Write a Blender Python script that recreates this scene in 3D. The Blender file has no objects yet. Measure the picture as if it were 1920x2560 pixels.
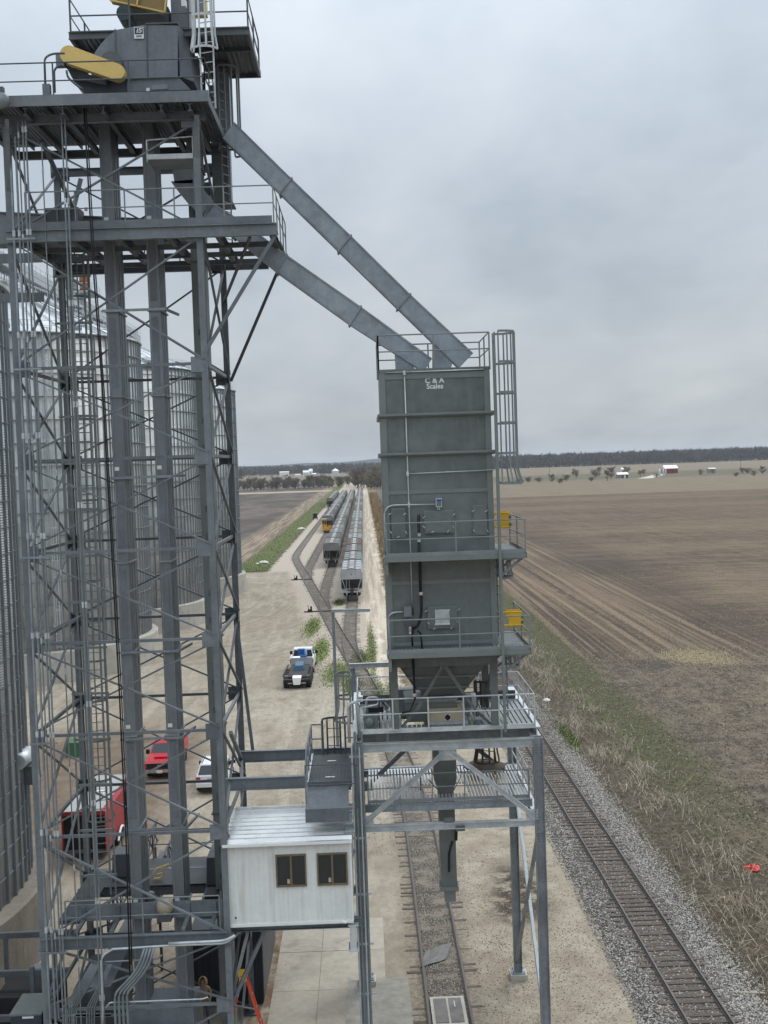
import bpy, bmesh, math, random
from mathutils import Vector, Matrix
R = math.radians
scene = bpy.context.scene
COL = scene.collection
random.seed(7)

# ------------------------------------------------------------------ camera
F_PX, CX, CY, HC = 3000.0, 960.0, 1280.0, 19.8      # focal length and centre in photo pixels, camera height in m
def _basis(vx=907.0, vy=1160.0, t=.034):
    y = Vector((vx-CX, vy-CY, F_PX)).normalized()
    p = Vector((vx+1000-CX, vy-1000*t-CY, F_PX))
    z = y.cross(p).normalized()
    if z.y > 0: z = -z
    return y.cross(z), y, z                           # world X, Y (along the tracks), Z in camera axes
WX, WY, WZ = _basis()
cam_d = bpy.data.cameras.new('camera'); cam = bpy.data.objects.new('camera', cam_d); COL.objects.link(cam)
cam_d.sensor_fit = 'VERTICAL'; cam_d.sensor_height = 24.0; cam_d.lens = 24.0*F_PX/2560.0
cam_d.clip_start = .5; cam_d.clip_end = 30000
cam.matrix_world = Matrix(((WX.x, -WX.y, -WX.z, 0), (WY.x, -WY.y, -WY.z, 0), (WZ.x, -WZ.y, -WZ.z, HC), (0, 0, 0, 1)))
scene.camera = cam
def ray(px, py):
    c = Vector((px-CX, py-CY, F_PX)); return Vector((c.dot(WX), c.dot(WY), c.dot(WZ)))
def PY(px, py, Y):                                    # photo pixel -> point on the upright plane at distance Y
    r = ray(px, py); return r*(Y/r.y) + Vector((0, 0, HC))
def PG(px, py, z=0.0):                                # photo pixel -> point at height z
    r = ray(px, py); return r*((z-HC)/r.z) + Vector((0, 0, HC))

# ------------------------------------------------------------------ sky, sun, exposure
SUN_EL, SUN_AZ = R(52), R(35)                         # azimuth measured from +Y towards +X
world = bpy.data.worlds.new('World'); scene.world = world; world.use_nodes = True
wt = world.node_tree; wt.nodes.clear()
def build_world():
    n, l = wt.nodes, wt.links
    out = n.new('ShaderNodeOutputWorld'); bg = n.new('ShaderNodeBackground'); l.new(bg.outputs[0], out.inputs[0])
    sky = n.new('ShaderNodeTexSky'); sky.sky_type = 'NISHITA'; sky.sun_disc = False
    sky.sun_elevation = SUN_EL; sky.sun_rotation = SUN_AZ; sky.air_density = 1.0; sky.dust_density = 2.0
    tc = n.new('ShaderNodeTexCoord')
    sep = n.new('ShaderNodeSeparateXYZ'); l.new(tc.outputs['Generated'], sep.inputs[0])
    # cloud deck: the direction projected onto a flat layer, then two soft noises
    zc = n.new('ShaderNodeMath'); zc.operation = 'MAXIMUM'; l.new(sep.outputs[2], zc.inputs[0]); zc.inputs[1].default_value = .0
    za = n.new('ShaderNodeMath'); za.operation = 'ADD'; l.new(zc.outputs[0], za.inputs[0]); za.inputs[1].default_value = .22
    dv = n.new('ShaderNodeVectorMath'); dv.operation = 'DIVIDE'; l.new(tc.outputs['Generated'], dv.inputs[0])
    cb = n.new('ShaderNodeCombineXYZ')
    for i in range(3): l.new(za.outputs[0], cb.inputs[i])
    l.new(cb.outputs[0], dv.inputs[1])
    def noise(scale, det, rough, loc):
        mp = n.new('ShaderNodeMapping'); mp.inputs['Location'].default_value = loc; mp.inputs['Scale'].default_value = (1.35, .9, 1.0)
        l.new(dv.outputs[0], mp.inputs[0])
        t = n.new('ShaderNodeTexNoise'); t.inputs['Scale'].default_value = scale; t.inputs['Detail'].default_value = det
        t.inputs['Roughness'].default_value = rough; t.inputs['Distortion'].default_value = .25; l.new(mp.outputs[0], t.inputs[0]); return t
    a = noise(.95, 4, .5, (2.3, .4, .3)); b = noise(3.2, 6, .58, (5.1, 1.7, .2))
    m1 = n.new('ShaderNodeMath'); m1.operation = 'MULTIPLY_ADD'; l.new(b.outputs[0], m1.inputs[0]); m1.inputs[1].default_value = .38
    l.new(a.outputs[0], m1.inputs[2])
    rp = n.new('ShaderNodeValToRGB'); l.new(m1.outputs[0], rp.inputs[0])
    e = rp.color_ramp.elements
    e[0].position = .46; e[0].color = (3.75, 4.3, 4.88, 1)
    e[1].position = .92; e[1].color = (6.1, 6.52, 6.9, 1)
    x = rp.color_ramp.elements.new(.68); x.color = (4.95, 5.5, 6.05, 1)
    # an overcast sky is brighter overhead than near the horizon
    up = n.new('ShaderNodeMapRange'); up.interpolation_type = 'SMOOTHSTEP'; l.new(sep.outputs[2], up.inputs[0])
    up.inputs[1].default_value = .05; up.inputs[2].default_value = 1.; up.inputs[3].default_value = .90; up.inputs[4].default_value = 3.3
    vm = n.new('ShaderNodeVectorMath'); vm.operation = 'SCALE'; l.new(rp.outputs[0], vm.inputs[0]); l.new(up.outputs[0], vm.inputs['Scale'])
    mx = n.new('ShaderNodeMix'); mx.data_type = 'RGBA'; mx.inputs[0].default_value = .88
    l.new(sky.outputs[0], mx.inputs[6]); l.new(vm.outputs[0], mx.inputs[7])
    l.new(mx.outputs[2], bg.inputs[0]); bg.inputs[1].default_value = .1
build_world()
sl = bpy.data.lights.new('sun', 'SUN'); sl.energy = 1.4; sl.angle = R(18); sl.color = (1, .97, .92)
sun = bpy.data.objects.new('sun', sl); COL.objects.link(sun); sun.location = (30, 30, 80)
sd = Vector((math.sin(SUN_AZ)*math.cos(SUN_EL), math.cos(SUN_AZ)*math.cos(SUN_EL), math.sin(SUN_EL)))
sun.rotation_euler = sd.to_track_quat('Z', 'Y').to_euler()
vs = scene.view_settings; vs.view_transform = 'Standard'; vs.look = 'None'; vs.gamma = 1; vs.use_curve_mapping = False
vs.exposure = 0.1
try:
    scene.cycles.max_bounces = 6; scene.cycles.diffuse_bounces = 3; scene.cycles.glossy_bounces = 3; scene.cycles.transparent_max_bounces = 8
except Exception: pass

# ------------------------------------------------------------------ mesh helpers
class MB:
    def __init__(s): s.v = []; s.f = []; s.sm = False
    def add(s, vs, fs):
        o = len(s.v); s.v += [tuple(p) for p in vs]; s.f += [tuple(i+o for i in f) for f in fs]; return s
    def box(s, x0, x1, y0, y1, z0, z1):
        return s.add([(x0,y0,z0),(x1,y0,z0),(x1,y1,z0),(x0,y1,z0),(x0,y0,z1),(x1,y0,z1),(x1,y1,z1),(x0,y1,z1)],
                     [(0,3,2,1),(4,5,6,7),(0,1,5,4),(1,2,6,5),(2,3,7,6),(3,0,4,7)])
    def frame(s, p0, p1, up=(0,0,1)):
        p0, p1 = Vector(p0), Vector(p1); d = (p1-p0).normalized(); u = Vector(up)
        if abs(d.dot(u)) > .99: u = Vector((0,1,0))
        sd = d.cross(u).normalized(); return p0, p1, sd, sd.cross(d).normalized()
    def prof(s, p0, p1, pts, up=(0,0,1)):             # extrude a closed profile (side, up) from p0 to p1
        p0, p1, a, b = s.frame(p0, p1, up); n = len(pts)
        vs = [p0+a*x+b*y for x, y in pts] + [p1+a*x+b*y for x, y in pts]
        fs = [(i, (i+1)%n, n+(i+1)%n, n+i) for i in range(n)] + [tuple(range(n-1,-1,-1)), tuple(range(n, 2*n))]
        return s.add(vs, fs)
    def bar(s, p0, p1, w, h=None, up=(0,0,1)):
        h = h or w; w /= 2; h /= 2
        return s.prof(p0, p1, [(-w,-h),(w,-h),(w,h),(-w,h)], up)
    def ibeam(s, p0, p1, w, h, t=.02, up=(0,0,1)):
        w /= 2; h /= 2; k = t/2
        return s.prof(p0, p1, [(-w,-h),(w,-h),(w,-h+t),(k,-h+t),(k,h-t),(w,h-t),(w,h),(-w,h),(-w,h-t),(-k,h-t),(-k,-h+t),(-w,-h+t)], up)
    def chan(s, p0, p1, w, h, t=.015, up=(0,0,1), flip=1):
        h /= 2; q = [(0,-h),(w*flip,-h),(w*flip,-h+t),(t*flip,-h+t),(t*flip,h-t),(w*flip,h-t),(w*flip,h),(0,h)]
        return s.prof(p0, p1, q if flip > 0 else q[::-1], up)
    def angle(s, p0, p1, w, t=.012, up=(0,0,1), flip=1):
        q = [(0,0),(w*flip,0),(w*flip,t),(t*flip,t),(t*flip,w),(0,w)]
        return s.prof(p0, p1, q if flip > 0 else q[::-1], up)
    def tube(s, pts, r, n=6, up=(0,0,1), cap=True):   # swept round bar through a list of points
        pts = [Vector(p) for p in pts]; rings = []
        for i, p in enumerate(pts):
            d = (pts[min(i+1, len(pts)-1)]-pts[max(i-1, 0)]).normalized(); u = Vector(up)
            if abs(d.dot(u)) > .97: u = Vector((0,1,0)) if abs(d.y) < .9 else Vector((1,0,0))
            a = d.cross(u).normalized(); b = a.cross(d)
            rr = r[i] if isinstance(r, (list, tuple)) else r
            rings.append([p + a*(rr*math.cos(2*math.pi*k/n)) + b*(rr*math.sin(2*math.pi*k/n)) for k in range(n)])
        vs = [v for q in rings for v in q]; fs = []
        for i in range(len(pts)-1):
            for k in range(n):
                k2 = (k+1)%n; fs.append((i*n+k, i*n+k2, (i+1)*n+k2, (i+1)*n+k))
        if cap: fs += [tuple(range(n-1,-1,-1)), tuple(range(len(vs)-n, len(vs)))]
        return s.add(vs, fs)
    def lathe(s, c, prof, n=16, ax='z', a0=0., a1=2*math.pi):   # profile of (radius, height)
        c = Vector(c); full = abs(a1-a0-2*math.pi) < 1e-6; m = n if full else n+1; vs = []
        for r, h in prof:
            for k in range(m):
                t = a0+(a1-a0)*k/n; x, y = r*math.cos(t), r*math.sin(t)
                vs.append(c + (Vector((x,y,h)) if ax == 'z' else Vector((x,h,y)) if ax == 'y' else Vector((h,x,y))))
        fs = []
        for i in range(len(prof)-1):
            for k in range(n):
                k2 = (k+1)%m; fs.append((i*m+k, i*m+k2, (i+1)*m+k2, (i+1)*m+k))
        if full:
            if prof[0][0] > 1e-4: fs.append(tuple(range(m-1,-1,-1)))
            if prof[-1][0] > 1e-4: fs.append(tuple(range(len(vs)-m, len(vs))))
        return s.add(vs, fs)
    def ext(s, pts, d):                               # flat polygon pushed along vector d
        n = len(pts); d = Vector(d); P = [Vector(p) for p in pts]
        return s.add(P+[p+d for p in P], [tuple(range(n-1,-1,-1)), tuple(range(n,2*n))]+[(i,(i+1)%n,n+(i+1)%n,n+i) for i in range(n)])
    def hexa(s, b, t):                                # 4 bottom points, 4 top points
        return s.add(list(b)+list(t), [(3,2,1,0),(4,5,6,7),(0,1,5,4),(1,2,6,5),(2,3,7,6),(3,0,4,7)])
    def mesh(s, name, mat):
        me = bpy.data.meshes.new(name); me.from_pydata([tuple(v) for v in s.v], [], s.f); me.update()
        if mat is not None: me.materials.append(mat)
        bm = bmesh.new(); bm.from_mesh(me); bmesh.ops.recalc_face_normals(bm, faces=bm.faces)
        bm.to_mesh(me); bm.free()
        if s.sm:
            for p in me.polygons: p.use_smooth = True
        return me
    def build(s, name, mat, parent=None, **kw):
        return link(name, s.mesh(name, mat), parent, **kw)
def link(name, me, parent=None, label=None, cat=None, group=None, kind=None):
    o = bpy.data.objects.new(name, me); COL.objects.link(o)
    if parent is not None: own(o, parent)
    tag(o, label, cat, group, kind); return o
def own(o, parent):
    o.parent = parent
    o.matrix_parent_inverse = Matrix.Translation(-parent.location) if parent.type == 'EMPTY' else Matrix()
def tag(o, label=None, cat=None, group=None, kind=None):
    if label: o['label'] = label
    if cat: o['category'] = cat
    if group: o['group'] = group
    if kind: o['kind'] = kind
def thing(name, label, cat, loc=(0,0,0), group=None):
    o = bpy.data.objects.new(name, None); COL.objects.link(o); o.location = loc; o.empty_display_size = .3
    tag(o, label, cat, group); return o
def clone(src, parent=None):
    c = src.copy(); COL.objects.link(c)
    if parent is not None: c.parent = parent
    for ch in src.children: clone(ch, c)
    return c
def rect(mb, p, x, y, w, h, t=.02): pass

# ------------------------------------------------------------------ materials
def new_mat(name):
    m = bpy.data.materials.new(name); m.use_nodes = True; nt = m.node_tree; nt.nodes.clear()
    o = nt.nodes.new('ShaderNodeOutputMaterial'); b = nt.nodes.new('ShaderNodeBsdfPrincipled'); nt.links.new(b.outputs[0], o.inputs[0])
    return m, nt, b
class NT:
    def __init__(s, nt): s.nt = nt
    def n(s, t): return s.nt.nodes.new('ShaderNode'+t)
    def put(s, sock, v):
        if hasattr(v, 'is_linked') or hasattr(v, 'links'): s.nt.links.new(v, sock)
        else: sock.default_value = v
    def m(s, op, a, b=0., c=0.):
        x = s.n('Math'); x.operation = op; s.put(x.inputs[0], a); s.put(x.inputs[1], b); s.put(x.inputs[2], c); return x.outputs[0]
    def pos(s): return s.n('NewGeometry').outputs['Position']
    def obj(s): return s.n('TexCoord').outputs['Object']
    def sep(s, v):
        x = s.n('SeparateXYZ'); s.put(x.inputs[0], v); return x.outputs
    def map(s, v, sc=(1,1,1), loc=(0,0,0), rot=(0,0,0)):
        x = s.n('Mapping'); s.put(x.inputs[0], v); x.inputs['Scale'].default_value = sc; x.inputs['Location'].default_value = loc; x.inputs['Rotation'].default_value = rot; return x.outputs[0]
    def noise(s, v, sc, det=4, ro=.55, dist=0.):
        x = s.n('TexNoise'); s.put(x.inputs['Vector'], v); x.inputs['Scale'].default_value = sc; x.inputs['Detail'].default_value = det
        x.inputs['Roughness'].default_value = ro; x.inputs['Distortion'].default_value = dist; return x.outputs[0]
    def vor(s, v, sc, out='Distance', feat='F1'):
        x = s.n('TexVoronoi'); x.feature = feat; s.put(x.inputs['Vector'], v); x.inputs['Scale'].default_value = sc; return x.outputs[out]
    def ss(s, v, a, b, lo=0., hi=1.):                 # smoothstep
        x = s.n('MapRange'); x.interpolation_type = 'SMOOTHSTEP'; s.put(x.inputs[0], v); s.put(x.inputs[1], a); s.put(x.inputs[2], b)
        s.put(x.inputs[3], lo); s.put(x.inputs[4], hi); return x.outputs[0]
    def mix(s, f, a, b, mode='MIX'):
        x = s.n('Mix'); x.data_type = 'RGBA'; x.blend_type = mode; s.put(x.inputs[0], f)
        s.put(x.inputs[6], a if not isinstance(a, tuple) else (*a[:3], 1)); s.put(x.inputs[7], b if not isinstance(b, tuple) else (*b[:3], 1)); return x.outputs[2]
    def ramp(s, f, stops):
        x = s.n('ValToRGB'); s.put(x.inputs[0], f); e = x.color_ramp.elements
        while len(e) < len(stops): e.new(.5)
        for el, (p, c) in zip(e, stops): el.position = p; el.color = (*c[:3], 1)
        return x.outputs[0]
    def bump(s, h, st, dist=.02):
        x = s.n('Bump'); x.inputs['Strength'].default_value = st; x.inputs['Distance'].default_value = dist; s.put(x.inputs['Height'], h); return x.outputs[0]
def mul(c, k): return tuple(x*k for x in c[:3])
def mat(name, col, rough=.6, metal=0., var=.18, scale=1.3, bump=0., bs=40., streak=0., dirt=None, dirt_amt=.5, spec=.4, lines=None, wave=0., piece=0.):
    m, nt, b = new_mat(name); g = NT(nt); p = g.obj()
    f = g.noise(p, scale, 5, .6); f2 = g.noise(p, scale*9, 3, .6)
    fac = g.m('ADD', g.m('MULTIPLY', f, .65), g.m('MULTIPLY', f2, .35))
    c = g.mix(g.ss(fac, .3, .7), mul(col, 1-var), mul(col, 1+var))
    if streak:
        st = g.noise(g.map(p, (3.5, 3.5, .22)), 1.6, 4, .6)
        c = g.mix(g.m('MULTIPLY', g.ss(st, .5, .75), streak), c, dirt or mul(col, .45))
    if dirt and not streak:
        d = g.noise(p, scale*1.7, 6, .65); c = g.mix(g.m('MULTIPLY', g.ss(d, .52, .72), dirt_amt), c, dirt)
    if piece:                                         # every piece of steel has its own tone
        v = g.n('VectorMath'); v.operation = 'SCALE'; nt.links.new(c, v.inputs[0]); nt.links.new(g.m('MULTIPLY_ADD', g.n('ObjectInfo').outputs['Random'], piece, 1-piece*.5), v.inputs['Scale']); c = v.outputs[0]
    nt.links.new(c, b.inputs['Base Color'])
    rr = g.m('MULTIPLY_ADD', f2, .25, rough-.12); nt.links.new(rr, b.inputs['Roughness'])
    b.inputs['Metallic'].default_value = metal; b.inputs['Specular IOR Level'].default_value = spec
    if lines:                                         # corrugation: (axis, period in m, depth in m)
        ax, per, dep = lines; s = g.sep(p)[ax]
        w = g.m('SINE', g.m('MULTIPLY', s, 2*math.pi/per)); nt.links.new(g.bump(w, 1., dep), b.inputs['Normal'])
    elif wave:                                        # slight buckling of thin sheet
        nt.links.new(g.bump(g.m('ADD', g.noise(p, .9, 2, .5), g.m('MULTIPLY', g.noise(p, 30., 3, .6), .012)), 1., wave), b.inputs['Normal'])
    elif bump:
        nt.links.new(g.bump(g.noise(p, bs, 4, .6), bump, .01), b.inputs['Normal'])
    return m
M = {}
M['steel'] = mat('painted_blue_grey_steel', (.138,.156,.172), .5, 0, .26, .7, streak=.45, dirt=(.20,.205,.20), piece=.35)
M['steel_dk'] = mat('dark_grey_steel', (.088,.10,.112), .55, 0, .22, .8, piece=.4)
M['casing'] = mat('grey_casing_sheet', (.185,.205,.22), .45, .25, .14, .9, streak=.3, dirt=(.10,.11,.115), piece=.25)
M['casing3'] = mat('green_grey_casing', (.145,.16,.156), .5, .1, .14, .9, streak=.3, dirt=(.09,.098,.095))
M['head'] = mat('weathered_head_sheet', (.15,.166,.188), .55, .1, .2, .9, streak=.35, dirt=(.09,.095,.105))
M['spout'] = mat('galvanised_spout', (.25,.285,.315), .5, .3, .22, 2.2, streak=.35, dirt=(.18,.2,.215), piece=.2)
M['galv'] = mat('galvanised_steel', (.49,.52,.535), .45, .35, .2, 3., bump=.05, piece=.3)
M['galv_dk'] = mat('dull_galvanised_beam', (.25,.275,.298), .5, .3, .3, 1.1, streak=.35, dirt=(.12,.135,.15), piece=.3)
M['scale'] = mat('scale_paint', (.125,.142,.138), .36, 0, .22, .35, streak=.55, dirt=(.165,.18,.17), wave=.11)  # pale dust streaks; broad tone patches put soft highlights into the colour
M['scale_rib'] = mat('scale_rib_lit_paint', (.17,.19,.184), .42, 0, .08, 1.)  # scale paint lightened, so light on the rib tops is in the colour
M['rail'] = mat('handrail_paint', (.20,.22,.225), .5, 0, .12, 2.)
M['rail_dk'] = mat('dark_handrail', (.07,.08,.09), .55, 0, .12, 2.)
M['rail_galv'] = mat('galvanised_handrail', (.50,.525,.535), .45, .3, .2, 3.)
M['conduit'] = mat('conduit_zinc', (.46,.49,.50), .4, .4, .2, 3.)
M['conduit_dk'] = mat('conduit_grey', (.20,.225,.24), .45, .3, .2, 2.)
M['black'] = mat('black_rubber', (.012,.012,.013), .6, 0, .2, 3.)
M['yellow'] = mat('yellow_paint', (.72,.42,.02), .45, 0, .08, 2.)
M['yellow_guard'] = mat('pale_yellow_guard', (.68,.49,.16), .5, 0, .1, 1.5, streak=.3, dirt=(.48,.34,.12))
M['beige'] = mat('beige_motor_paint', (.44,.38,.27), .5, 0, .1, 2., dirt=(.25,.21,.15), dirt_amt=.35)
M['white'] = mat('white_paint', (.74,.75,.74), .5, 0, .06, 1.)
M['red'] = mat('red_paint', (.38,.012,.015), .3, 0, .1, 1.)
M['glass'] = mat('dark_window_glass', (.02,.024,.028), .14, 0, .1, 1., spec=.5)
M['tyre'] = mat('tyre_rubber', (.018,.018,.019), .8, 0, .2, 3.)
M['chrome'] = mat('chrome', (.6,.6,.62), .2, .9, .1, 3.)
M['concrete'] = mat('weathered_concrete', (.40,.375,.33), .85, 0, .18, .7, bump=.25, bs=14, streak=.5, dirt=(.20,.175,.145))
M['concrete_pad'] = mat('concrete_pad', (.36,.33,.285), .85, 0, .2, .5, bump=.2, bs=12, dirt=(.20,.175,.14), dirt_amt=.6)
M['sign'] = mat('white_sticker', (.72,.73,.72), .4, 0, .03, 3.)
def grating_mat(name, col, per=.1):                   # open ribbed deck: real bars are built as ribs, this is the web below
    return mat(name, col, .5, .3, .2, 2.)
M['grate'] = grating_mat('grating_zinc', (.27,.285,.29))
M['grate_dk'] = grating_mat('grating_dark', (.05,.055,.06))
# ------------------------------------------------------------------ ground (one sheet to the horizon, bands of soil, gravel, grass)
def ground_material():
    m, nt, b = new_mat('ground'); g = NT(nt); p = g.pos(); X0, Y0, _ = g.sep(p)
    w1 = g.m('SUBTRACT', g.noise(p, .22, 5, .65), .5); w2 = g.m('SUBTRACT', g.noise(g.map(p, loc=(40,7,0)), .9, 4, .65), .5)
    wob = g.m('ADD', g.m('MULTIPLY', w1, 3.2), g.m('MULTIPLY', w2, 1.3))
    X = g.m('ADD', X0, wob); Y = g.m('ADD', Y0, g.m('MULTIPLY', wob, 1.5))
    fine = g.noise(p, 9., 5, .7); mid = g.noise(p, 1.1, 5, .62); big = g.noise(p, .07, 4, .55)
    def tone(c, k, f=mid): return g.mix(g.ss(f, .3, .7), mul(c, 1-k), mul(c, 1+k))
    def band(v, a, bb, s): return g.m('MULTIPLY', g.ss(v, a-s, a+s), g.ss(v, bb-s, bb+s, 1., 0.))
    def AND(*a):
        r = a[0]
        for q in a[1:]: r = g.m('MULTIPLY', r, q)
        return r
    # ploughed field: furrows along the tracks, pale stubble streaks
    fur = g.noise(g.map(p, (1.1, .018, 1)), 1.4, 4, .6); fur2 = g.noise(g.map(p, (.30, .006, 1)), 1., 4, .6)
    stub = g.noise(g.map(p, (5., 1.4, 1)), 1.2, 4, .75); speck = g.noise(p, 5.5, 3, .8)
    sp2 = g.noise(g.map(p, (1., .55, 1)), 1.3, 5, .85); sp3 = g.noise(g.map(p, (1., .30, 1)), .30, 6, .85)
    soil = g.mix(g.ss(fur2, .35, .65), (0.073,0.057,0.043), (0.115,0.090,0.069))
    soil = g.mix(g.m('MULTIPLY', g.ss(fur, .47, .60), .6), soil, (0.164,0.128,0.093))
    soil = g.mix(g.m('MULTIPLY', g.ss(sp3, .46, .62), .70), soil, (0.158,0.123,0.090))
    soil = g.mix(g.m('MULTIPLY', g.ss(sp3, .50, .36), .60), soil, (0.052,0.041,0.034))
    soil = g.mix(g.m('MULTIPLY', g.ss(sp2, .50, .64), .60), soil, (0.199,0.160,0.117))
    soil = g.mix(g.m('MULTIPLY', g.ss(sp2, .48, .34), .60), soil, (0.043,0.034,0.028))
    soil = g.mix(g.m('MULTIPLY', g.ss(speck, .54, .70), .60), soil, (0.210,0.172,0.128))
    soil = g.mix(g.m('MULTIPLY', g.ss(speck, .47, .34), .45), soil, (0.038,0.031,0.026))
    # the strip of field beside the grass: strong light stubble rows and dark wheel lanes
    rows = g.m('SINE', g.m('MULTIPLY', g.m('ADD', X0, g.m('MULTIPLY', w1, .7)), 2*math.pi/.76))
    near = AND(band(X, 24., 36.5, 3.), g.ss(Y0, 480, 250))
    soil = g.mix(g.m('MULTIPLY', near, g.m('MULTIPLY_ADD', g.m('MULTIPLY', rows, g.ss(g.noise(g.map(p, (1.3, .10, 1)), 1., 4, .7), .38, .58)), .34, .34)), soil, (0.189,0.148,0.107))
    zone = g.noise(g.map(p, (.005, .022, 1), loc=(3,.6,0)), 1., 3, .55)
    soil = g.mix(g.m('MULTIPLY', g.ss(zone, .46, .62), .45), soil, (.20,.155,.108)); soil = g.mix(g.m('MULTIPLY', g.ss(zone, .48, .34), .35), soil, (.075,.062,.053))
    soil = g.mix(g.m('MULTIPLY', AND(band(X, 37.5, 50., 4.), g.ss(Y0, 420, 250)), .55), soil, (0.042,0.036,0.032))
    lane = g.m('MULTIPLY', g.m('ADD', band(X, 21.6, 25.2, .8), band(X, 28.2, 29.2, .4)), g.ss(Y0, 400, 200))
    soil = g.mix(g.m('MULTIPLY', lane, g.m('MULTIPLY_ADD', mid, .8, .25)), soil, (0.041,0.034,0.029))
    tan = tone((.160,.128,.089), .14, big)
    strk = g.noise(g.map(p, (.022, .17, 1), rot=(0,0,R(-7))), 1., 6, .75); strk2 = g.noise(g.map(p, (.10, .75, 1), rot=(0,0,R(-7))), 1., 5, .8)
    tan = g.mix(g.m('MULTIPLY', g.ss(sp3, .45, .65), .5), tan, (.225,.18,.125)); tan = g.mix(g.m('MULTIPLY', g.ss(sp2, .5, .35), .5), tan, (.14,.112,.08))
    far = g.ss(X, 36, 46)
    soil = g.mix(g.m('MULTIPLY', AND(far, g.ss(strk, .48, .60)), .45), soil, (.20,.158,.115)); soil = g.mix(g.m('MULTIPLY', AND(far, g.ss(strk2, .50, .38)), .55), soil, (.058,.047,.039)); soil = g.mix(g.m('MULTIPLY', AND(far, g.ss(strk2, .52, .64)), .5), soil, (.225,.182,.132))
    ln = g.noise(g.map(p, (1.25, .009, 1), loc=(9,2,0)), 1., 3, .6); soil = g.mix(g.m('MULTIPLY', AND(g.ss(ln, .52, .60), g.ss(Y0, 420, 240), g.ss(X, 44, 36)), .6), soil, (.255,.20,.145)); soil = g.mix(g.m('MULTIPLY', AND(g.ss(ln, .47, .41), g.ss(Y0, 420, 240), g.ss(X, 52, 40)), .5), soil, (.062,.049,.039))
    soil = g.mix(1., soil, (.88,.83,.77), 'MULTIPLY')
    c = g.mix(AND(g.ss(Y0, 612, 622), g.ss(X0, 8, 14)), soil, tan)
    c = g.mix(AND(g.ss(Y0, 980, 1040), g.ss(X0, 20, 40)), c, tone((.115,.104,.064), .3, big))     # rough grass round the farm
    # trampled corner and straw
    corner = g.m('MULTIPLY', band(X, 17, 60, 6), g.ss(Y0, 128, 104))
    c = g.mix(g.m('MULTIPLY', corner, .8), c, g.mix(g.m('MULTIPLY', g.ss(sp2, .45, .62), .7), g.mix(g.ss(g.noise(p, .30, 7, .78), .40, .60), (.052,.042,.033), (.125,.102,.075)), (.19,.158,.115)))
    # left field: darker plough, pale margin
    lf = g.ss(X, -24.5, -26.5); lsoil = g.mix(g.ss(g.noise(g.map(p, (.05, .012, 1)), 1., 4, .6), .4, .62), (.070,.058,.051), (.125,.105,.088))
    lsoil = g.mix(g.m('MULTIPLY', g.ss(speck, .55, .7), .5), lsoil, (.22,.18,.14))
    c = g.mix(lf, c, lsoil)
    mar = AND(band(X, -45., -25., 4.), g.ss(Y0, 330, 300)); c = g.mix(g.m('MULTIPLY', AND(band(X, -33., -25., 2.), g.ss(Y0, 235, 260)), .85), c, g.mix(g.ss(fur, .42, .58), (.13,.105,.078), (.30,.235,.165)))
    c = g.mix(AND(g.ss(X0, 0, -10), band(Y0, 905, 960, 8)), c, (.33,.265,.18))
    c = g.mix(AND(g.ss(Y0, 1330, 1400)), c, tone((.18,.146,.103), .12, big))
    # grass strip along the left field
    gr = tone((.075,.105,.030), .35, fine); gr = g.mix(g.ss(mid, .35, .7), gr, (.135,.135,.062))
    strip = AND(band(X, -25., -19.3, 1.0), g.ss(Y0, 222, 232)); c = g.mix(strip, c, gr)
    c = g.mix(AND(band(X, -34., -15., 2.), band(Y0, 229.5, 252, 3.)), c, gr)
    # yard gravel
    grav = g.mix(g.ss(big, .35, .65), (.285,.245,.188), (.365,.322,.255)); grav = g.mix(g.m('MULTIPLY', g.ss(g.noise(p, .35, 6, .75), .48, .64), .55), grav, (.215,.178,.132))
    grav = g.mix(g.m('MULTIPLY', g.ss(g.noise(g.map(p, (1., .35, 1)), .5, 6, .7, 1.), .5, .66), .5), grav, (.19,.155,.115))
    grav = g.mix(g.m('MULTIPLY', g.ss(g.noise(p, 24., 3, .8), .45, .68), .45), grav, (.14,.118,.092))
    trk = g.noise(g.map(p, (.9, .09, 1), rot=(0,0,R(6))), 1., 4, .55)
    grav = g.mix(g.m('MULTIPLY', g.ss(trk, .50, .62), .35), grav, (.43,.385,.315))
    dx_ = g.m('ADD', X0, 26.); dy_ = g.m('MULTIPLY', g.m('SUBTRACT', Y0, 175.), .42); dd = g.m('SQRT', g.m('ADD', g.m('MULTIPLY', dx_, dx_), g.m('MULTIPLY', dy_, dy_)))
    cb_ = g.n('CombineXYZ'); nt.links.new(g.m('MULTIPLY', dd, 1.7), cb_.inputs[0]); nt.links.new(g.m('MULTIPLY', Y0, .02), cb_.inputs[1])
    arc = g.noise(cb_.outputs[0], 1., 4, .6); grav = g.mix(g.m('MULTIPLY', AND(g.ss(arc, .52, .60), g.ss(Y0, 95, 130)), .22), grav, (.45,.405,.335)); grav = g.mix(g.m('MULTIPLY', AND(g.ss(arc, .47, .40), g.ss(Y0, 95, 130)), .2), grav, (.20,.168,.128))
    grav = g.mix(g.m('MULTIPLY', g.ss(sp2, .52, .40), .45), grav, (.185,.155,.118))
    yb = g.m('MULTIPLY_ADD', Y0, -.088, 5.2)         # the yard's edge runs off to the left with the ladder track
    yard = AND(g.ss(g.m('SUBTRACT', X, yb), .8, -.8), g.ss(Y, 229, 224), g.ss(X0, -75, -70))
    yard2 = AND(g.ss(Y0, 108, 98), g.ss(X, 9.6, 8.8))
    # stone under and round the yard tracks
    stone = g.mix(g.ss(g.noise(p, 4.5, 4, .75), .38, .62), (.29,.245,.20), (.50,.435,.36))
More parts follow.
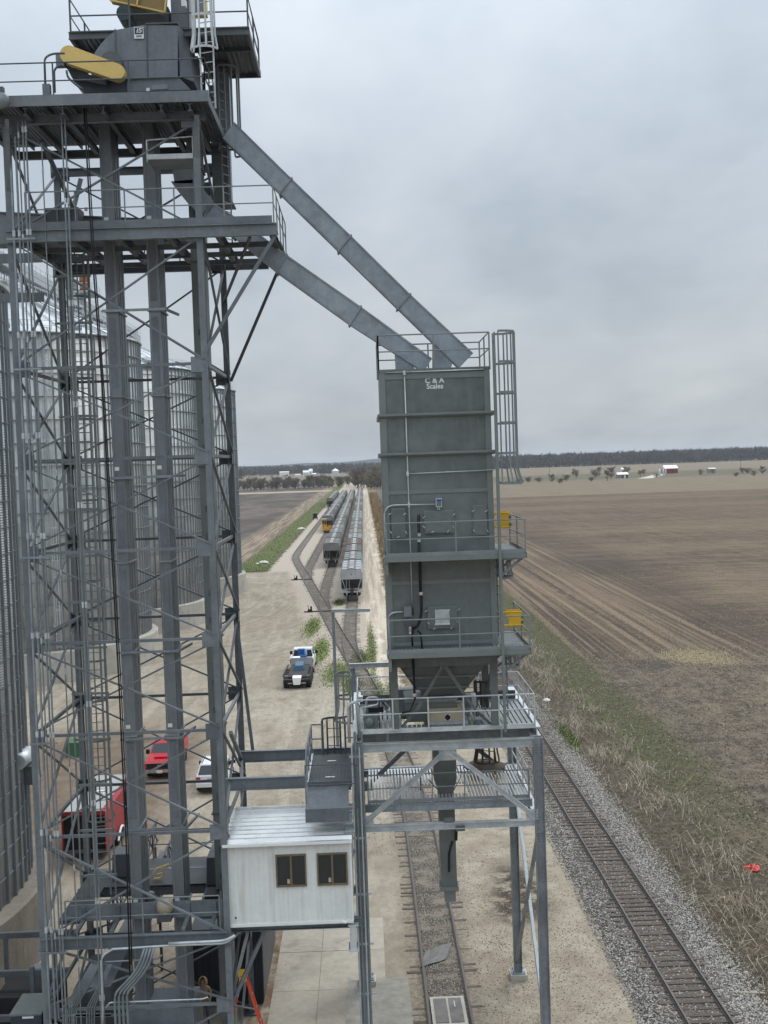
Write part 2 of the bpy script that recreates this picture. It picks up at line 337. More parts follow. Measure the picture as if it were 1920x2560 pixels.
    stone = g.mix(g.m('MULTIPLY', g.ss(g.noise(p, 22., 2, .8), .5, .66), .5), stone, (.16,.14,.12))
    tr_area = AND(g.ss(X, 3.2, 2.6), g.ss(X, -19.2, -18.2), g.ss(Y0, 84, 100))
    c = g.mix(tr_area, c, stone)
    bedc = g.mix(g.ss(g.noise(p, 5., 5, .75), .38, .62), (.135,.108,.082), (.27,.228,.178))
    # dirt road beside the train
    rut = g.noise(g.map(p, (1.5, .03, 1)), 1., 4, .6)
    road = g.mix(g.ss(rut, .4, .6), (.36,.305,.235), (.52,.455,.37)); road = g.mix(g.m('MULTIPLY', g.ss(mid, .5, .68), .4), road, (.28,.235,.18))
    c = g.mix(AND(band(X, -.35, 2.7, .35), g.ss(Y0, 96, 112)), c, road)
    # ditch with dry growth between the road and the main line
    dit = tone((.19,.14,.085), .3, mid); dit = g.mix(g.ss(g.noise(p, .5, 4, .6), .5, .66), dit, (.075,.085,.035))
    c = g.mix(AND(band(X, 2.9, 8.6, .5), g.ss(Y0, 100, 120)), c, dit)
    c = g.mix(yard2, c, grav); c = g.mix(yard, c, grav)
    # sandier, paler ground right of the gantry, dusty stain by the silos
    c = g.mix(AND(band(X, 3.6, 9.4, .9), g.ss(Y0, 90, 70)), c, g.mix(g.m('MULTIPLY', g.ss(g.noise(p, 9., 5, .8), .42, .62), .45), g.mix(g.ss(g.noise(p, .55, 7, .75), .36, .64), (.235,.195,.145), (.365,.32,.25)), (.20,.17,.13)))
    c = g.mix(g.m('MULTIPLY', AND(band(g.m('MULTIPLY_ADD', w2, 1.1, X0), 1.05, 3.75, .45), g.ss(Y0, 80, 70)), .92), c, bedc)
    c = g.mix(g.m('MULTIPLY', AND(band(X, 5.3, 7.6, .7), band(Y, 50.5, 57.5, 1.6)), g.ss(mid, .42, .5)), c, (.062,.048,.036))
    c = g.mix(g.m('MULTIPLY', AND(band(X, -25, -12.2, 1.8), band(Y, 60, 92, 5)), g.m('MULTIPLY_ADD', mid, .9, .3)), c, (.115,.075,.05))
    c = g.mix(g.m('MULTIPLY', AND(band(X, -4.6, -3.1, .8), band(Y, 38, 52, 3)), g.ss(mid, .35, .6)), c, (.15,.095,.058))
    # right of the main line: brown litter, then a dull green band
    lit = g.mix(g.ss(g.noise(p, 2.6, 6, .8), .38, .66), (.045,.036,.026), (.125,.10,.07))
    c = g.mix(g.m('MULTIPLY', band(X, 12.6, 18.2, .8), g.ss(Y0, 600, 300)), c, lit)
    gb = g.mix(g.ss(g.noise(p, 1.6, 5, .7), .36, .62), (.050,.043,.028), (.076,.086,.034)); gb = g.mix(g.m('MULTIPLY', g.ss(fine, .5, .7), .45), gb, (.12,.105,.066))
    c = g.mix(g.m('MULTIPLY', AND(band(X, 16.9, 21.0, 1.2), g.ss(Y0, 330, 160), g.ss(Y0, 52, 78)), .9), c, gb)
    # patches: (x, y, rx, ry, colour, softness)
    patches = [(31.4,115.5,3.2,4.4,(.22,.178,.105)),(37.,101.,3.,3.2,(.30,.24,.14)),(33.6,112,2.,2.2,(.2,.16,.1)),(26.8,112.,2.2,3.2,(.062,.052,.045)),
        (-6.9,147,1.0,9.,(.12,.16,.035)),(-5.2,128,.95,9.,(.125,.17,.03)),(-3.1,113.5,1.5,7.5,(.10,.13,.035)),(-1.6,107.,.9,5.,(.10,.13,.035)),
        (-.9,121.5,.8,5.,(.09,.115,.03)),(.55,101.,.65,8.,(.10,.14,.035)),(2.0,100.,.75,8.,(.12,.165,.035)),(.25,128,.5,18,(.12,.15,.045)),
        (-4.1,172,.75,4.,(.085,.09,.04)),(-6.7,210,.7,12,(.12,.135,.06)),(-2.4,66.,1.4,4.,(.12,.16,.04)),(5.8,90.,2.4,6.,(.11,.15,.035)),(13.9,84.,.5,4.,(.11,.155,.03)),
        (1.25,133,.45,2.2,(.62,.56,.47)),(1.35,141,.3,2.2,(.62,.56,.47)),(1.55,122,.4,1.6,(.64,.58,.49)),(.9,172,.3,2.,(.60,.55,.46)),(1.9,260,.5,4.,(.62,.57,.48)),(1.9,330,.5,6.,(.62,.57,.48))]
    pn = g.noise(g.map(p, (1.2, .5, 1)), 1.5, 6, .8)
    wx = g.m('ADD', X0, g.m('MULTIPLY', w2, 1.6)); wy = g.m('ADD', Y0, g.m('MULTIPLY', w1, 5.))
    for (px, py, rx, ry, col) in patches:
        dx = g.m('DIVIDE', g.m('SUBTRACT', wx, px), rx); dy = g.m('DIVIDE', g.m('SUBTRACT', wy, py), ry)
        d = g.m('ADD', g.m('ADD', g.m('MULTIPLY', dx, dx), g.m('MULTIPLY', dy, dy)), g.m('MULTIPLY', g.m('SUBTRACT', pn, .5), 4.2))
        c = g.mix(g.m('MULTIPLY', g.ss(d, 1.5, .3), .85 if col[1] > col[0] or col[0] < .1 else .62), c, col)
    nt.links.new(c, b.inputs['Base Color']); b.inputs['Roughness'].default_value = .95; b.inputs['Specular IOR Level'].default_value = .15
    h = g.m('ADD', g.m('MULTIPLY', mid, .6), g.m('ADD', g.m('MULTIPLY', fine, .25), g.m('MULTIPLY', speck, .25)))
    nt.links.new(g.bump(h, .55, .12), b.inputs['Normal'])
    return m
def build_ground():
    xs = [-9000,-3000,-1000,-300,-60,60,300,1000,3000,9000]; ys = [-400,0,60,120,300,800,2000,5000,12000]
    mb = MB(); n = len(xs)
    mb.add([(x,y,0) for y in ys for x in xs], [(j*n+i, j*n+i+1, (j+1)*n+i+1, (j+1)*n+i) for j in range(len(ys)-1) for i in range(n-1)])
    mb.build('ground', ground_material(), kind='structure', label='flat farmland ground of gravel yard, soil and grass')
build_ground()

# ------------------------------------------------------------------ concrete slabs by the loading track
def slab(name, pts, z, m, label):
    mb = MB(); mb.ext([(x,y,z) for x,y in pts], (0,0,-z-.02)); mb.build(name, m, kind='structure', label=label)
def apron():
    m = mat('apron_concrete', (.33,.295,.24), .85, 0, .2, .45, bump=.2, bs=10, dirt=(.19,.155,.115), dirt_amt=.7); nt = m.node_tree; b = nt.nodes['Principled BSDF']; g = NT(nt)
    src = b.inputs['Base Color'].links[0].from_socket; oi = g.n('ObjectInfo'); v = g.n('VectorMath'); v.operation = 'SCALE'; nt.links.new(src, v.inputs[0]); nt.links.new(g.m('MULTIPLY_ADD', oi.outputs['Random'], .26, .87), v.inputs['Scale']); nt.links.new(v.outputs[0], b.inputs['Base Color'])
    t = thing('concrete_apron', 'pale concrete apron beside the loading track under the control house', None, (-1.5,40,0)); t['kind'] = 'structure'
    ys = [30,33.3,37.0,40.9,44.6,48.2,51.6]; xs = [-4.1,-2.35,-.6,.85]; q = random.Random(2)
    for y0, y1 in zip(ys, ys[1:]):
        for x0, x1 in zip(xs, xs[1:]):
            if x1 > .2 and y0 > 44: x1 = .2
            k = q.uniform(0, .012); mb = MB(); mb.box(x0+.012, x1-.012, y0+.012, y1-.012, -.02, .012+k); mb.build('slab', m, t)
apron()
slab('gravel_patch', [(-1.3,41.3),(1.1,41.3),(1.05,45.4),(-1.25,45.3)], .034, mat('grey_gravel_patch', (.25,.235,.205), .95, 0, .22, 2., bump=.6, bs=30, dirt=(.17,.155,.13)), 'grey gravel patch in the concrete apron')
slab('concrete_pad', [(3.9,30),(8.0,30),(8.0,40.6),(3.9,40.6)], .012, M['concrete_pad'], 'stained concrete pad at the right gantry legs')

# ------------------------------------------------------------------ railway tracks
def smooth(pts, step=2.0):
    out = []; P = [pts[0]]+pts+[pts[-1]]
    for i in range(1, len(P)-2):
        a, b, c, d = P[i-1], P[i], P[i+1], P[i+2]; L = math.hypot(c[0]-b[0], c[1]-b[1]); k = max(1, int(L/(step if L < 60 else 15)))
        def tan(p, q, r):
            return (r[0]-p[0])/(max(r[1]-p[1], 1e-6))
        ta, tb = tan(a, b, c), tan(b, c, d); dy = c[1]-b[1]
        for j in range(k):
            t = j/k; h00 = 2*t**3-3*t**2+1; h10 = t**3-2*t**2+t; h01 = -2*t**3+3*t**2; h11 = t**3-t**2
            out.append((h00*b[0]+h10*dy*ta+h01*c[0]+h11*dy*tb, b[1]+dy*t))
    out.append(pts[-1]); return out
M['rail_steel'] = mat('worn_rail_steel', (.095,.081,.07), .5, .3, .2, .7)
M['tie'] = mat('weathered_timber_tie', (.085,.068,.056), .95, 0, .35, 3.5, bump=.5, bs=20, dirt=(.17,.15,.125), dirt_amt=.6)
def ballast_material(name, light, dark, base, mid_x=None):
    m, nt, b = new_mat(name); g = NT(nt); p = g.obj()
    v = g.vor(p, 15., 'Color'); d = g.vor(p, 15., 'Distance'); s = g.sep(v)[0]
    c = g.mix(g.ss(s, .35, .75), dark, light); c = g.mix(g.ss(d, .22, .55), c, mul(dark, .25))
    if mid_x is not None: c = g.mix(g.m('MULTIPLY', g.ss(g.m('ABSOLUTE', g.m('SUBTRACT', g.sep(p)[0], mid_x)), 1.25, .7), g.ss(g.noise(p, 3., 4, .7), .3, .55)), c, (.115,.09,.07))
    n = g.noise(p, .8, 5, .65); c = g.mix(g.m('MULTIPLY', g.ss(n, .45, .65), .75), c, base)
    nt.links.new(c, b.inputs['Base Color']); b.inputs['Roughness'].default_value = .95
    nt.links.new(g.bump(d, .9, .05), b.inputs['Normal']); return m
M['ballast'] = ballast_material('ballast_stone', (.42,.385,.335), (.12,.107,.094), (.14,.114,.09), 11.28)
M['yard_ballast'] = ballast_material('yard_track_ballast', (.37,.32,.26), (.22,.185,.148), (.25,.208,.162))
def rail_sweep(mb, line, off, z, w=.072, foot=.14, h=.15):
    prof = [(-foot/2,0),(foot/2,0),(foot/2,.018),(.012,.03),(.012,h-.04),(w/2,h-.032),(w/2,h),(-w/2,h),(-w/2,h-.032),(-.012,h-.04),(-.012,.03),(-foot/2,.018)]
    n = len(prof); vs = []; fs = []
    for i, (x, y) in enumerate(line):
        a, b = line[max(i-1,0)], line[min(i+1,len(line)-1)]; d = Vector((b[0]-a[0], b[1]-a[1], 0)).normalized(); s = Vector((d.y, -d.x, 0))
        for (u, v) in prof: vs.append(Vector((x,y,z+v))+s*(off+u))
    for i in range(len(line)-1):
        for k in range(n): fs.append((i*n+k, i*n+(k+1)%n, (i+1)*n+(k+1)%n, (i+1)*n+k))
    fs += [tuple(range(n-1,-1,-1)), tuple(range(len(vs)-n, len(vs)))]
    mb.add(vs, fs)
def at_y(line, y):
    for a, b in zip(line, line[1:]):
        if a[1] <= y <= b[1]:
            t = (y-a[1])/max(b[1]-a[1], 1e-6); return a[0]+(b[0]-a[0])*t, math.atan2(b[0]-a[0], b[1]-a[1])
    return line[-1][0], 0.
TIE_ME = []
for k in range(4):
    mb = MB(); q = random.Random(k); L = 1.29+.03*k
    mb.add([(-L,-.115,0),(L,-.115+.01*k,0),(L,.115,0),(-L,.115,0),(-L+.02,-.108,.17+.008*k),(L-.01,-.11,.178),(L-.015,.108,.172),(-L,.11,.165+.005*k)], [(3,2,1,0),(4,5,6,7),(0,1,5,4),(1,2,6,5),(2,3,7,6),(3,0,4,7)])
    TIE_ME.append(mb.mesh('tie', M['tie']))
def track(name, pts, label, tie_range=None, ties_joined=None, bed=(1.2, .10), tz=-.045, rz=.125, bedmat='yard_ballast', spacing=.52):
    line = smooth(pts); root = thing(name, label, None, (pts[0][0], pts[0][1], 0)); root['kind'] = 'structure'
    hw, h = bed; sl = .7 if hw > 1.2 else .12; mb = MB(); vs = []; fs = []
    for i, (x, y) in enumerate(line):
        for dx, z in ((-hw-sl,.003),(-hw,h),(hw,h),(hw+sl,.003)): vs.append((x+dx, y, z))
    for i in range(len(line)-1):
        for k in range(3): fs.append((i*4+k, i*4+k+1, i*4+5+k, i*4+4+k))
    mb.add(vs, fs); mb.build('ballast_bed', M[bedmat], root)
    for s in (-1, 1):
        mb = MB(); rail_sweep(mb, line, s*.755, rz); mb.build('rail', M['rail_steel'], root)
    q = random.Random(len(name))
    if tie_range:
        y = tie_range[0]
        while y < tie_range[1]:
            x, a = at_y(line, y); o = bpy.data.objects.new('tie', TIE_ME[q.randrange(4)]); COL.objects.link(o); own(o, root)
            o.location = (x+q.uniform(-.05,.05), y+q.uniform(-.04,.04), tz+q.uniform(-.02,.012)); o.rotation_euler = (0, 0, -a+q.uniform(-.025,.025))
            y += spacing+q.uniform(-.03,.03)
    if ties_joined:
        mb = MB(); y = ties_joined[0]
        while y < ties_joined[1]:
            x, a = at_y(line, y); L = 1.22; c, s = math.cos(a), math.sin(a); w = .12; z = tz+.17+q.uniform(-.02,.01)
            mb.add([(x+u*c+v*s, y-u*s+v*c, zz) for zz in (tz, z) for u, v in ((-L,-w),(L,-w),(L,w),(-L,w))], [(4,5,6,7),(0,1,5,4),(1,2,6,5),(2,3,7,6),(3,0,4,7)])
            y += spacing+q.uniform(-.04,.04)
        o = mb.build('ties', M['tie'], root); o['kind'] = 'stuff'
    return line
LA = track('loading_track', [(2.40,28),(2.40,64),(2.12,73),(1.55,83),(.85,93),(.06,102.3),(-.73,111),(-1.37,118.4),(-3.25,136),(-5.89,163.4),(-10.35,208.6),(-14.6,251),(-15.4,264),(-15.66,290),(-15.75,700)],
      'loading track running under the steel gantry and curving left into the yard', (36., 112.), (112., 270.), bed=(.60,.014), tz=-.173, rz=.014)
L4 = track('yard_track', [(-1.05,114),(-1.5,120),(-2.03,129.6),(-2.21,138),(-2.2,170),(-2.2,820)], 'yard track under the train next to the dirt road', None, (121., 172.), bed=(.6,.012), tz=-.164, rz=.016)
L3 = track('yard_track', [(-5.2,157),(-5.78,165),(-6.45,177),(-6.7,194),(-6.7,230),(-6.7,760)], 'yard track under the train led by a dark-ended hopper car', None, (166., 232.), bed=(.6,.010), tz=-.165, rz=.018)
L2 = track('yard_track', [(-9.75,202),(-10.55,214),(-11.1,232),(-11.15,260),(-11.15,740)], 'yard track with the yellow locomotive on it', None, (216., 352.), bed=(.6,.008), tz=-.165, rz=.020)
LM = track('main_line_track', [(11.28,28),(11.28,100),(11.28,1500)], 'straight main line track beside the ploughed field', (37., 130.), (130., 320.), bed=(1.45,.085), tz=-.06, bedmat='ballast', spacing=.515)
# loose ballast stones along the main line and between the loading rails
def stones(name, label, zones, n, cols, seed, smin=.022, smax=.046):
    q = random.Random(seed); mb = MB(); V = mb.v; Fc = mb.f
    ms = [mat(name+'_stone_%d' % i, c, .9, 0, .25, 8.) for i, c in enumerate(cols)]
    idx = []
    for i in range(n):
        x0, x1, y0, y1, zf = zones[q.randrange(len(zones))]
        y = y0+(y1-y0)*q.random()**1.5; x = q.uniform(x0, x1); z = zf(x); r = q.uniform(smin, smax); o = len(V)
        for (a, b, c) in ((1,0,0),(0,1,0),(-1,0,0),(0,-1,0),(0,0,.8),(0,0,-.6)):
            V.append((x+r*(a+q.uniform(-.35,.35)), y+r*(b+q.uniform(-.35,.35)), z+r*(c+q.uniform(-.25,.25))))
        Fc += [(o,o+1,o+4),(o+1,o+2,o+4),(o+2,o+3,o+4),(o+3,o,o+4)]
        idx += [q.randrange(len(ms))]*4
    me = bpy.data.meshes.new(name); me.from_pydata(V, [], Fc); me.update()
    for m_ in ms: me.materials.append(m_)
    me.polygons.foreach_set('material_index', idx)
    link(name, me, None, label=label, cat='ballast', kind='stuff')
def zb(x):
    d = abs(x-11.28); return .10 if d < 1.45 else max(.01, .10-(d-1.45)*.09)
stones('ballast_stones', 'loose grey and white ballast stones along the main line', [(8.9,10.4,37,95,zb),(12.1,14.2,37,100,zb),(12.3,13.7,37,80,zb),(8.9,13.9,37,85,zb)], 44000,
       [(.42,.39,.345),(.32,.295,.26),(.19,.175,.158),(.11,.10,.09),(.50,.465,.41)], 3)
zf = lambda x: .006
stones('yard_gravel', 'loose pale and dark gravel scattered over the yard', [(-24,-3.2,40,125,zf),(-12,-3.2,45,125,zf),(3.6,9.2,37,90,zf),(3.6,9.2,37,60,zf),(-6,2.,60,110,zf)], 26000, [(.44,.39,.31),(.17,.142,.11),(.22,.185,.14),(.35,.30,.235)], 4, .014, .036)
stones('field_clods', 'dark clods and pale stubble bits on the near ploughed field', [(17,62,55,150,zf),(20,60,60,210,zf),(18,40,50,120,zf)], 34000, [(.05,.04,.032),(.075,.06,.047),(.32,.265,.19),(.15,.12,.09)], 5, .03, .075)
# ------------------------------------------------------------------ shared steelwork builders
def railing(parent, pts, m, h=1.07, sp=1.5, toe=.1, r=.022, name='railing', mid=True):
    mb = MB(); P = [Vector(p) for p in pts]
    up = Vector((0,0,h))
    mb.tube([p+up for p in P], r, 6, up=(.01,.02,1))
    if mid: mb.tube([p+up*.52 for p in P], r*.9, 6, up=(.01,.02,1))
    for i, (a, b) in enumerate(zip(P, P[1:])):
        L = (b-a).length; k = max(1, round(L/sp))
        for j in range(k+1 if i == len(P)-2 else k): q = a+(b-a)*(j/k); mb.bar(q-Vector((0,0,.1)), q+up, r*1.8, r*1.8)
        if toe: mb.bar(a+Vector((0,0,toe/2+.01)), b+Vector((0,0,toe/2+.01)), .012, toe)
    return mb.build(name, m, parent)
def deck(parent, x0, x1, y0, y1, z, m, name='deck_grating', joist=None, jm=None, dirn='x', t=.03, rib=.0, js=.9):
    mb = MB(); mb.box(x0, x1, y0, y1, z-t, z)
    if rib:                                            # raised plank ribs
        n = int((x1-x0)/rib)
        for i in range(n): x = x0+(i+.5)*(x1-x0)/n; mb.box(x-rib*.22, x+rib*.22, y0+.02, y1-.02, z, z+.028)
    o = mb.build(name, m, parent)
    if joist:
        n = max(1, int(round(((x1-x0) if dirn == 'x' else (y1-y0))/js)))
        for i in range(n+1):
            mb = MB()
            if dirn == 'x': x = x0+.04+i*(x1-x0-.08)/n; mb.bar((x,y0,z-t-joist/2-.002), (x,y1,z-t-joist/2-.002), .05, joist)
            else: y = y0+.04+i*(y1-y0-.08)/n; mb.bar((x0,y,z-t-joist/2-.002), (x1,y,z-t-joist/2-.002), .05, joist)
            mb.build('joist', jm, parent)
    return o
def caged_ladder(label, c, z0, z1, face, m, rc=.36, hoops=1.2, cage0=None, straps=7, mat_l=None, group=None, wide=.45):
    """c = centre of the ladder rungs (x, y); face = direction the climber stands, away from the wall"""
    fx = Vector((face[0], face[1], 0)).normalized(); sx = Vector((-fx.y, fx.x, 0)); C = Vector((c[0], c[1], 0))
    t = thing('caged_ladder', label, 'ladder', (c[0], c[1], z0), group)
    for s in (-1, 1):
        mb = MB(); a = C+sx*(s*wide/2); mb.bar(a+Vector((0,0,z0)), a+Vector((0,0,z1)), .05, .022); mb.build('stile', mat_l or m, t)
    mb = MB(); z = z0+.2
    while z < z1-.05: mb.bar(C-sx*(wide/2)+Vector((0,0,z)), C+sx*(wide/2)+Vector((0,0,z)), .024); z += .305
    o = mb.build('rungs', mat_l or m, t); o['kind'] = 'stuff'
    a0 = cage0 if cage0 is not None else z0+2.2
    def arc(k, n, flare=1.): 
        th = math.pi*(-.06+1.12*k/n); return C+fx*(.05+rc*flare*(.25+.95*math.sin(th)))+sx*(rc*flare*math.cos(th))
    nh = max(1, round((z1-a0)/hoops))
    for i in range(nh+1):
        z = a0+(z1-a0)*i/nh; fl = 1.22 if i == 0 else 1.; mb = MB()
        pts = [arc(k, 12, fl)+Vector((0,0,z)) for k in range(13)]
        for p, q in zip(pts, pts[1:]): mb.bar(p, q, .01, .07)
        mb.build('hoop', m, t)
    for k in range(straps):
        mb = MB(); f = k/(straps-1)*12
        p = arc(f, 12); pl = arc(f, 12, 1.22); mb.bar(p+Vector((0,0,a0+.45)), p+Vector((0,0,z1)), .045, .045, up=fx); mb.bar(pl+Vector((0,0,a0)), p+Vector((0,0,a0+.45)), .045, .045, up=fx)
        mb.build('strap', m, t)
    return t

# ------------------------------------------------------------------ elevator support tower
XL, XR, YF, YB = -10.44, -4.72, 37.0, 43.0
LV = [0., 3.12, 5.25, 8.58, 11.74, 14.59, 17.39, 20.22, 23.04, 27.0, 30.42]
def support_tower():
    T = thing('support_tower', 'tall blue-grey braced steel tower holding the grain elevator legs', 'tower', (-7.6, 40, 0))
    st, dk = M['steel'], M['steel_dk']
    for x in (XL, XR):
        for y in (YF, YB):
            mb = MB(); mb.ibeam((x,y,0), (x,y,30.42), .2, .2, .018, up=(0,1,0)); mb.build('leg', st, T)
            mb = MB(); mb.box(x-.3, x+.3, y-.3, y+.3, 0, .05); mb.build('base_plate', dk, T)
            mb = MB(); mb.box(x-.17, x+.17, y-.17, y+.17, 5.02, 5.07); mb.build('splice_plate', st, T)
    def gus(x, y, z, ax):
        mb = MB(); w, h = .22, .26
        sx = 1 if x == XL else -1; sy = 1 if y == YF else -1
        if ax == 'x': mb.box(min(x, x+sx*.42), max(x, x+sx*.42), y-.014-.1*sy, y+.004-.1*sy, z-h, z+h*.8)
        else: mb.box(x-.014-.1*sx, x+.004-.1*sx, min(y, y+sy*.42), max(y, y+sy*.42), z-h, z+h*.8)
        mb.build('gusset_plate', st if y == YF else dk, T)
    for i, z in enumerate(LV[1:], 1):
        big = z in (5.25, 27.0, 30.42)
        for y in (YF, YB):
            mb = MB()
            if big: continue
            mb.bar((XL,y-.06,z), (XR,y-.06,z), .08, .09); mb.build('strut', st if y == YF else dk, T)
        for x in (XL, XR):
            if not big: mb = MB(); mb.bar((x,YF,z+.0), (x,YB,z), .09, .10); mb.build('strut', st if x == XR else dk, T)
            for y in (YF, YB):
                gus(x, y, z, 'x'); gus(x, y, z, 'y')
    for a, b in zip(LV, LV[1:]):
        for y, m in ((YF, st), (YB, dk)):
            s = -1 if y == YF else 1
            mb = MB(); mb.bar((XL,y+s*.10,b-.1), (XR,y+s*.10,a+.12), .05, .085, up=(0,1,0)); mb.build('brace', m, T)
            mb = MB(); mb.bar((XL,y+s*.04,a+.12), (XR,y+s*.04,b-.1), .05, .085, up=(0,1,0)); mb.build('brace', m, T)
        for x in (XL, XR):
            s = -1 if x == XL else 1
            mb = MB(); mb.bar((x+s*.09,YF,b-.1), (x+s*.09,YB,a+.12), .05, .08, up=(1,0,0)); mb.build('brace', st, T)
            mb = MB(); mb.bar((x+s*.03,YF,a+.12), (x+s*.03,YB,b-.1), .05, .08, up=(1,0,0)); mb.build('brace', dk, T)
    # middle deck (z 27.3), reaching out to the right
    for y, m in ((YF-.16, st), (YB+.02, dk)):
        mb = MB(); mb.ibeam((-10.55 if y < 40 else -10.6, y, 27.02), (-2.37 if y < 40 else -3.1, y, 27.02), .2, .36, .025); mb.build('deck_beam', m, T)
    for x in (-10.2, -8.6, -7.2, -5.7, -4.2, -2.55):
        mb = MB(); mb.ibeam((x, YF-.05, 27.02), (x, YB-.1, 27.02), .16, .28, .02); mb.build('deck_beam', dk, T)
    for y in (38.6, 40.2, 41.7):
        mb = MB(); mb.bar((-10.2, y, 26.9), (-2.6, y, 26.9), .1, .16); mb.build('deck_beam', dk, T)
    deck(T, -10.3, -7.6, 37.0, 38.4, 27.26, M['grate'], t=.03); deck(T, -10.3, -9.6, 38.4, 42.9, 27.26, M['grate'], t=.03)
    deck(T, -7.6, -2.45, 37.0, 38.4, 27.262, M['grate'], t=.03); deck(T, -5.2, -2.45, 38.4, 38.9, 27.26, M['grate'], t=.03); deck(T, -3.3, -2.45, 40.1, 42.9, 27.26, M['grate'], t=.03)
    mb = MB(); mb.box(-9.95, -2.5, 36.83, 36.86, 27.2, 27.44); mb.build('toe_plate', st, T)
    railing(T, [(-9.95,36.9,27.26), (-2.45,36.9,27.26), (-2.45,42.8,27.26)], M['rail'], 1.1, 1.45, toe=0)
    railing(T, [(-9.9,42.8,27.26), (-6.2,42.8,27.26)], M['rail_dk'], 1.1, 1.4, toe=0)
    # knee braces under its overhang
    for a, b in (((-2.42,36.9,26.85), (-4.72,36.95,23.35)), ((-2.75,42.95,26.8), (-4.6,43,22.9))):
        mb = MB(); mb.bar(a, b, .1, .12, up=(0,1,0)); mb.build('knee_brace', st if a[1] < 40 else dk, T)
    mb = MB(); mb.bar((-3.2,37.05,26.85), (-4.72,42.9,25.7), .08); mb.build('knee_brace', dk, T)
    # top deck (z 30.8)
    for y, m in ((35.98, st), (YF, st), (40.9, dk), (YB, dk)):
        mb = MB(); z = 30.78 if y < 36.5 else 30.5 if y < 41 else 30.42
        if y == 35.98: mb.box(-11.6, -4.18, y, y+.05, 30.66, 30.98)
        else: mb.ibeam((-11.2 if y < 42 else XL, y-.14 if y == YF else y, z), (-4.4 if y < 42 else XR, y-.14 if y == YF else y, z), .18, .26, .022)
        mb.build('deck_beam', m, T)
    for x in (-11.2, -9.6, -8.5, -7.3, -5.6, -4.75):
        mb = MB(); mb.ibeam((x, 36.05, 30.52), (x, 41.0, 30.52), .14, .2, .02); mb.build('deck_beam', dk, T)
    deck(T, -11.5, -4.2, 36.04, 40.95, 30.83, mat('ribbed_deck', (.17,.185,.2), .55, .2, .15, 2., lines=(0,.12,.03)), joist=.12, jm=dk, js=.8)
    mb = MB(); mb.box(-4.24, -4.19, 36.05, 40.9, 30.62, 30.9); mb.build('deck_beam', dk, T)
    railing(T, [(-13.2,36.05,30.83), (-4.28,36.05,30.83)], M['rail_dk'], 1.1, 2.2, toe=0)
    railing(T, [(-4.28,36.05,30.83), (-4.28,38.2,30.83)], M['rail_dk'], 1.1, 1.1, toe=0)
    for a, b in (((-10.2,36.3,30.4), (-10.44,37,28.3)), ((-9.6,43,30.2), (-10.5,43.1,27.2)), ((-9.75,38.4,30.3), (-9.1,42.9,27.3)), ((-4.6,36.4,30.4), (-4.72,37.,29.2))):
        mb = MB(); mb.bar(a, b, .13, .13, up=(0,1,0)); mb.build('knee_brace', st, T)
    # small service landing under the top deck
    a, b = PY(762/2.07375, 820/2.07375, 36.9), PY(1000/2.07375, 800/2.07375, 36.9)
    deck(T, a.x, b.x, 36.9, 38.1, a.z+.03, M['grate'], t=.09, name='landing')
    mb = MB(); mb.box(a.x, b.x, 36.85, 36.88, a.z-.05, a.z+.1); mb.build('toe_plate', M['galv'], T)
    railing(T, [(a.x,36.95,a.z), (b.x,36.95,b.z)], M['rail_galv'], .55, 1.3, toe=0, mid=False)
    # upper deck for the second elevator head (z 33.4)
    ud = mat('upper_ribbed_deck', (.16,.175,.19), .55, .2, .15, 2., lines=(0,.16,.04))
    for x0, x1, y0, y1 in ((-8.6,-3.08,37.95,39.4), (-8.6,-8.0,39.4,42.1), (-4.9,-3.08,39.4,42.1)):
        deck(T, x0, x1, y0, y1, 33.42, ud, joist=.1, jm=dk, js=1.0, name='upper_deck')
    for y in (37.95, 39.45, 42.1):
        mb = MB(); mb.chan((-8.65,y,33.35), (-3.05,y,33.35), .09, .22); mb.build('deck_beam', dk, T)
    for x in (-8.6, -3.1):
        mb = MB(); mb.bar((x,38.,33.35), (x,42.1,33.35), .09, .2); mb.build('deck_beam', dk, T)
    for x in (-8.2, -5.0):
        for y in (39.2, 41.6):
            mb = MB(); mb.bar((x,y,30.83), (x,y,33.3), .12); mb.build('post', dk, T)
    railing(T, [(-8.6,42.05,33.42), (-8.6,38.,33.42), (-3.1,38.,33.42), (-3.1,42.05,33.42)], M['rail_dk'], 1.1, 1.9, toe=.1, r=.028)
    # lower deck over the boots (z 5.3)
    for y, m in ((YF-.14, st), (YB, dk)):
        mb = MB(); mb.ibeam((XL-.05,y,5.25), (XR,y,5.25), .2, .36, .025); mb.build('deck_beam', m, T)
    mb = MB(); mb.box(-9.9, -5.0, 38.2, 38.24, 5.42, 5.95); mb.build('plate_girder', st, T)
    for x in (-9.45, -8.35, -6.1, -5.25):
        mb = MB(); mb.box(x-.06, x+.06, 37.0, 38.2, 5.44, 5.52); mb.box(x-.06, x+.06, 38.1, 38.2, 5.52, 5.9); mb.build('bracket', st, T)
    for y in (39.6, 41.4):
        mb = MB(); mb.ibeam((XL,y,5.2), (XR,y,5.2), .16, .28, .02); mb.build('deck_beam', dk, T)
    deck(T, -5.9, XR-.1, 38.3, 42.9, 5.42, M['grate_dk'], joist=.1, jm=dk, dirn='y'); deck(T, XL+.1, -9.5, 38.3, 42.9, 5.42, M['grate_dk'], joist=.1, jm=dk, dirn='y')
    deck(T, -9.5, -5.9, 41.3, 44.2, 5.422, M['grate_dk'], joist=.1, jm=dk)
    railing(T, [(-9.75,37.05,5.4), (-4.95,37.05,5.4), (-4.95,37.5,5.4)], M['rail'], 1.1, 2.4, toe=0)
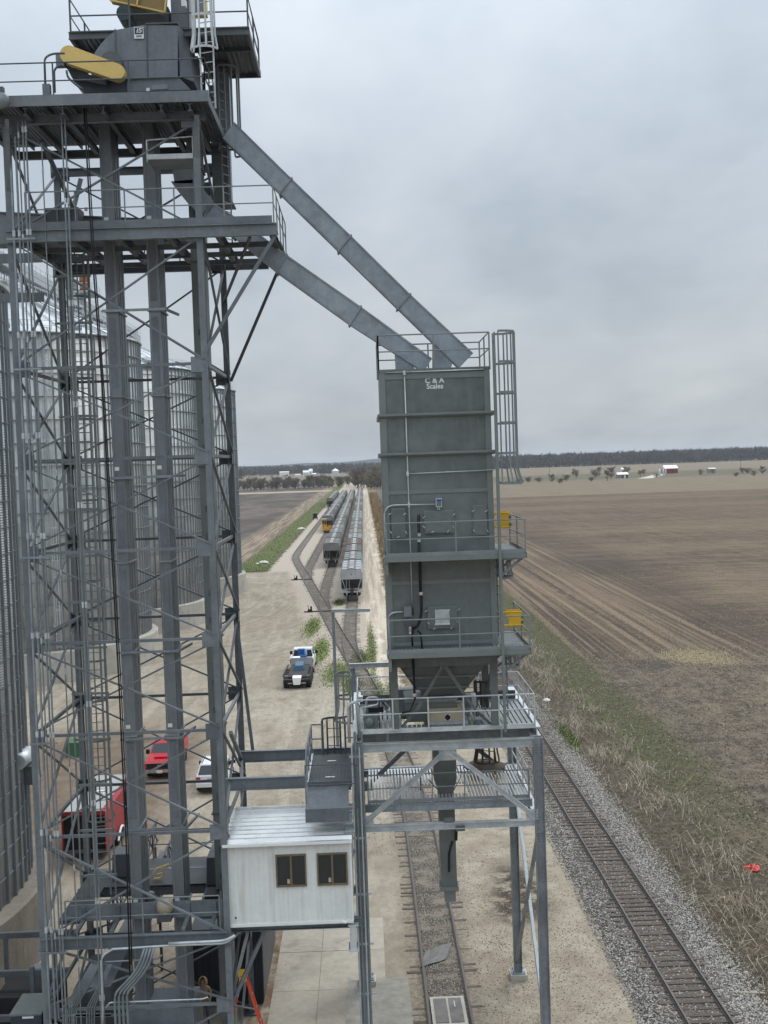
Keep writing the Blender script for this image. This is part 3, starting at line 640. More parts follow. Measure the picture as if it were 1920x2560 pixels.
    railing(T, [(-9.4,44.1,5.4), (-6.0,44.1,5.4)], M['rail_dk'], 1.1, 1.2, toe=0)
    # arms carrying the walkway and the control house
    for y, zz in ((38.9, 9.5), (42.6, 9.5)):
        mb = MB(); mb.ibeam((XR-.1, y, zz), (-.7, y, zz), .2, .4, .025); mb.build('walkway_beam', st, T)
    mb = MB(); mb.ibeam((XR+.1, 37.4, 5.36), (-.55, 37.4, 5.36), .2, .3, .025); mb.build('house_beam', st, T)
    mb = MB(); mb.ibeam((XR+.1, 40.2, 5.36), (-.55, 40.2, 5.36), .2, .3, .025); mb.build('house_beam', st, T)
    for a, b in (((-4.6,37.1,3.2), (-3.6,37.4,5.2)), ((-4.72,42.9,9.3), (-4.4,37.1,11.6)), ((-4.3,42.9,9.5), (-4.72,42.9,14.4)), ((-4.72,42.8,9.4), (-4.3,38.8,9.4))):
        mb = MB(); mb.bar(a, b, .11); mb.build('knee_brace', st, T)
    return T
TOWER = support_tower()

# ------------------------------------------------------------------ grain elevator (two trunks, head, belt guard)
def grain_elevator():
    E = thing('grain_elevator', 'grey double-trunk bucket elevator with domed head inside the steel tower', 'elevator', (-7.1, 39.1, 0))
    ca = M['casing']
    for x0 in (-7.97, -6.62):
        x1 = x0+.36; zz = [.9, 5.6, 8.3, 11.3, 14.0, 16.9, 19.6, 22.2, 24.9, 27.5, 30.9]
        for a, b in zip(zz, zz[1:]):
            mb = MB(); mb.box(x0, x1, 38.45, 39.75, a+.025, b-.025); o = mb.build('trunk_casing', ca, E)
            mb = MB(); mb.box(x0-.05, x1+.05, 38.4, 39.8, b-.025, b+.025); mb.build('flange', M['galv_dk'], E)
            mb = MB()                                 # seams and door panel on the casing
            for y in (38.75, 39.05, 39.45): mb.box(x1, x1+.018, y-.02, y+.02, a+.04, b-.04)
            mb.box(x0+.04, x0+.06, 38.43, 38.45, a+.04, b-.04); mb.build('seam', M['galv_dk'], o)
            if int(a) % 2 == 0: mb = MB(); mb.box(x0+.03, x1-.08, 38.432, 38.449, a+.3, b-.2); mb.build('door_panel', M['head'], o)
            else:
                mb = MB(); mb.box(x0+.05, x0+.2, 38.43, 38.449, a+.25, a+.37); mb.build('warning_sticker', M['sign'], o)
    for z in (25.0, 19.7, 14.1, 11.3, 8.35):          # guides tying the trunks to the tower
        mb = MB(); mb.bar((-8.1,38.38,z-.08), (-6.1,38.38,z-.08), .06, .08); mb.bar((-6.1,38.38,z-.08), (-5.9,39.9,z-.08), .06, .08); mb.build('guide_bar', M['galv_dk'], E)
    # boot and transition
    mb = MB(); mb.hexa([(-8.35,38.1,.1),(-5.95,38.1,.1),(-5.95,40.,.1),(-8.35,40.,.1)], [(-8.2,38.3,2.4),(-6.1,38.3,2.4),(-6.1,39.9,2.4),(-8.2,39.9,2.4)]); mb.build('boot', M['casing'], E)
    # head: domed hood, front to back 38.2 .. 40.2
    def q(x, y, Y=37.6): return PY(130+x/3.0164, y/3.0164, Y)
    y0, y1 = 37.6, 39.9
    hood = [(312,415),(330,385),(365,335),(410,285),(475,232)]
    L = [q(*p) for p in hood]; top = [q(475,218), q(712,186), q(950,196)]; rb = [q(1000,330), q(1030,455), q(1000,585), q(580,600), q(330,600)]
    def slice_(pts, name, a=y0, b=y1, m=M['head']): mb = MB(); mb.ext([(p.x,a,p.z) for p in pts], (0,b-a,0)); return mb.build(name, m, E)
    slice_(L+[q(475,600), q(330,600)], 'hood_end')
    slice_([q(477,228), q(712,186), q(722,590), q(480,600)], 'hood', y0-.02)
    slice_([q(714,186), q(950,196), q(950,580), q(724,590)], 'hood', y0-.035)
    a, b_, c, d = q(950,196), q(950,580), q(1030,455), q(1000,250)
    mb = MB(); mb.hexa([(a.x,y0-.03,b_.z),(b_.x+.42,y0+.5,b_.z),(b_.x+.42,y1,b_.z),(a.x,y1,b_.z)], [(a.x,y0-.03,a.z),(a.x+.2,y0+.5,a.z-.1),(a.x+.2,y1,a.z-.1),(a.x,y1,a.z)]); mb.build('hood_end', M['head'], E)
    lp = [q(560,590), q(950,575), q(1045,672), q(565,690)]
    slice_(lp, 'discharge_throat', y0+.05)
    dp = [q(750,640), q(872,634), q(872,668), q(750,676)]
    mb = MB(); mb.ext([(p.x,y0+.02,p.z) for p in dp], (0,.04,0)); mb.build('inspection_door', M['casing'], E)
    sp = [q(710,662), q(735,660), q(735,684), q(710,686)]
    mb = MB(); mb.ext([(p.x,y0+.02,p.z) for p in sp], (0,.03,0)); mb.build('warning_sticker', M['sign'], E)
    # seams
    for x in (478, 716):
        a, b_ = q(x, 190 if x > 500 else 222), q(x+8, 590); mb = MB(); mb.bar((a.x,y0-.05,a.z), (b_.x,y0-.05,b_.z), .03, .03); mb.build('seam_flange', M['steel_dk'], E)
    a, b_ = q(705,184), q(952,194); mb = MB(); mb.box(a.x, b_.x, y0-.07, y1+.02, a.z-.02, a.z+.02); mb.build('hood_cap', M['steel_dk'], E)
    # drive: yellow belt guard (stadium), motor and its base
    A, B = q(140,430,37.2), q(500,560,37.2); r0, r1 = .265, .24
    n = 14; out = []; th = math.atan2(B.z-A.z, B.x-A.x)
    for k in range(n+1): t = th+math.pi/2+math.pi*k/n; out.append((A.x+r0*math.cos(t), 36.95, A.z+r0*math.sin(t)))
    for k in range(n+1): t = th-math.pi/2+math.pi*k/n; out.append((B.x+r1*math.cos(t), 36.95, B.z+r1*math.sin(t)))
    mb = MB(); mb.ext(out, (0,.32,0)); mb.build('belt_guard', M['yellow_guard'], E)
    mb = MB(); mb.tube([(A.x,37.3,A.z-.1), (A.x+.05,38.3,A.z-.1)], .26, 12); mb.build('motor', M['steel_dk'], E)
    pts = [q(120,520), q(330,590), q(420,600), q(415,655), q(160,600)]
    mb = MB(); mb.ext([(p.x,37.4,p.z) for p in pts], (0,1.2,0)); mb.build('motor_base', M['steel_dk'], E)
    pts = [q(150,600), q(570,600), q(570,690), q(235,690)]
    mb = MB(); mb.ext([(p.x,37.7,p.z) for p in pts], (0,1.6,0)); mb.build('drive_support', M['steel_dk'], E)
    p = q(458,470); mb = MB(); mb.tube([(p.x,37.3,p.z-.1), (p.x,37.62,p.z-.1)], .34, 16); mb.build('reducer', M['steel_dk'], E)
    p = q(95,490); mb = MB(); mb.box(p.x-.12, p.x+.12, 37.0, 37.25, p.z-.22, p.z+.16); mb.build('junction_box', M['casing'], E)
    # maker's sign
    a, b_ = q(620,210), q(695,295)
    mb = MB(); mb.box(a.x, b_.x, y0-.065, y0-.05, b_.z, a.z); s = mb.build('maker_sign', M['sign'], E)
    mb = MB(); mb.box(a.x+.02, b_.x-.02, y0-.072, y0-.066, a.z-(a.z-b_.z)*.62, a.z-.02); mb.build('sign_panel', mat('sign_blue', (.01,.03,.08), .4), s)
    letters(s, 'iS', ((a.x+b_.x)/2, y0-.076, a.z-(a.z-b_.z)*.34), .19, M['sign'], bold=True, shear=.2, wide=1.3)
    mb = MB(); mb.box(a.x+.06, b_.x-.06, y0-.07, y0-.066, b_.z+.04, b_.z+.1); mb.build('small_print', M['conduit_dk'], s)
    return E
def letters(parent, txt, c, size, m, bold=False, shear=0., wide=1., font_serif=False, name='lettering'):
    cu = bpy.data.curves.new(name, 'FONT'); cu.body = txt; cu.size = size; cu.align_x = 'CENTER'; cu.align_y = 'CENTER'; cu.extrude = .002; cu.shear = shear
    if bold: cu.offset = size*.02
    o = bpy.data.objects.new(name, cu); COL.objects.link(o)
    dg = bpy.context.evaluated_depsgraph_get(); me = bpy.data.meshes.new_from_object(o.evaluated_get(dg)); bpy.data.objects.remove(o)
    mt = Matrix.Translation(c) @ Matrix.Rotation(R(90), 4, 'X') @ Matrix.Diagonal((wide,1,1,1))
    me.transform(mt); me.materials.clear(); me.materials.append(m); return link(name, me, parent)
ELEV = grain_elevator()

# ------------------------------------------------------------------ second elevator behind (casing, upper head)
def second_elevator():
    E = thing('second_elevator', 'green-grey single-casing elevator leg on the right of the tower', 'elevator', (-5.35, 40.2, 0))
    zz = [.6, 5.6, 8.3, 11.2, 14.2, 17.0, 19.9, 22.8, 26.6, 29.6, 33.2]
    for a, b in zip(zz, zz[1:]):
        mb = MB(); mb.box(-5.40, -4.95, 39.7, 40.5, a+.02, b-.02); o = mb.build('trunk_casing', M['casing3'], E)
        mb = MB(); mb.box(-5.45, -4.90, 39.65, 40.55, b-.02, b+.02); mb.build('flange', M['steel_dk'], E)
        for zz_ in (.5, 1.4): mb = MB(); mb.box(-5.25, -5.1, 39.68, 39.7, a+zz_, a+zz_+.2); mb.build('hand_hole', M['steel_dk'], o)
    def q(x, y, Y): return PY(130+x/3.0164, y/3.0164, Y)
    for x0, x1, yt, yb in ((885,1030,-220,205), (520,880,60,150)):
        a, b_ = q(x0, yt, 39.6), q(x1, yb, 39.6); mb = MB(); mb.box(a.x, b_.x, 39.6, 41.6, max(b_.z, 33.44), min(a.z, 36.2)); mb.build('head_housing', M['head'] if x0 > 800 else M['steel_dk'], E)
    # big yellow guard with frame, seen from below
    pts = [q(430,0,38.9), q(860,-60,38.9), q(850,95,38.9), q(470,10,38.9)]
    mb = MB(); mb.ext([(p.x,38.9,p.z) for p in (q(430,-180,38.9), q(865,-120,38.9), q(848,92,38.9), q(440,2,38.9))], (0,.35,0)); g = mb.build('belt_guard', mat('guard_mesh_infill', (.22,.16,.06), .6), E)
    for a, b in (((440,4),(850,95)), ((850,95),(868,-80)), ((640,50),(660,-80)), ((440,4),(430,-120))):
        p, r = q(*a,38.88), q(*b,38.88); mb = MB(); mb.bar((p.x,38.86,p.z), (r.x,38.86,r.z), .04, .09, up=(0,1,0)); mb.build('guard_frame', M['yellow_guard'], g)
    a, b_ = q(1040,-120,38.8), q(1168,112,38.8)
    mb = MB(); mb.box(a.x, b_.x, 38.8, 39.1, b_.z, a.z); pn = mb.build('control_panel', M['yellow_guard'], E)
    mb = MB(); mb.box(a.x+.05, b_.x-.1, 38.79, 38.8, b_.z+.06, a.z-.06); mb.build('panel_face', M['casing'], pn)
    p = q(995,30,39.3); mb = MB(); mb.box(p.x-.07, p.x+.07, 39.2, 39.4, p.z-.1, p.z+.1); mb.build('lamp_box', M['white'], E)
    mb = MB(); p = q(560,130,39.); mb.tube([(p.x,38.6,p.z), (p.x,39.5,p.z)], .24, 12); mb.build('motor', mat('dark_teal_motor', (.03,.05,.055), .5), E)
    return E
second_elevator()
# discharge casing hanging right of the top deck, with the upper spout's valve
def discharge_leg():
    E = thing('discharge_casing', 'tall grey box casing hanging beside the top deck above the upper spout', 'casing', (-4.6, 41.3, 27.4))
    def q(x, y, Y): return PY(460+x/4.808, 100+y/4.808, Y)
    a, b = q(318,1120,41.1), q(560,1955,41.1)
    mb = MB(); mb.box(a.x, b.x, 41.1, 41.9, b.z, a.z+1.6); o = mb.build('casing', M['casing3'], E)
    mb = MB(); mb.tube([(b.x+.02,41.05,b.z+.05), (b.x+.02,41.05,a.z+1.2)], .07, 10); mb.build('downpipe', M['galv'], E)
    mb = MB(); mb.box(a.x-.02, b.x+.1, 41.05, 41.95, b.z-.06, b.z); mb.build('flange', M['steel_dk'], o)
    a, b = q(330,350,40.9), q(560,1100,40.9)
    mb = MB(); mb.box(a.x+.1, b.x, 40.95, 41.7, b.z-.3, a.z); mb.build('casing', M['casing'], E)
    a, b = q(345,80,40.6), q(530,345,40.6)
    mb = MB(); mb.box(a.x, b.x, 40.6, 41.6, b.z, a.z); mb.build('valve_box', M['steel_dk'], E)
    a, b = q(230,1710,41.5), q(330,1890,41.5)
    mb = MB(); mb.box(a.x-.2, b.x, 41.5, 41.8, b.z, a.z); mb.build('side_box', M['casing3'], E)
    return E
discharge_leg()
caged_ladder('pale grey caged ladder between the top deck and the upper head deck', (PY(515,120,37.3).x, 37.45), 30.85, 34.6, (-.35,-1), M['rail_galv'], rc=.34, cage0=32.6, hoops=1.0)
def q11(x, y, Y): return PY(460+x/4.808, 100+y/4.808, Y)
caged_ladder('grey caged ladder down the discharge casing beside the upper spout', (q11(480,900,40.8).x, 40.75), 27.3, q11(500,350,40.7).z, (.9,-.45), M['rail'], rc=.42, cage0=q11(500,1370,40.7).z, hoops=2.2)
caged_ladder('long caged ladder up the left side inside the steel tower', (-9.55, 41.6), 5.45, 27.2, (.2,-1), M['rail'], rc=.38, cage0=7.8, hoops=1.35)

# ------------------------------------------------------------------ spouts to the scale
def spout(label, top, bot, Y, joints, depth=.62, mname='spout', box=None):
    """top / bot: outline of the front face in photo pixels, upper end first"""
    S = thing('grain_spout', label, 'spout', PY(*bot[-1], Y))
    for i in range(len(top)-1):
        q = [PY(*top[i],Y), PY(*top[i+1],Y), PY(*bot[i+1],Y), PY(*bot[i],Y)]
        mb = MB(); mb.ext([(p.x,Y,p.z) for p in q], (0,depth,0)); s = mb.build('spout_section', M['spout'], S)
        d = (q[1]-q[0]).normalized(); n = Vector((-d.z,0,d.x))
        for p0, p1, sg in ((q[0],q[1],1), (q[3],q[2],-1)):   # folded edges along the section
            mb = MB(); mb.bar((p0.x,Y-.01,p0.z), (p1.x,Y-.01,p1.z), .05, .035, up=(0,1,0)); mb.build('folded_edge', M['galv_dk'], s)
        if i < len(top)-2:
            a, b = q[1], q[2]; e = (a-b).normalized()*.06; mb = MB(); mb.bar((a.x+e.x,Y+depth/2,a.z+e.z), (b.x-e.x,Y+depth/2,b.z-e.z), depth+.12, .05, up=d); mb.build('flange', M['galv_dk'], S)
    for pts in box or []:
        mb = MB(); mb.ext([(p.x,Y+.02,p.z) for p in (PY(*k,Y+.02) for k in pts)], (0,depth-.04,0)); mb.build('inlet_box', M['spout'], S)
    return S
def z13(x, y): return (600+x/2.592, 220+y/2.592)
spout('upper grey square spout dropping steeply from the tower head to the scale top', [z13(*p) for p in ((-40,225),(330,590),(715,960),(1100,1340),(1508,1722))], [z13(*p) for p in ((-110,320),(260,678),(640,1050),(1025,1425),(1422,1812))], 39.6, 3,
      box=[[z13(1252,1640), z13(1390,1720), z13(1365,1830), z13(1252,1832)]])
spout('lower grey square spout from the middle deck to the scale top', [z13(*p) for p in ((-160,760),(30,880),(300,1085),(780,1420),(1242,1756))], [z13(*p) for p in ((-235,840),(-40,960),(240,1190),(712,1528),(1195,1838))], 39.3, 3,
      box=[[z13(1005,1712), z13(1130,1790), z13(1130,1834), z13(1012,1834)]])
def chute():
    S = thing('transition_chute', 'bent grey chute feeding the lower spout above the middle deck', 'chute', PY(495,480,39.3))
    for pts in ([(885,825),(1000,835),(1000,950),(905,950)], [(885,940),(1010,930),(1105,1040),(1040,1120),(965,1040)]):
        mb = MB(); P = [PY(x/2.07375, y/2.07375, 39.2) for x, y in pts]; mb.ext([(p.x,39.2,p.z) for p in P], (0,.7,0)); mb.build('chute_section', M['casing'], S)
chute()
def z5(x, y): return (850+x/3.0164, 800+y/3.0164)
def z6(x, y): return (850+x/3.0164, 1250+y/3.0164)
def z7(x, y): return (850+x/3.0164, 1700+y/3.0164)
def z8(x, y): return (500+x/1.8433, 1900+y/1.8433)
def zl(x, y): return (860+x/5.53, 1700+y/5.53)
# ------------------------------------------------------------------ bulk scale tower
BX0, BX1, BY0, BY1 = .62, 4.08, 37.9, 41.0
def pxbox(mb, a, b, Y, d):                             # box whose front face spans two photo pixels on plane Y
    p, q = PY(*a, Y), PY(*b, Y); mb.box(min(p.x,q.x), max(p.x,q.x), Y, Y+d, min(p.z,q.z), max(p.z,q.z)); return p, q
def bulk_scale():
    S = thing('bulk_scale', 'tall green-grey rectangular grain scale with white lettering on the gantry', 'scale', (2.35, 39.4, 11.3))
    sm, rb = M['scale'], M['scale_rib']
    levels = [13.7, 16.0, 18.87, 20.06, 21.29, 22.66]
    for a, b in zip(levels, levels[1:]):
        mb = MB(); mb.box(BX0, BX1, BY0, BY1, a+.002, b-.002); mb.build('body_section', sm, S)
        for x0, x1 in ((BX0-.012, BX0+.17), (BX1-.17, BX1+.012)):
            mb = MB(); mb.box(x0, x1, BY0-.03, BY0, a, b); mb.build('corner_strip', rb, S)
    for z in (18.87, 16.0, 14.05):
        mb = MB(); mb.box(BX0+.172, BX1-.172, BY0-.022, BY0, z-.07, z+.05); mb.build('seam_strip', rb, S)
    mb = MB(); mb.box(BX0-.03, BX1+.03, BY0-.05, BY1+.05, 22.66, 22.74); mb.build('roof', sm, S)
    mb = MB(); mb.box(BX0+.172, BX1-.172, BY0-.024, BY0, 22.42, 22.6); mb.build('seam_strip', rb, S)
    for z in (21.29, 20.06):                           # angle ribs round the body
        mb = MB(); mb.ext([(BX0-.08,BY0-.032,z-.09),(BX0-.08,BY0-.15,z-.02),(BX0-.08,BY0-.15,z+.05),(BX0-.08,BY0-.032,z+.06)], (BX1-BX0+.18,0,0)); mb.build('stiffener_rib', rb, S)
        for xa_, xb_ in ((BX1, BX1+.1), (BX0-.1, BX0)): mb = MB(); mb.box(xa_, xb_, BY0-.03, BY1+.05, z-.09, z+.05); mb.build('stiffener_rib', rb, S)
    letters(S, 'C & A', (PY(*z5(713,457),37.87).x, BY0-.008, PY(*z5(713,457),37.87).z), .225, M['sign'], bold=True, wide=1.05)
    letters(S, 'Scales', (PY(*z5(716,500),37.87).x, BY0-.008, PY(*z5(716,500),37.87).z), .225, M['sign'], bold=True, wide=.98)
    # access doors with toggle latches
    def latch(parent, x, y, f, ang, Y=37.78):
        p = PY(*f(x, y), Y); d = Vector((math.cos(ang), 0, math.sin(ang)))*.05; mb = MB(); mb.bar(p-d, p+d, .028, .034, up=(0,1,0)); mb.build('latch', M['chrome'], parent)
    for (a, b, f, ls) in (((385,1422),(495,1645),z5,[(375,1463),(488,1463),(383,1600),(497,1600),(440,1637)]), ((635,1440),(862,1604),z5,[(633,1488),(858,1467),(632,1560),(855,1562),(700,1597),(815,1594)]),
                          ((1000,1398),(1110,1622),z5,[(1005,1440),(1103,1440),(1010,1588),(1112,1590)]), ((660,806),(884,962),z6,[(648,838),(893,826),(668,930),(882,915),(713,970),(842,964)])):
        mb = MB(); pxbox(mb, f(*a), f(*b), BY0-.10, .10); d = mb.build('access_door', rb, S)
        mb = MB(); pxbox(mb, f(a[0]+8, a[1]+8), f(b[0]-8, b[1]-8), BY0-.115, .015); mb.build('door_plate', sm, d)
        for k, (x, y) in enumerate(ls): latch(d, x, y, f, (.5, .6, -.9, -1., .4, .7)[k % 6])
    mb = MB(); pxbox(mb, z6(716,830), z6(828,942), BY0-.14, .025); d = mb.build('silver_plate', M['conduit'], S)
    for y in (832, 936): mb = MB(); pxbox(mb, z6(714,y-4), z6(830,y+4), BY0-.155, .015); mb.build('plate_edge', M['galv'], d)
    # catwalks round the body at two heights
    for z, xr in ((16.88, 4.97), (13.88, 5.02)):
        for x0, x1, y0, y1 in ((BX0, xr, 36.95, BY0-.04), (BX1+.14, xr, BY0-.04, 40.9)):
            mb = MB(); mb.box(x0, x1, y0, y1, z-.04, z); n = int((y1-y0)/.12) if x0 > 3 else int((x1-x0)/.12)
            for i in range(n):
                if x0 > 3: y = y0+(i+.5)*(y1-y0)/n; mb.box(x0+.03, x1-.05, y-.03, y+.03, z, z+.022)
                else: x = x0+(i+.5)*(x1-x0)/n; mb.box(x-.03, x+.03, y0+.05, y1-.03, z, z+.022)
            mb.build('catwalk', M['grate'], S)
        for a, b in (((BX0,36.93,z-.06),(xr,36.93,z-.06)), ((xr,36.93,z-.06),(xr,40.9,z-.06)), ((BX0,36.93,z-.06),(BX0,BY0,z-.06))):
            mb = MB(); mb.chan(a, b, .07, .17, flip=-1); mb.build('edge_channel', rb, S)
        railing(S, [(BX0+.03,BY0,z), (BX0+.03,36.97,z), (xr-.03,36.97,z), (xr-.03,40.85,z)], M['rail'], 1.05, 2.2, toe=.12, r=.024)
        for y in (37.1, 38.4, 39.6, 40.8):             # brackets below
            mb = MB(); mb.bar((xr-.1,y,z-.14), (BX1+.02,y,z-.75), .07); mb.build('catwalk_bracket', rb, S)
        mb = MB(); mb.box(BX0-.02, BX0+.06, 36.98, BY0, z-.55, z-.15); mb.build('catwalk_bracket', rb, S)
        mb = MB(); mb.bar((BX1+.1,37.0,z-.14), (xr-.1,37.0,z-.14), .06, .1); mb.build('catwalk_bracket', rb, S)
    railing(S, [(BX0-.02,BY0-.02,22.74), (BX1+.02,BY0-.02,22.74), (BX1+.02,BY1,22.74), (BX0-.02,BY1,22.74), (BX0-.02,BY0-.02,22.74)], M['rail'], 1.07, 1.7, toe=0, r=.026)
    # legs, hopper, braces down to the gantry platform
    for x in (BX0+.14, BX1-.14):
        for y in (BY0+.1, BY1-.1):
            mb = MB(); mb.box(x-.115, x+.115, y-.1, y+.1, 11.32, 13.7); mb.build('leg', sm, S)
            mb = MB(); mb.box(x-.2, x+.2, y-.17, y+.17, 11.3, 11.33); mb.build('foot_plate', M['galv'], S)
    mb = MB(); mb.box(BX0+.01, BX1-.01, BY0-.02, BY1, 13.3, 13.7); mb.build('ring_beam', sm, S)
    mb = MB(); mb.hexa([(1.75,38.9,12.15),(2.95,38.9,12.15),(2.95,40.0,12.15),(1.75,40.0,12.15)], [(.95,38.15,13.3),(3.75,38.15,13.3),(3.75,40.75,13.3),(.95,40.75,13.3)]); h = mb.build('hopper', M['scale'], S)
    for k in (.28, .62):
        z = 12.15+1.15*k; w = .6+.8*k; d = .55+.75*k; mb = MB(); mb.box(2.35-w-.03, 2.35+w+.03, 39.45-d-.05, 39.45-d, z-.03, z+.03); mb.build('hopper_rib', rb, h)
    for s, e in (((2.3,38.0,13.28), (1.45,38.02,11.9)), ((2.4,38.0,13.28), (3.3,38.02,11.85))):
        mb = MB(); mb.bar(s, e, .1, .12, up=(0,1,0)); mb.build('brace', sm, S)
    for s, e in (((1.45,38.02,11.9), (.95,38.05,11.35)), ((3.3,38.02,11.85), (3.8,38.05,11.35)), ((.8,41,13.2), (2.,40.9,11.4)), ((3.9,41,13.2), (2.8,40.9,11.4)), ((3.94,38.2,13.3), (3.94,40.9,11.5))):
        mb = MB(); mb.bar(s, e, .08, .1, up=(0,1,0)); mb.build('brace', M['steel_dk'], S)
    mb = MB(); mb.box(1.15, 2.75, 38.7, 40.1, 11.36, 12.14); mb.build('gate_housing', sm, S)
    mb = MB(); mb.box(1.1, 2.8, 38.64, 40.2, 12.0, 12.1); mb.build('gate_flange', M['galv_dk'], S)
    for x in (1.6, 3.25):
        mb = MB(); mb.lathe((x,38.5,12.75), [(.08,0),(.1,.05),(.1,.3),(.06,.36)], 10); mb.build('vibrator', M['casing3'], S)
    p = PY(*z6(777,1380), 38.85); mb = MB(); mb.lathe((p.x,38.85,p.z), [(.0,-.06),(.08,-.06),(.085,0),(.06,.05),(0,.05)], 10, ax='y'); mb.build('red_sensor', mat('sensor_red', (.35,.01,.03), .4), S)
    return S
SC = bulk_scale()
def conduit(name, label, pts, r, m, cat='conduit', group=None, parent=None):
    mb = MB(); mb.tube(pts, r, 6); mb.sm = True
    if parent: return mb.build(name, m, parent)
    return mb.build(name, m, None, label=label, cat=cat, group=group)
def pl(pts, f, Y): return [PY(*f(x, y), Y) for x, y in pts]
def round_c(pts, r=.12, n=4):                         # soften the corners of a conduit run
    out = [pts[0]]
    for a, b, c in zip(pts, pts[1:], pts[2:]):
        u = (a-b); v = (c-b); k = min(r, u.length/2, v.length/2); u = u.normalized()*k; v = v.normalized()*k
        for i in range(n+1): t = i/n; out.append((b+u)*(1-t)**2+b*2*t*(1-t)+(b+v)*t*t)
    out.append(pts[-1]); return out
C = thing('scale_conduit', 'long thin zinc conduit running down the scale face', 'conduit', PY(*z6(545,830),37.84))
conduit('conduit_run', None, [PY(*z5(485,392),37.84), PY(*z5(520,1400),37.84), PY(*z6(533,430),37.84), PY(*z6(545,815),37.84)], .022, M['conduit'], parent=C)
conduit('conduit_run', None, pl([(510,1160),(1166,1130)], z5, 37.84), .02, M['conduit'], parent=C)
conduit('conduit_run', None, pl([(340,398),(1085,372)], z5, 37.83), .018, M['conduit'], parent=C)
for (x, y) in ((485,398), (510,1160), (520,1395)):
    p = PY(*z5(x, y), 37.82); mb = MB(); mb.box(p.x-.035, p.x+.035, 37.79, 37.85, p.z-.07, p.z+.07); mb.build('conduit_fitting', M['galv'], C)
def jbox(label, a, b, f, Y, run, m):
    t = thing('junction_box', label, 'junction box', PY(*f(*b), Y)); mb = MB(); p, q = pxbox(mb, f(*a), f(*b), Y, .16); mb.build('box', m, t)
    mb = MB(); mb.box(min(p.x,q.x)+.02, max(p.x,q.x)-.02, Y-.012, Y, min(p.z,q.z)+.03, max(p.z,q.z)-.03); mb.build('lid', M['casing'], t)
    mb = MB(); mb.tube(round_c(run, .35, 6), .028, 6); mb.sm = True; mb.build('conduit_run', M['conduit'], t); return t
t = jbox('small grey junction box with a blue label high on the scale face', (722,1346), (770,1410), z5, 37.72, [PY(*z5(722,1390),37.8), PY(*z5(333,1398),37.8), PY(*z6(342,400),37.8)], M['galv'])
mb = MB(); pxbox(mb, z5(727,1352), z5(765,1366), 37.70, .006); mb.build('blue_label', mat('label_blue', (.02,.07,.35), .4), t)
for x in (738, 751): mb = MB(); pxbox(mb, z5(x-4,1411), z5(x+4,1432), 37.74, .06); mb.build('cable_gland', M['conduit'], t)
t = jbox('larger grey junction box with cable glands low on the scale face', (481,805), (541,880), z6, 37.72, [PY(*z6(482,843),37.8), PY(*z6(362,850),37.8), PY(*z6(372,1100),37.8)], M['casing'])
for y in (828, 845, 862): mb = MB(); pxbox(mb, z6(541,y-5), z6(556,y+5), 37.75, .05); mb.build('cable_gland', M['black'], t)
for k in range(4):                                    # looped sensor cables under the box
    pts = [PY(*z6(525+45*math.cos(a)+k*3, 925+28*math.sin(a)+k*9), 37.74-.01*k) for a in [i*math.pi/8 for i in range(2, 16)]]
    mb = MB(); mb.tube(pts, .008, 5); mb.build('cable_loop', M['steel_dk'], t)
H = thing('air_hose', 'black rubber hoses with steel couplings down the scale face', 'hose', PY(*z6(548,1500),37.75))
for run in ([(595,310),(603,520),(608,700)], [(612,720),(614,830),(606,900),(585,950),(552,972)], [(540,1000),(548,1100)], [(545,1165),(556,1330),(560,1480)], [(553,1165),(566,1500),(530,1590),(468,1608)], [(585,985),(608,1005),(617,1080),(620,1160)]):
    mb = MB(); mb.tube(pl(run, z6, 37.74), .045 if run[0][0] > 590 and run[0][1] < 800 else .03, 8); mb.sm = True; mb.build('hose', M['black'], H)
for (x, y) in ((588,140),(600,140)):
    mb = MB(); mb.tube(pl([(x-1,110),(x+2,270)], z6, 37.8), .018, 6); mb.build('cylinder_rod', M['black'], H)
for (x, y) in ((596,305),(610,705),(561,1470),(597,262)):
    p = PY(*z6(x, y), 37.72); mb = MB(); mb.box(p.x-.05, p.x+.05, 37.69, 37.79, p.z-.05, p.z+.05); mb.build('coupling', M['chrome'], H)
for k in range(6):
    p = PY(*z6(530+(k%2)*18, 965+(k//2)*18), 37.7); mb = MB(); mb.lathe((p.x,37.7,p.z), [(.0,-.03),(.05,-.03),(.05,.06),(0,.06)], 8, ax='y'); mb.build('coupling', M['black'] if k%2 else M['chrome'], H)
# yellow safety gates on the catwalks
def gate(label, x0, x1, y, z, h, open_=False):
    t = thing('safety_gate', label, 'gate', ((x0+x1)/2, y, z))
    mb = MB(); w = x1-x0
    mb.tube(round_c([Vector((x1,y,z+h*.05)), Vector((x0,y,z+h*.05)), Vector((x0,y,z+h)), Vector((x1,y,z+h))], .15), .03, 6); mb.build('gate_frame', M['yellow'], t)
    mb = MB(); mb.box(x0+w*.38, x1, y-.012, y+.012, z, z+h); mb.build('gate_panel', M['yellow'], t)
    mb = MB(); mb.box(x1-.03, x1+.05, y-.03, y+.03, z+.06, z+.16); mb.box(x1-.03, x1+.05, y-.03, y+.03, z+h-.2, z+h-.1); mb.build('hinge', M['steel_dk'], t)
    mb = MB(); mb.box(x0+w*.3, x1, y+.35, y+.38, z+.25, z+h*1.08); mb.build('gate_panel', M['yellow'], t)
    return t
a, b = PY(*z6(1162,213),39.2), PY(*z6(1278,95),39.2); gate('yellow safety gate standing on the upper scale catwalk', a.x, b.x, 39.2, a.z, b.z-a.z)
a, b = PY(*z6(1215,952),38.3), PY(*z6(1370,842),38.3); gate('yellow safety gate with rounded frame on the lower scale catwalk', a.x, b.x, 38.3, a.z, b.z-a.z)
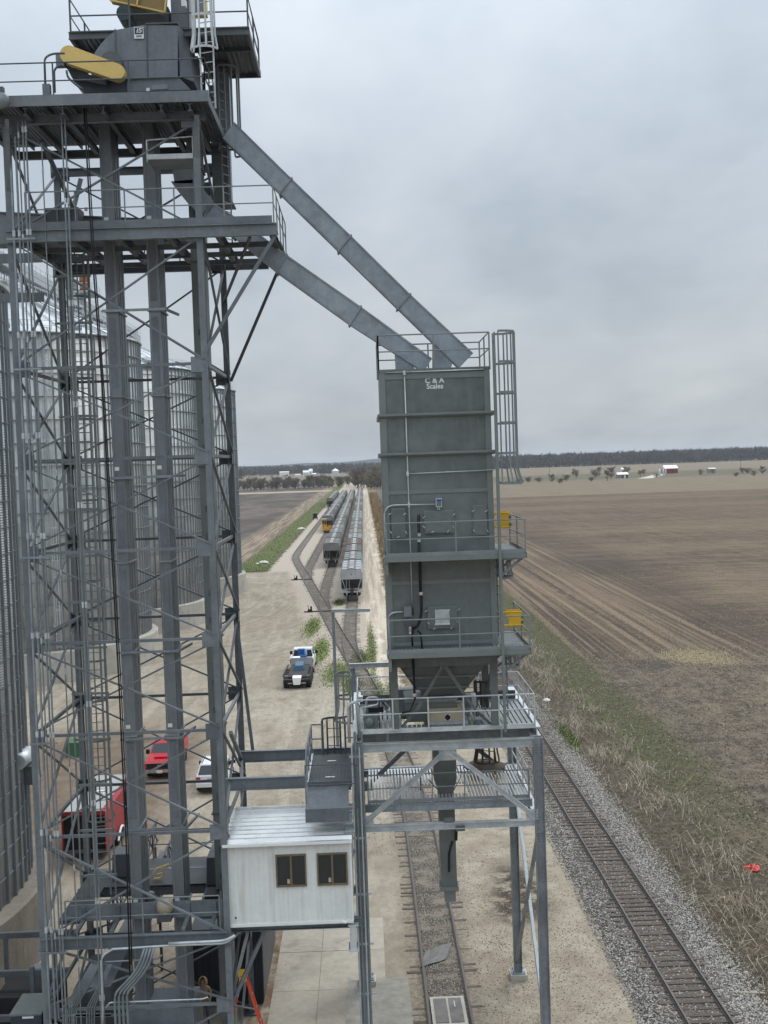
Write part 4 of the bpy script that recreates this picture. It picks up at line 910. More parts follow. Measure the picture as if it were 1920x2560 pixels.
caged_ladder('long caged ladder on the right side of the scale up to its roof', (4.2, 37.5), 16.9, 23.75, (1, 0), M['rail'], rc=.5, cage0=19.05, hoops=.95)
caged_ladder('short caged ladder between the two scale catwalks', (4.36, 39.6), 13.9, 16.85, (1, .1), M['rail'], rc=.3, cage0=15.9, hoops=.9)
caged_ladder('short caged ladder from the gantry platform to the lower scale catwalk', (4.45, 39.2), 11.35, 13.85, (1, .1), M['rail'], rc=.3, cage0=13.0, hoops=.8)
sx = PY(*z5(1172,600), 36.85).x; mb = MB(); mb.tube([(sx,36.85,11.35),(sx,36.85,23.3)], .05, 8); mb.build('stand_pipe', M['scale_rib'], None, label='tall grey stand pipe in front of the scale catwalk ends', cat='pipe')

# ------------------------------------------------------------------ loading gantry
GX0, GX1, GY0, GY1 = -.50, 5.26, 37.8, 45.0
def gantry():
    G = thing('loading_gantry', 'galvanised steel gantry straddling the loading track under the scale', 'gantry', (2.4, 41, 0))
    gv, gd = M['galv_dk'], M['galv']
    for x in (GX0, GX1):
        for y in (GY0, GY1):
            mb = MB(); mb.ibeam((x,y,.05), (x,y,10.92), .3, .3, .022, up=(1,0,0)); l = mb.build('leg', gv, G)
            mb = MB(); mb.box(x-.32, x+.32, y-.32, y+.32, .0, .22); mb.build('footing', M['concrete'], G)
            mb = MB(); mb.box(x-.26, x+.26, y-.26, y+.26, .22, .26); mb.build('base_plate', gv, G)
            for dx in (-.2, .2):
                for dy in (-.2, .2): mb = MB(); mb.lathe((x+dx,y+dy,.26), [(.025,0),(.025,.07),(0,.07)], 6); mb.build('anchor_bolt', gv, l)
    for z in (10.45, 8.2, 7.6):                        # bolt groups where beams meet the front legs
        for x in (GX0, GX1):
            mb = MB()
            for i in range(4):
                for s in (-.07, .07): mb.box(x+s-.015, x+s+.015, GY0-.175, GY0-.15, z+i*.09, z+i*.09+.03)
            o = mb.build('bolts', M['steel_dk'], G); o['kind'] = 'stuff'
    for y in (GY0, GY1):
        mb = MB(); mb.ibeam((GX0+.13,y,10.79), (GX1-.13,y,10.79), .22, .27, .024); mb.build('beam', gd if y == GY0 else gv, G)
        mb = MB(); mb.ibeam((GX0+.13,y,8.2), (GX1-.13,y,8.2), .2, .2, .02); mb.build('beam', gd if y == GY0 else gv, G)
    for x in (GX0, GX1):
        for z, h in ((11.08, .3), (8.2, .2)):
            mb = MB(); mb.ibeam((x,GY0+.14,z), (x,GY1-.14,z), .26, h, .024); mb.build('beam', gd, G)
    mb = MB(); mb.box(GX0+.16, GX1-.14, 38.55, 38.6, 10.78, 11.22); mb.build('platform_girder', gv, G)
    mb = MB(); mb.ibeam((GX0+.13,41.9,11.0), (GX1-.13,41.9,11.0), .22, .4, .024); mb.build('platform_girder', gv, G)
    for x in (.5, 4.2): mb = MB(); mb.box(x-.03, x+.03, 38.52, 38.56, 10.8, 11.2); mb.build('web_stiffener', gd, G)
    # inverted V braces, front and middle frames
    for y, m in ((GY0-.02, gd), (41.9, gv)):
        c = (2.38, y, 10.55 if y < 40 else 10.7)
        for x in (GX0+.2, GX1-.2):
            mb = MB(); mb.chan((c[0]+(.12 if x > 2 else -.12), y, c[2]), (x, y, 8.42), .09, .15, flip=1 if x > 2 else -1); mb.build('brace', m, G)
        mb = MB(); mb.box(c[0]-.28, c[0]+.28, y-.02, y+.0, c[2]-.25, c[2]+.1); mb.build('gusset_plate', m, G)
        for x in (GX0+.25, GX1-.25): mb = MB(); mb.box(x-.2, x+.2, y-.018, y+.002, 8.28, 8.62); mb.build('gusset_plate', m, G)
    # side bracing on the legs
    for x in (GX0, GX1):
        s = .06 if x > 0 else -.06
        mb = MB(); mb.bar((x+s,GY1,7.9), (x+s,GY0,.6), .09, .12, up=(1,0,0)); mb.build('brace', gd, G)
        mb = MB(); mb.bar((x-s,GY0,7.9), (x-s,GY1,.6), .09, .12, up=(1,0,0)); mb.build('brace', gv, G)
    mb = MB(); mb.bar((GX1-.02,GY1-.2,8.1), (GX1+.02,GY0+.3,1.2), .14, .05, up=(1,0,0)); mb.build('shiny_brace', M['conduit'], G)
    # upper platform
    z = 11.3
    rd = mat('platform_planks', (.27,.285,.29), .5, .3, .18, 2.5)
    for a, b in (((-.45,37.96,z-.03),(5.2,37.96,z-.03)), ((5.2,37.96,z-.03),(5.2,41.95,z-.03)), ((-.45,37.96,z-.03),(-.45,41.95,z-.03)), ((-.45,41.95,z-.03),(5.2,41.95,z-.03))):
        mb = MB(); mb.bar(a, b, .05, .15); mb.build('edge_channel', gd, G)
    railing(G, [(-.45,41.9,z), (-.45,37.9,z), (5.2,37.9,z), (5.2,41.95,z), (-.45,41.95,z)], M['rail_galv'], 1.0, 1.2, toe=0, r=.026)
    mb = MB(); mb.box(-.4, 5.1, 41.98, 42.0, z, z+.35); mb.build('toe_plate', M['steel_dk'], G)
    # middle platform
    z = 8.86
    bm_ = mat('bright_plank', (.52,.54,.55), .45, .35, .15, 3.); me = {}
    def planks(x0, x1, y0, y1, z, pitch, w, mm, t=.05):
        n = int((x1-x0)/pitch); key = (round(y1-y0,3), mm.name, w)
        if key not in me: mb = MB(); mb.box(-w/2, w/2, 0, y1-y0, -t, 0); me[key] = mb.mesh('plank', mm)
        for i in range(n): o = link('plank', me[key], G); o.location = (x0+(i+.5)*(x1-x0)/n, y0, z)
    for x0, x1, y0, y1 in ((-.2,1.6,38.35,42.6), (3.1,5.0,38.35,42.6), (1.6,3.1,38.35,39.1), (1.6,3.1,40.4,42.6)): planks(x0, x1, y0, y1, z, .11, .065, bm_)
    for x0, x1, y0, y1 in ((-.42,1.0,38.0,41.9), (3.1,5.15,38.0,41.9), (1.0,3.1,38.0,38.6), (1.0,3.1,40.3,41.9)): planks(x0, x1, y0, y1, 11.3, .15, .115, rd)
    for y in (38.3, 42.65): mb = MB(); mb.ibeam((-.35,y,z-.16), (5.1,y,z-.16), .14, .24, .02); mb.build('platform_girder', gv, G)
    railing(G, [(-.2,38.25,z), (5.0,38.25,z)], M['rail'], .92, 1.15, toe=.1)
    railing(G, [(5.0,38.4,z), (5.0,42.6,z)], M['rail_galv'], .92, 1.4, toe=.1)
    for x in (2.2, 2.55): mb = MB(); mb.box(x, x+.3, 37.72, 37.9, 8.3 if x < 2.4 else 8.02, 8.42 if x < 2.4 else 8.18); mb.build('splice_block', M['steel_dk'], G)
    # bearing brackets that carry the control house
    for zz in (7.55, 4.55):
        mb = MB(); mb.box(-.92, -.72, 37.2, 37.75, zz, zz+.75); mb.box(-.97, -.64, 37.15, 37.8, zz-.06, zz); mb.box(-.97, -.64, 37.15, 37.8, zz+.75, zz+.8); mb.build('bearing_bracket', gd, G)
    return G
gantry()
for k, (x, d) in enumerate(((-.66,.10), (-.55,.07), (-.42,.09), (-.33,.06))):
    mb = MB(); mb.tube([(x,37.52-d,.1), (x,37.52-d,10.9+.5*(k%2))], .03, 6); mb.build('leg_conduit', M['conduit_dk'] if k%2 else M['conduit'], None, label=('outermost bright', 'dull grey second', 'bright third', 'dull innermost')[k]+' conduit strapped up the left front gantry leg', cat='conduit', group='conduits up the gantry leg')
for z in (3.0, 4.6, 6.2, 8.0, 10.6):
    mb = MB(); mb.box(-.75, -.18, 37.46, 37.5, z-.03, z+.03); mb.build('conduit_strap', M['galv'], None, label='flat steel strap holding the conduits on the gantry leg', cat='strap', group='conduit straps on the gantry leg')
mb = MB(); mb.tube(round_c([Vector(v) for v in ((-.72,37.3,11.1),(-.72,37.3,12.3),(-.45,37.3,12.4),(-.4,37.5,11.2))], .2), .05, 8); mb.sm = True; mb.build('bent_conduit', M['conduit'], None, label='bright bent conduit looping over the platform corner', cat='conduit')

# equipment on the platforms
def motor_box():
    t = thing('gate_drive', 'beige gate drive housing with a white warning sticker on the gantry platform', 'machine', (2.3, 38.9, 11.33))
    mb = MB(); p, q = pxbox(mb, zl(1195,455), zl(1650,560), 38.45, .75); mb.build('housing', M['beige'], t); x0, x1, zt, zb_ = min(p.x,q.x), max(p.x,q.x), max(p.z,q.z), min(p.z,q.z)
    mb = MB(); mb.box(x0-.1, x0, 38.5, 39.1, zb_-.02, zt-.02); mb.box(x0-.03, x1+.03, 38.6, 39.25, zt, zt+.1); mb.build('cover', M['beige'], t)
    mb = MB(); mb.box(x0-.06, x1+.15, 38.4, 39.3, zb_-.1, zb_); mb.build('base_frame', M['galv'], t)
    a, b = PY(*zl(1393,482),38.43), PY(*zl(1475,553),38.43); mb = MB(); mb.box(a.x, b.x, 38.435, 38.449, b.z, a.z); s = mb.build('warning_sticker', M['sign'], t)
    c = (a+b)/2; mb = MB(); mb.ext([(c.x+.1*math.cos(i*math.pi/3+.5), 38.43, c.z+.1*math.sin(i*math.pi/3+.5)) for i in range(6)], (0,.004,0)); mb.build('black_symbol', M['black'], s)
    for k in range(6):
        x = x0+.2+k*(x1-x0-.4)/5; mb = MB(); mb.lathe((x,38.75,zt+.1), [(.03,0),(.03,.06),(0,.06)], 6); mb.build('bolt', M['steel_dk'], t)
    mb = MB(); pxbox(mb, zl(1530,310), zl(1630,395), 39.3, .3); mb.build('terminal_box', M['beige'], t)
motor_box()
def hydraulic_unit():
    t = thing('hydraulic_power_unit', 'grey hydraulic power unit with a round cover at the platform corner', 'machine', (.1, 38.5, 11.33))
    mb = MB(); p, q = pxbox(mb, zl(265,505), zl(478,672), 38.35, 1.0); mb.build('tank', M['casing3'], t)
    c = PY(*zl(356,588), 38.33); mb = MB(); mb.lathe((c.x,38.33,c.z), [(0,-.05),(.09,-.045),(.13,-.02),(.15,.0),(.16,.02)], 20, ax='y'); mb.sm = True; mb.build('round_cover', M['casing'], t)
    zt = max(p.z, q.z)
    mb = MB(); mb.tube(round_c([Vector((-.15,38.9,zt)), Vector((-.15,38.9,zt+.5)), Vector((.25,38.9,zt+.5)), Vector((.25,38.9,zt+.25)), Vector((-.3,38.8,zt+.2))], .12), .04, 8); mb.sm = True; mb.build('pipework', M['conduit'], t)
    mb = MB(); mb.tube([(.32,39.1,zt), (.32,39.1,zt+.42)], .09, 10); mb.tube([(.5,39.2,zt), (.5,39.2,zt+.35)], .07, 10); mb.build('filter', M['conduit'], t)
    mb = MB(); mb.box(-.1, .4, 38.9, 39.5, zt, zt+.16); mb.build('pump', M['black'], t)
    mb = MB(); mb.tube([PY(*zl(x, y), 38.9) for x, y in ((470,270),(520,250),(580,290),(640,360),(600,390),(540,320),(490,260))], .02, 6); mb.tube([PY(*zl(x, y), 38.3) for x, y in ((485,240),(485,470),(490,660))], .018, 6); mb.build('hose', M['black'], t)
    mb = MB(); pxbox(mb, zl(178,232), zl(262,302), 40.9, .2); mb.build('lamp_head', M['white'], t)
hydraulic_unit()
def cabinet(label, a, b, f, Y, d, m, base=None):
    t = thing('control_cabinet', label, 'cabinet', PY(*f(*b), Y)); mb = MB(); p, q = pxbox(mb, f(*a), f(*b), Y, d); mb.build('cabinet_body', m, t)
    x0, x1, z0, z1 = min(p.x,q.x), max(p.x,q.x), min(p.z,q.z), max(p.z,q.z)
    if z0 > 11.3 > z0-1.2: mb = MB(); mb.box(x0+.05, x1-.05, Y+.03, Y+d-.03, 11.3, z0); mb.build('cabinet_stand', M['galv_dk'], t)
    mb = MB(); mb.box(x0+.03, x1-.03, Y-.015, Y, z0+.03, z1-.03); mb.build('cabinet_door', m, t)
    mb = MB(); mb.box(x1-.08, x1-.06, Y-.04, Y-.015, (z0+z1)/2-.05, (z0+z1)/2+.05); mb.build('handle', M['black'], t); return t
cabinet('grey control cabinet with a pale side beside the scale hopper', (935,118), (992,205), z7, 39.6, .5, M['casing'])
mb = MB(); pxbox(mb, z7(992,115), z7(1030,200), 39.62, .45); mb.build('pale_cabinet', M['galv'], None, label='pale galvanised cabinet beside the grey one at the hopper', cat='cabinet')
t = cabinet('pale grey panel box with two dark meters by the platform rail', (1015,232), (1078,300), z7, 38.4, .4, M['galv'])
for x in (1022, 1036): mb = MB(); pxbox(mb, z7(x,246), z7(x+11,276), 38.37, .012); mb.build('meter', M['black'], t)
cabinet('dark tall control box under the scale hopper corner', (430,75), (560,130), z7, 40.6, .5, M['scale'])
def loading_spout():
    t = thing('loading_spout', 'green-grey telescoping loading spout hanging over the track', 'spout', (2.75, 39.7, 5.1))
    mb = MB(); mb.box(1.75, 3.0, 39.1, 40.2, 10.55, 11.3); mb.build('transition', M['beige'], t)
    a, b = PY(*z7(705,630),39.3), PY(*z7(880,745),39.3); mb = MB(); mb.box(a.x, b.x, 39.3, 40.2, b.z, a.z+.5); mb.build('upper_box', M['scale'], t)
    c, d = PY(*z7(755,870),39.4), PY(*z7(850,870),39.4); mb = MB(); mb.hexa([(c.x,39.4,c.z),(d.x,39.4,c.z),(d.x,40.0,c.z),(c.x,40.0,c.z)], [(a.x,39.3,b.z),(b.x,39.3,b.z),(b.x,40.2,b.z),(a.x,40.2,b.z)]); mb.build('taper', M['scale'], t)
    p, q = PY(*z8(1113,600),39.5), PY(*z8(1186,600),39.5); mb = MB(); mb.box(p.x, q.x, 39.5, 40.15, p.z, c.z); mb.build('outer_tube', M['scale'], t)
    p2, q2 = PY(*z8(1130,655),39.55), PY(*z8(1180,655),39.55); mb = MB(); mb.box(p2.x, q2.x, 39.57, 40.08, p2.z, p.z); mb.build('inner_tube', M['casing'], t)
    mb = MB(); mb.box(p.x-.05, q.x+.05, 39.46, 40.2, p.z-.02, p.z+.1); mb.build('collar', M['scale_rib'], t)
    mb = MB(); mb.tube([PY(*z8(x,y),39.42) for x, y in ((1163,375),(1148,430),(1148,515))], .035, 8); mb.build('lift_cylinder', M['black'], t)
    mb = MB(); mb.tube([PY(*z7(x,y),39.2) for x, y in ((908,640),(912,730),(880,790),(860,830))], .012, 6); mb.tube([PY(*z7(x,y),39.2) for x, y in ((610,700),(608,830))], .02, 6); mb.build('hose', M['black'], t)
    mb = MB(); mb.tube([PY(*z7(x,y),39.15) for x, y in ((668,750),(700,790),(745,830))], .02, 6); mb.build('blue_hose', mat('hose_blue', (.01,.03,.12), .5), t)
    mb = MB(); mb.tube([PY(*z8(x,y),39.4) for x, y in ((1182,290),(1180,370))], .05, 8); mb.build('sensor', M['black'], t)
loading_spout()
caged_ladder('dark caged ladder from the middle to the upper gantry platform', (4.0, 41.2), 8.9, 12.2, (-.5,-1), mat('rusty_ladder', (.10,.075,.06), .7), rc=.36, cage0=9.4, hoops=1.1)
mb = MB(); p = PY(*z7(1085,612), 41.6); mb.lathe((p.x,41.4,p.z-.1), [(0,.2),(.25,.19),(.75,.0),(.72,-.05),(.2,.1)], 14); mb.build('rusty_cover', mat('rusty_brown', (.12,.095,.07), .8), None, label='rusty brown round cover leaning under the upper platform', cat='cover')

# ------------------------------------------------------------------ control house
def control_house():
    t = thing('control_house', 'white metal control house with two dark windows slung beside the gantry', 'control house', (-2.7, 38.6, 5.5))
    x0, x1, y0, y1, z0, z1 = -4.64, -.80, 37.0, 40.4, 5.55, 8.08
    wm = mat('white_ribbed_wall', (.70,.715,.69), .5, 0, .07, .8, streak=.35, dirt=(.33,.30,.24), lines=(0,.28,.008))
    mb = MB(); mb.box(x0, x1, y0, y1, z0, z1); mb.build('wall', wm, t)
    n = 26
    mb = MB()
    for i in range(n): x = x0+.07+(x1-x0-.14)*i/(n-1); mb.box(x-.012, x+.012, y0-.008, y0, z0+.02, z1-.02)
    o = mb.build('wall_ribs', wm, t); o['kind'] = 'stuff'
    for x in (x0, x1): mb = MB(); mb.box(x-.03, x+.03, y0-.02, y0+.03, z0, z1); mb.build('corner_trim', M['white'], t)
    mb = MB(); mb.box(x0-.02, x1+.02, y0-.03, y0+.0, z0-.06, z0+.03); mb.build('base_trim', M['white'], t)
    # corrugated roof: ridges run along the house
    rm = mat('white_roof_sheet', (.66,.67,.66), .32, .75, .12, 1., dirt=(.40,.38,.34), dirt_amt=.3); mb = MB(); pts = []; m = 9; yy0, yy1 = y0-.16, y1+.1
    for i in range(m):
        y = yy0+(yy1-yy0)*i/m; d = (yy1-yy0)/m
        for f, h in ((0,0),(.40,0),(.55,.11),(.85,.11)): pts.append((y+f*d, z1+.05+h+ .02*(y-yy0)))
    pts.append((yy1, z1+.05+.07)); k = len(pts)
    mb.add([(x0-.12,y,z) for y, z in pts]+[(x1+.05,y,z) for y, z in pts]+[(x0-.12,y,z-.03) for y, z in pts]+[(x1+.05,y,z-.03) for y, z in pts],
           [(i,i+1,k+i+1,k+i) for i in range(k-1)]+[(2*k+i+1,2*k+i,3*k+i,3*k+i+1) for i in range(k-1)]+[(0,k,3*k,2*k),(k-1,3*k-1,4*k-1,2*k-1)]+[(i+1,i,2*k+i,2*k+i+1) for i in range(k-1)]+[(k+i,k+i+1,3*k+i+1,3*k+i) for i in range(k-1)])
    mb.build('roof', rm, t)
    mb = MB(); mb.box(x0-.13, x1+.06, yy0-.02, yy0+.0, z1-.02, z1+.07); mb.build('eave_trim', M['white'], t)
    br = mat('bronze_window_frame', (.15,.115,.07), .5)
    for a, b in (((347,437),(493,580)), ((537,430),(683,573))):
        p, q = PY(*z8(*a),36.98), PY(*z8(*b),36.98); xa, xb, za, zb_ = p.x, q.x, q.z, p.z
        mb = MB()
        for bx in ((xa,xb,za,za+.06), (xa,xb,zb_-.05,zb_), (xa,xa+.04,za+.06,zb_-.05), (xb-.04,xb,za+.06,zb_-.05)): mb.box(bx[0], bx[1], y0-.06, y0-.009, bx[2], bx[3])
        w = mb.build('window', br, t); xm = (xa+xb)/2
        mb = MB(); mb.box(xm-.03, xm+.03, y0-.055, y0-.012, za+.06, zb_-.05); mb.build('mullion', br, w)
        for u, v in ((xa+.05,xm-.03), (xm+.03,xb-.05)): mb = MB(); mb.box(u, v, y0-.035, y0-.02, za+.06, zb_-.05); mb.build('pane', M['glass'], w)
        mb = MB(); mb.box(xm-.13, xm-.05, y0-.05, y0-.036, za+.1, za+.24); mb.build('window_sticker', M['beige'], w)
    mb = MB(); mb.box(x0+.1, x1-.05, y0+.1, y1-.1, z0-.1, z0-.001); mb.build('floor_frame', M['steel_dk'], t)
    p = PY(*z8(165,728),36.98); mb = MB(); mb.lathe((p.x,y0-.01,p.z), [(0,-.02),(.03,-.02),(.03,.01)], 8, ax='y'); mb.build('vent', M['black'], t)
    p = PY(*z8(657,742),36.98); mb = MB(); mb.tube([(p.x,36.9,p.z), (p.x+.12,36.9,p.z-.02)], .04, 8); mb.build('lamp', M['white'], t)
control_house()
# walkway deck between tower and gantry
def walkway():
    t = thing('walkway', 'dark grated walkway with stair step above the control house roof', 'walkway', (-1.3, 39, 9.3))
    z = 9.74; gm = M['grate_dk']
    for y0, y1 in ((37.7,39.6), (39.62,41.4)):
        mb = MB(); mb.box(-2.05, -.68, y0, y1, z-.05, z); n = 12
        for i in range(n): x = -2.05+(i+.5)*1.37/n; mb.box(x-.02, x+.02, y0, y1, z, z+.02)
        mb.build('grating_panel', gm, t)
    mb = MB(); mb.hexa([(-2.15,36.75,9.15),(-.8,36.75,9.15),(-.8,37.7,9.6),(-2.1,37.7,9.6)], [(-2.15,36.75,9.2),(-.8,36.75,9.2),(-.8,37.7,9.66),(-2.1,37.7,9.66)]); mb.build('stair_tread', M['steel'], t)
    mb = MB(); mb.box(-2.15, -.8, 36.72, 36.78, 8.78, 9.2); mb.build('front_plate', M['steel'], t)
    mb = MB(); mb.box(-2.1, -.72, 37.66, 37.7, 9.5, 9.8); mb.build('nosing', M['steel_dk'], t)
    for x in (-2.1, -.64): mb = MB(); mb.box(x-.03, x+.03, 37.7, 41.45, z-.2, z+.06); mb.build('side_channel', M['galv'], t)
    railing(t, [(-2.12,37.0,9.2), (-2.12,37.9,z), (-2.12,41.5,z), (-1.75,41.5,z)], M['steel'], 1.05, 1.2, toe=0, r=.028)
    railing(t, [(-2.12,37.0,9.2), (-.55,37.0,9.2)], M['rail_dk'], 1.3, 1.6, toe=0, r=.02)
    railing(t, [(-.95,41.5,z), (-.6,41.5,z)], M['steel'], 1.05, 1., toe=0, r=.028)
    for y, txt in ((38.3,'SAFETY'), (40.4,'GRATING')):
        mb = MB(); mb.box(-1.55, -1.25, y, y+.1, z+.021, z+.024); mb.build('white_stencil', M['sign'], t)
walkway()
caged_ladder('dark caged ladder opening at the far end of the walkway', (-1.35, 41.75), 5.2, 10.85, (0, 1), M['rail_dk'], rc=.42, cage0=8.6, hoops=1.1)
caged_ladder('galvanised caged ladder from the walkway up to the gantry platform', (-.62, 40.2), 9.75, 12.75, (-1, 0), M['rail'], rc=.4, cage0=11.2, hoops=.75)
# ------------------------------------------------------------------ grain bins
M['old_concrete'] = mat('old_concrete', (.20,.178,.148), .9, 0, .25, .8, bump=.4, bs=10, streak=.6, dirt=(.09,.078,.065))
def bin_material(name, light, rowh, per):
    m, nt, b = new_mat(name); g = NT(nt); p = g.obj(); x, y, z = g.sep(p)
    th = g.m('ARCTAN2', y, x)
    u = g.m('MULTIPLY', th, per); cb = g.n('CombineXYZ'); nt.links.new(u, cb.inputs[0]); nt.links.new(g.m('DIVIDE', z, rowh), cb.inputs[1])
    fl = g.n('VectorMath'); fl.operation = 'FLOOR'; nt.links.new(cb.outputs[0], fl.inputs[0])
    wn = g.n('TexWhiteNoise'); nt.links.new(fl.outputs[0], wn.inputs[0])
    tone = g.m('MULTIPLY_ADD', wn.outputs[0], .34, .80)
    st = g.noise(g.map(p, (2.2,2.2,.10)), 1.4, 5, .65); bg = g.noise(p, .25, 4, .6)
    c = g.mix(g.ss(st, .42, .7), light, mul(light, .62)); c = g.mix(g.m('MULTIPLY', g.ss(bg, .5, .7), .5), c, mul(light, .68))
    v = g.n('VectorMath'); v.operation = 'SCALE'; nt.links.new(c, v.inputs[0]); nt.links.new(tone, v.inputs['Scale'])
    nt.links.new(v.outputs[0], b.inputs['Base Color']); b.inputs['Metallic'].default_value = .35; b.inputs['Roughness'].default_value = .5
    w = g.m('SINE', g.m('MULTIPLY', z, 2*math.pi/.105)); nt.links.new(g.bump(w, 1., .012), b.inputs['Normal']); return m
M['bin_wall'] = bin_material('corrugated_bin_wall', (.53,.55,.55), 1.12, 5.0)
M['bin_near'] = bin_material('corrugated_bin_wall_near', (.48,.505,.515), 1.06, 5.0)
M['bin_roof'] = mat('galvanised_roof', (.50,.53,.55), .45, .3, .15, .4)
M['stiff'] = mat('bin_stiffener', (.19,.21,.222), .5, .3, .15, 1.)
def grain_bin(label, cx, cy, r, eave, ring_h, wall, a0, a1, nst, roof_sl=.48, rings=2.2, vents=True, rd=.15, rh=.045, cm='concrete', sw=(.10,.12)):
    B = thing('grain_bin', label, 'grain bin', (cx, cy, 0), 'grain bins in a row')
    mb = MB(); mb.lathe((0,0,0), [(r,0),(r,eave-ring_h)], 96); mb.sm = True; me = mb.mesh('wall', wall); o = link('wall', me, B); o.location = (cx, cy, ring_h)
    mb = MB(); mb.lathe((cx,cy,0), [(r+.05,.0),(r+.75,.0),(r+.72,ring_h-.08),(r+.62,ring_h),(r+.03,ring_h)], 96); mb.build('foundation_ring', M[cm], B)
    h = eave+r*roof_sl
    mb = MB(); mb.lathe((cx,cy,0), [(r+.25,eave-.08),(r+.27,eave+.02),(r*.6,eave+r*.4*roof_sl),(.8,h-.3),(.8,h),(.0,h+.05)], 72); mb.build('roof', M['bin_roof'], B)
    seg = a1-a0
    for k in range(int(nst*seg/(2*math.pi))+1):        # outside stiffeners on the side that can be seen
        t = a0+2*math.pi*k/nst; c, s = math.cos(t), math.sin(t); w, d = sw
        q = [(r,-w),(r+d*.9,-w*.55),(r+d,0),(r+d*.9,w*.55),(r,w)]; mb = MB()
        mb.ext([(cx+a*c-b*s, cy+a*s+b*c, ring_h+.02) for a, b in q], (0,0,eave-ring_h-.1)); mb.build('stiffener', M['stiff'], B)
    z = ring_h+rings
    while z < eave-.3:
        mb = MB(); mb.lathe((cx,cy,0), [(r+.01,z-rh),(r+rd,z-rh),(r+rd,z+rh),(r+.01,z+rh)], 40, a0=a0, a1=a1); mb.build('wind_ring', M['stiff'], B); z += rings
    for k in range(int(48*seg/(2*math.pi))+1):
        t = a0+2*math.pi*k/48; c, s = math.cos(t), math.sin(t); mb = MB()
        mb.bar((cx+(r+.26)*c, cy+(r+.26)*s, eave+.05), (cx+.9*c, cy+.9*s, h-.22), .07, .09); mb.build('roof_rib', M['bin_roof'], B)
        if vents and k % 4 == 1:
            f = r*.90; zz = eave+(r-f)*roof_sl; mb = MB(); mb.ext([(cx+f*c-.5*s, cy+f*s+.5*c, zz), (cx+(f+.9)*c-.5*s, cy+(f+.9)*s+.5*c, zz-.35), (cx+(f+1.)*c-.5*s, cy+(f+1.)*s+.5*c, zz+.1), (cx+f*c-.5*s, cy+f*s+.5*c, zz+.5)], (1.*s, -1.*c, 0)); mb.build('roof_vent', M['galv_dk'], B)
    railing(B, [(cx+(r-.3)*math.cos(t), cy+(r-.3)*math.sin(t), eave+.12) for t in [a0+seg*i/14 for i in range(15)]], M['rail_galv'], 1.0, 2.5, toe=0, r=.03)
    return B
grain_bin('near grain bin with dark stiffeners and curved concrete footing beside the tower', -28.6, 48.4, 14.0, 27.6, 2.9, M['bin_near'], R(-95), R(35), 104, rings=1.06, rd=.05, rh=.016, sw=(.08,.10), cm='old_concrete')
grain_bin('corrugated grain bin just behind the elevator tower', -37.1, 126.3, 14.0, 33.3, 3.0, M['bin_wall'], R(-110), R(20), 112)
grain_bin('corrugated grain bin standing between two others in the row', -35.6, 157.2, 14.0, 32.6, 3.0, M['bin_wall'], R(-110), R(20), 112)
grain_bin('farthest grain bin in the row, its footing at the edge of the gravel', -34.2, 193.0, 14.0, 32.2, 3.0, M['bin_wall'], R(-110), R(20), 112)
# ladders on the bins, catwalk over the peaks
caged_ladder('caged ladder up the wall of the bin behind the tower', (-37.1+14.45*math.cos(R(-58)), 126.3+14.45*math.sin(R(-58))), 3.2, 33.6, (math.cos(R(-58)), math.sin(R(-58))), M['rail_galv'], rc=.42, hoops=1.6)
def catwalk():
    t = thing('bin_catwalk', 'long galvanised catwalk and conveyor carried over the bin peaks', 'catwalk', (-36, 126, 39))
    z = 41.6
    mb = MB(); mb.box(-36.9, -35.3, 96, 196, z-.12, z); mb.build('catwalk_floor', M['grate'], t)
    mb = MB(); mb.box(-36.5, -35.6, 96, 196, z+.15, z+.85); mb.build('conveyor_trough', M['galv'], t)
    for x in (-36.9, -35.3):
        mb = MB(); mb.bar((x,96,z-.4), (x,196,z-.4), .12, .5); mb.build('side_truss', M['galv'], t)
        railing(t, [(x,96,z), (x,196,z)], M['rail_galv'], 1.1, 2.0, toe=.12, r=.03)
    for y in (104, 112, 126.3, 140, 157.2, 175, 193):
        mb = MB()
        for x in (-36.8, -35.4):
            for dy in (-1, 1): mb.bar((x,y+dy,z-.5), (x+(.6 if x > -36 else -.6),y+dy*1.4,z-3.6), .12)
        mb.bar((-37.2,y-1.2,z-2.2), (-35.,y+1.2,z-2.2), .1); o = mb.build('support_frame', M['galv'], t); o['kind'] = 'stuff'
    for y in (157.2,):
        mb = MB(); mb.box(-38.4, -33.8, y-2.4, y+2.4, z+1.2, z+1.4); mb.build('drive_platform', M['galv_dk'], t)
        railing(t, [(-38.4,y+2.4,z+1.4), (-38.4,y-2.4,z+1.4), (-33.8,y-2.4,z+1.4), (-33.8,y+2.4,z+1.4)], M['rail_galv'], 1.1, 1.5, toe=.15, r=.03)
        mb = MB(); mb.box(-35.6, -34.6, y-1.2, y+.2, z+1.4, z+4.8); mb.build('drive_guard', mat('rust_orange_guard', (.30,.10,.03), .6), t)
        mb = MB(); mb.box(-37.6, -36.4, y-1.5, y+1.2, z+1.4, z+3.4); mb.build('gearbox', M['casing'], t)
catwalk()
def inclined_stair():
    t = thing('roof_stair', 'handrailed stair running down the roof of the bin behind the tower', 'stair', (-30, 118, 36))
    a = Vector((-36.6, 124, 39.6)); b = Vector((-24.6, 119.6, 34.0)); mb = MB(); mb.bar(a, b, .8, .12); mb.build('stair_run', M['grate'], t)
    d = (b-a); s = Vector((-d.y, d.x, 0)).normalized()*.4
    for k in (-1, 1): railing(t, [a+s*k, b+s*k], M['rail_galv'], 1.1, .9, toe=.1, r=.03)
inclined_stair()

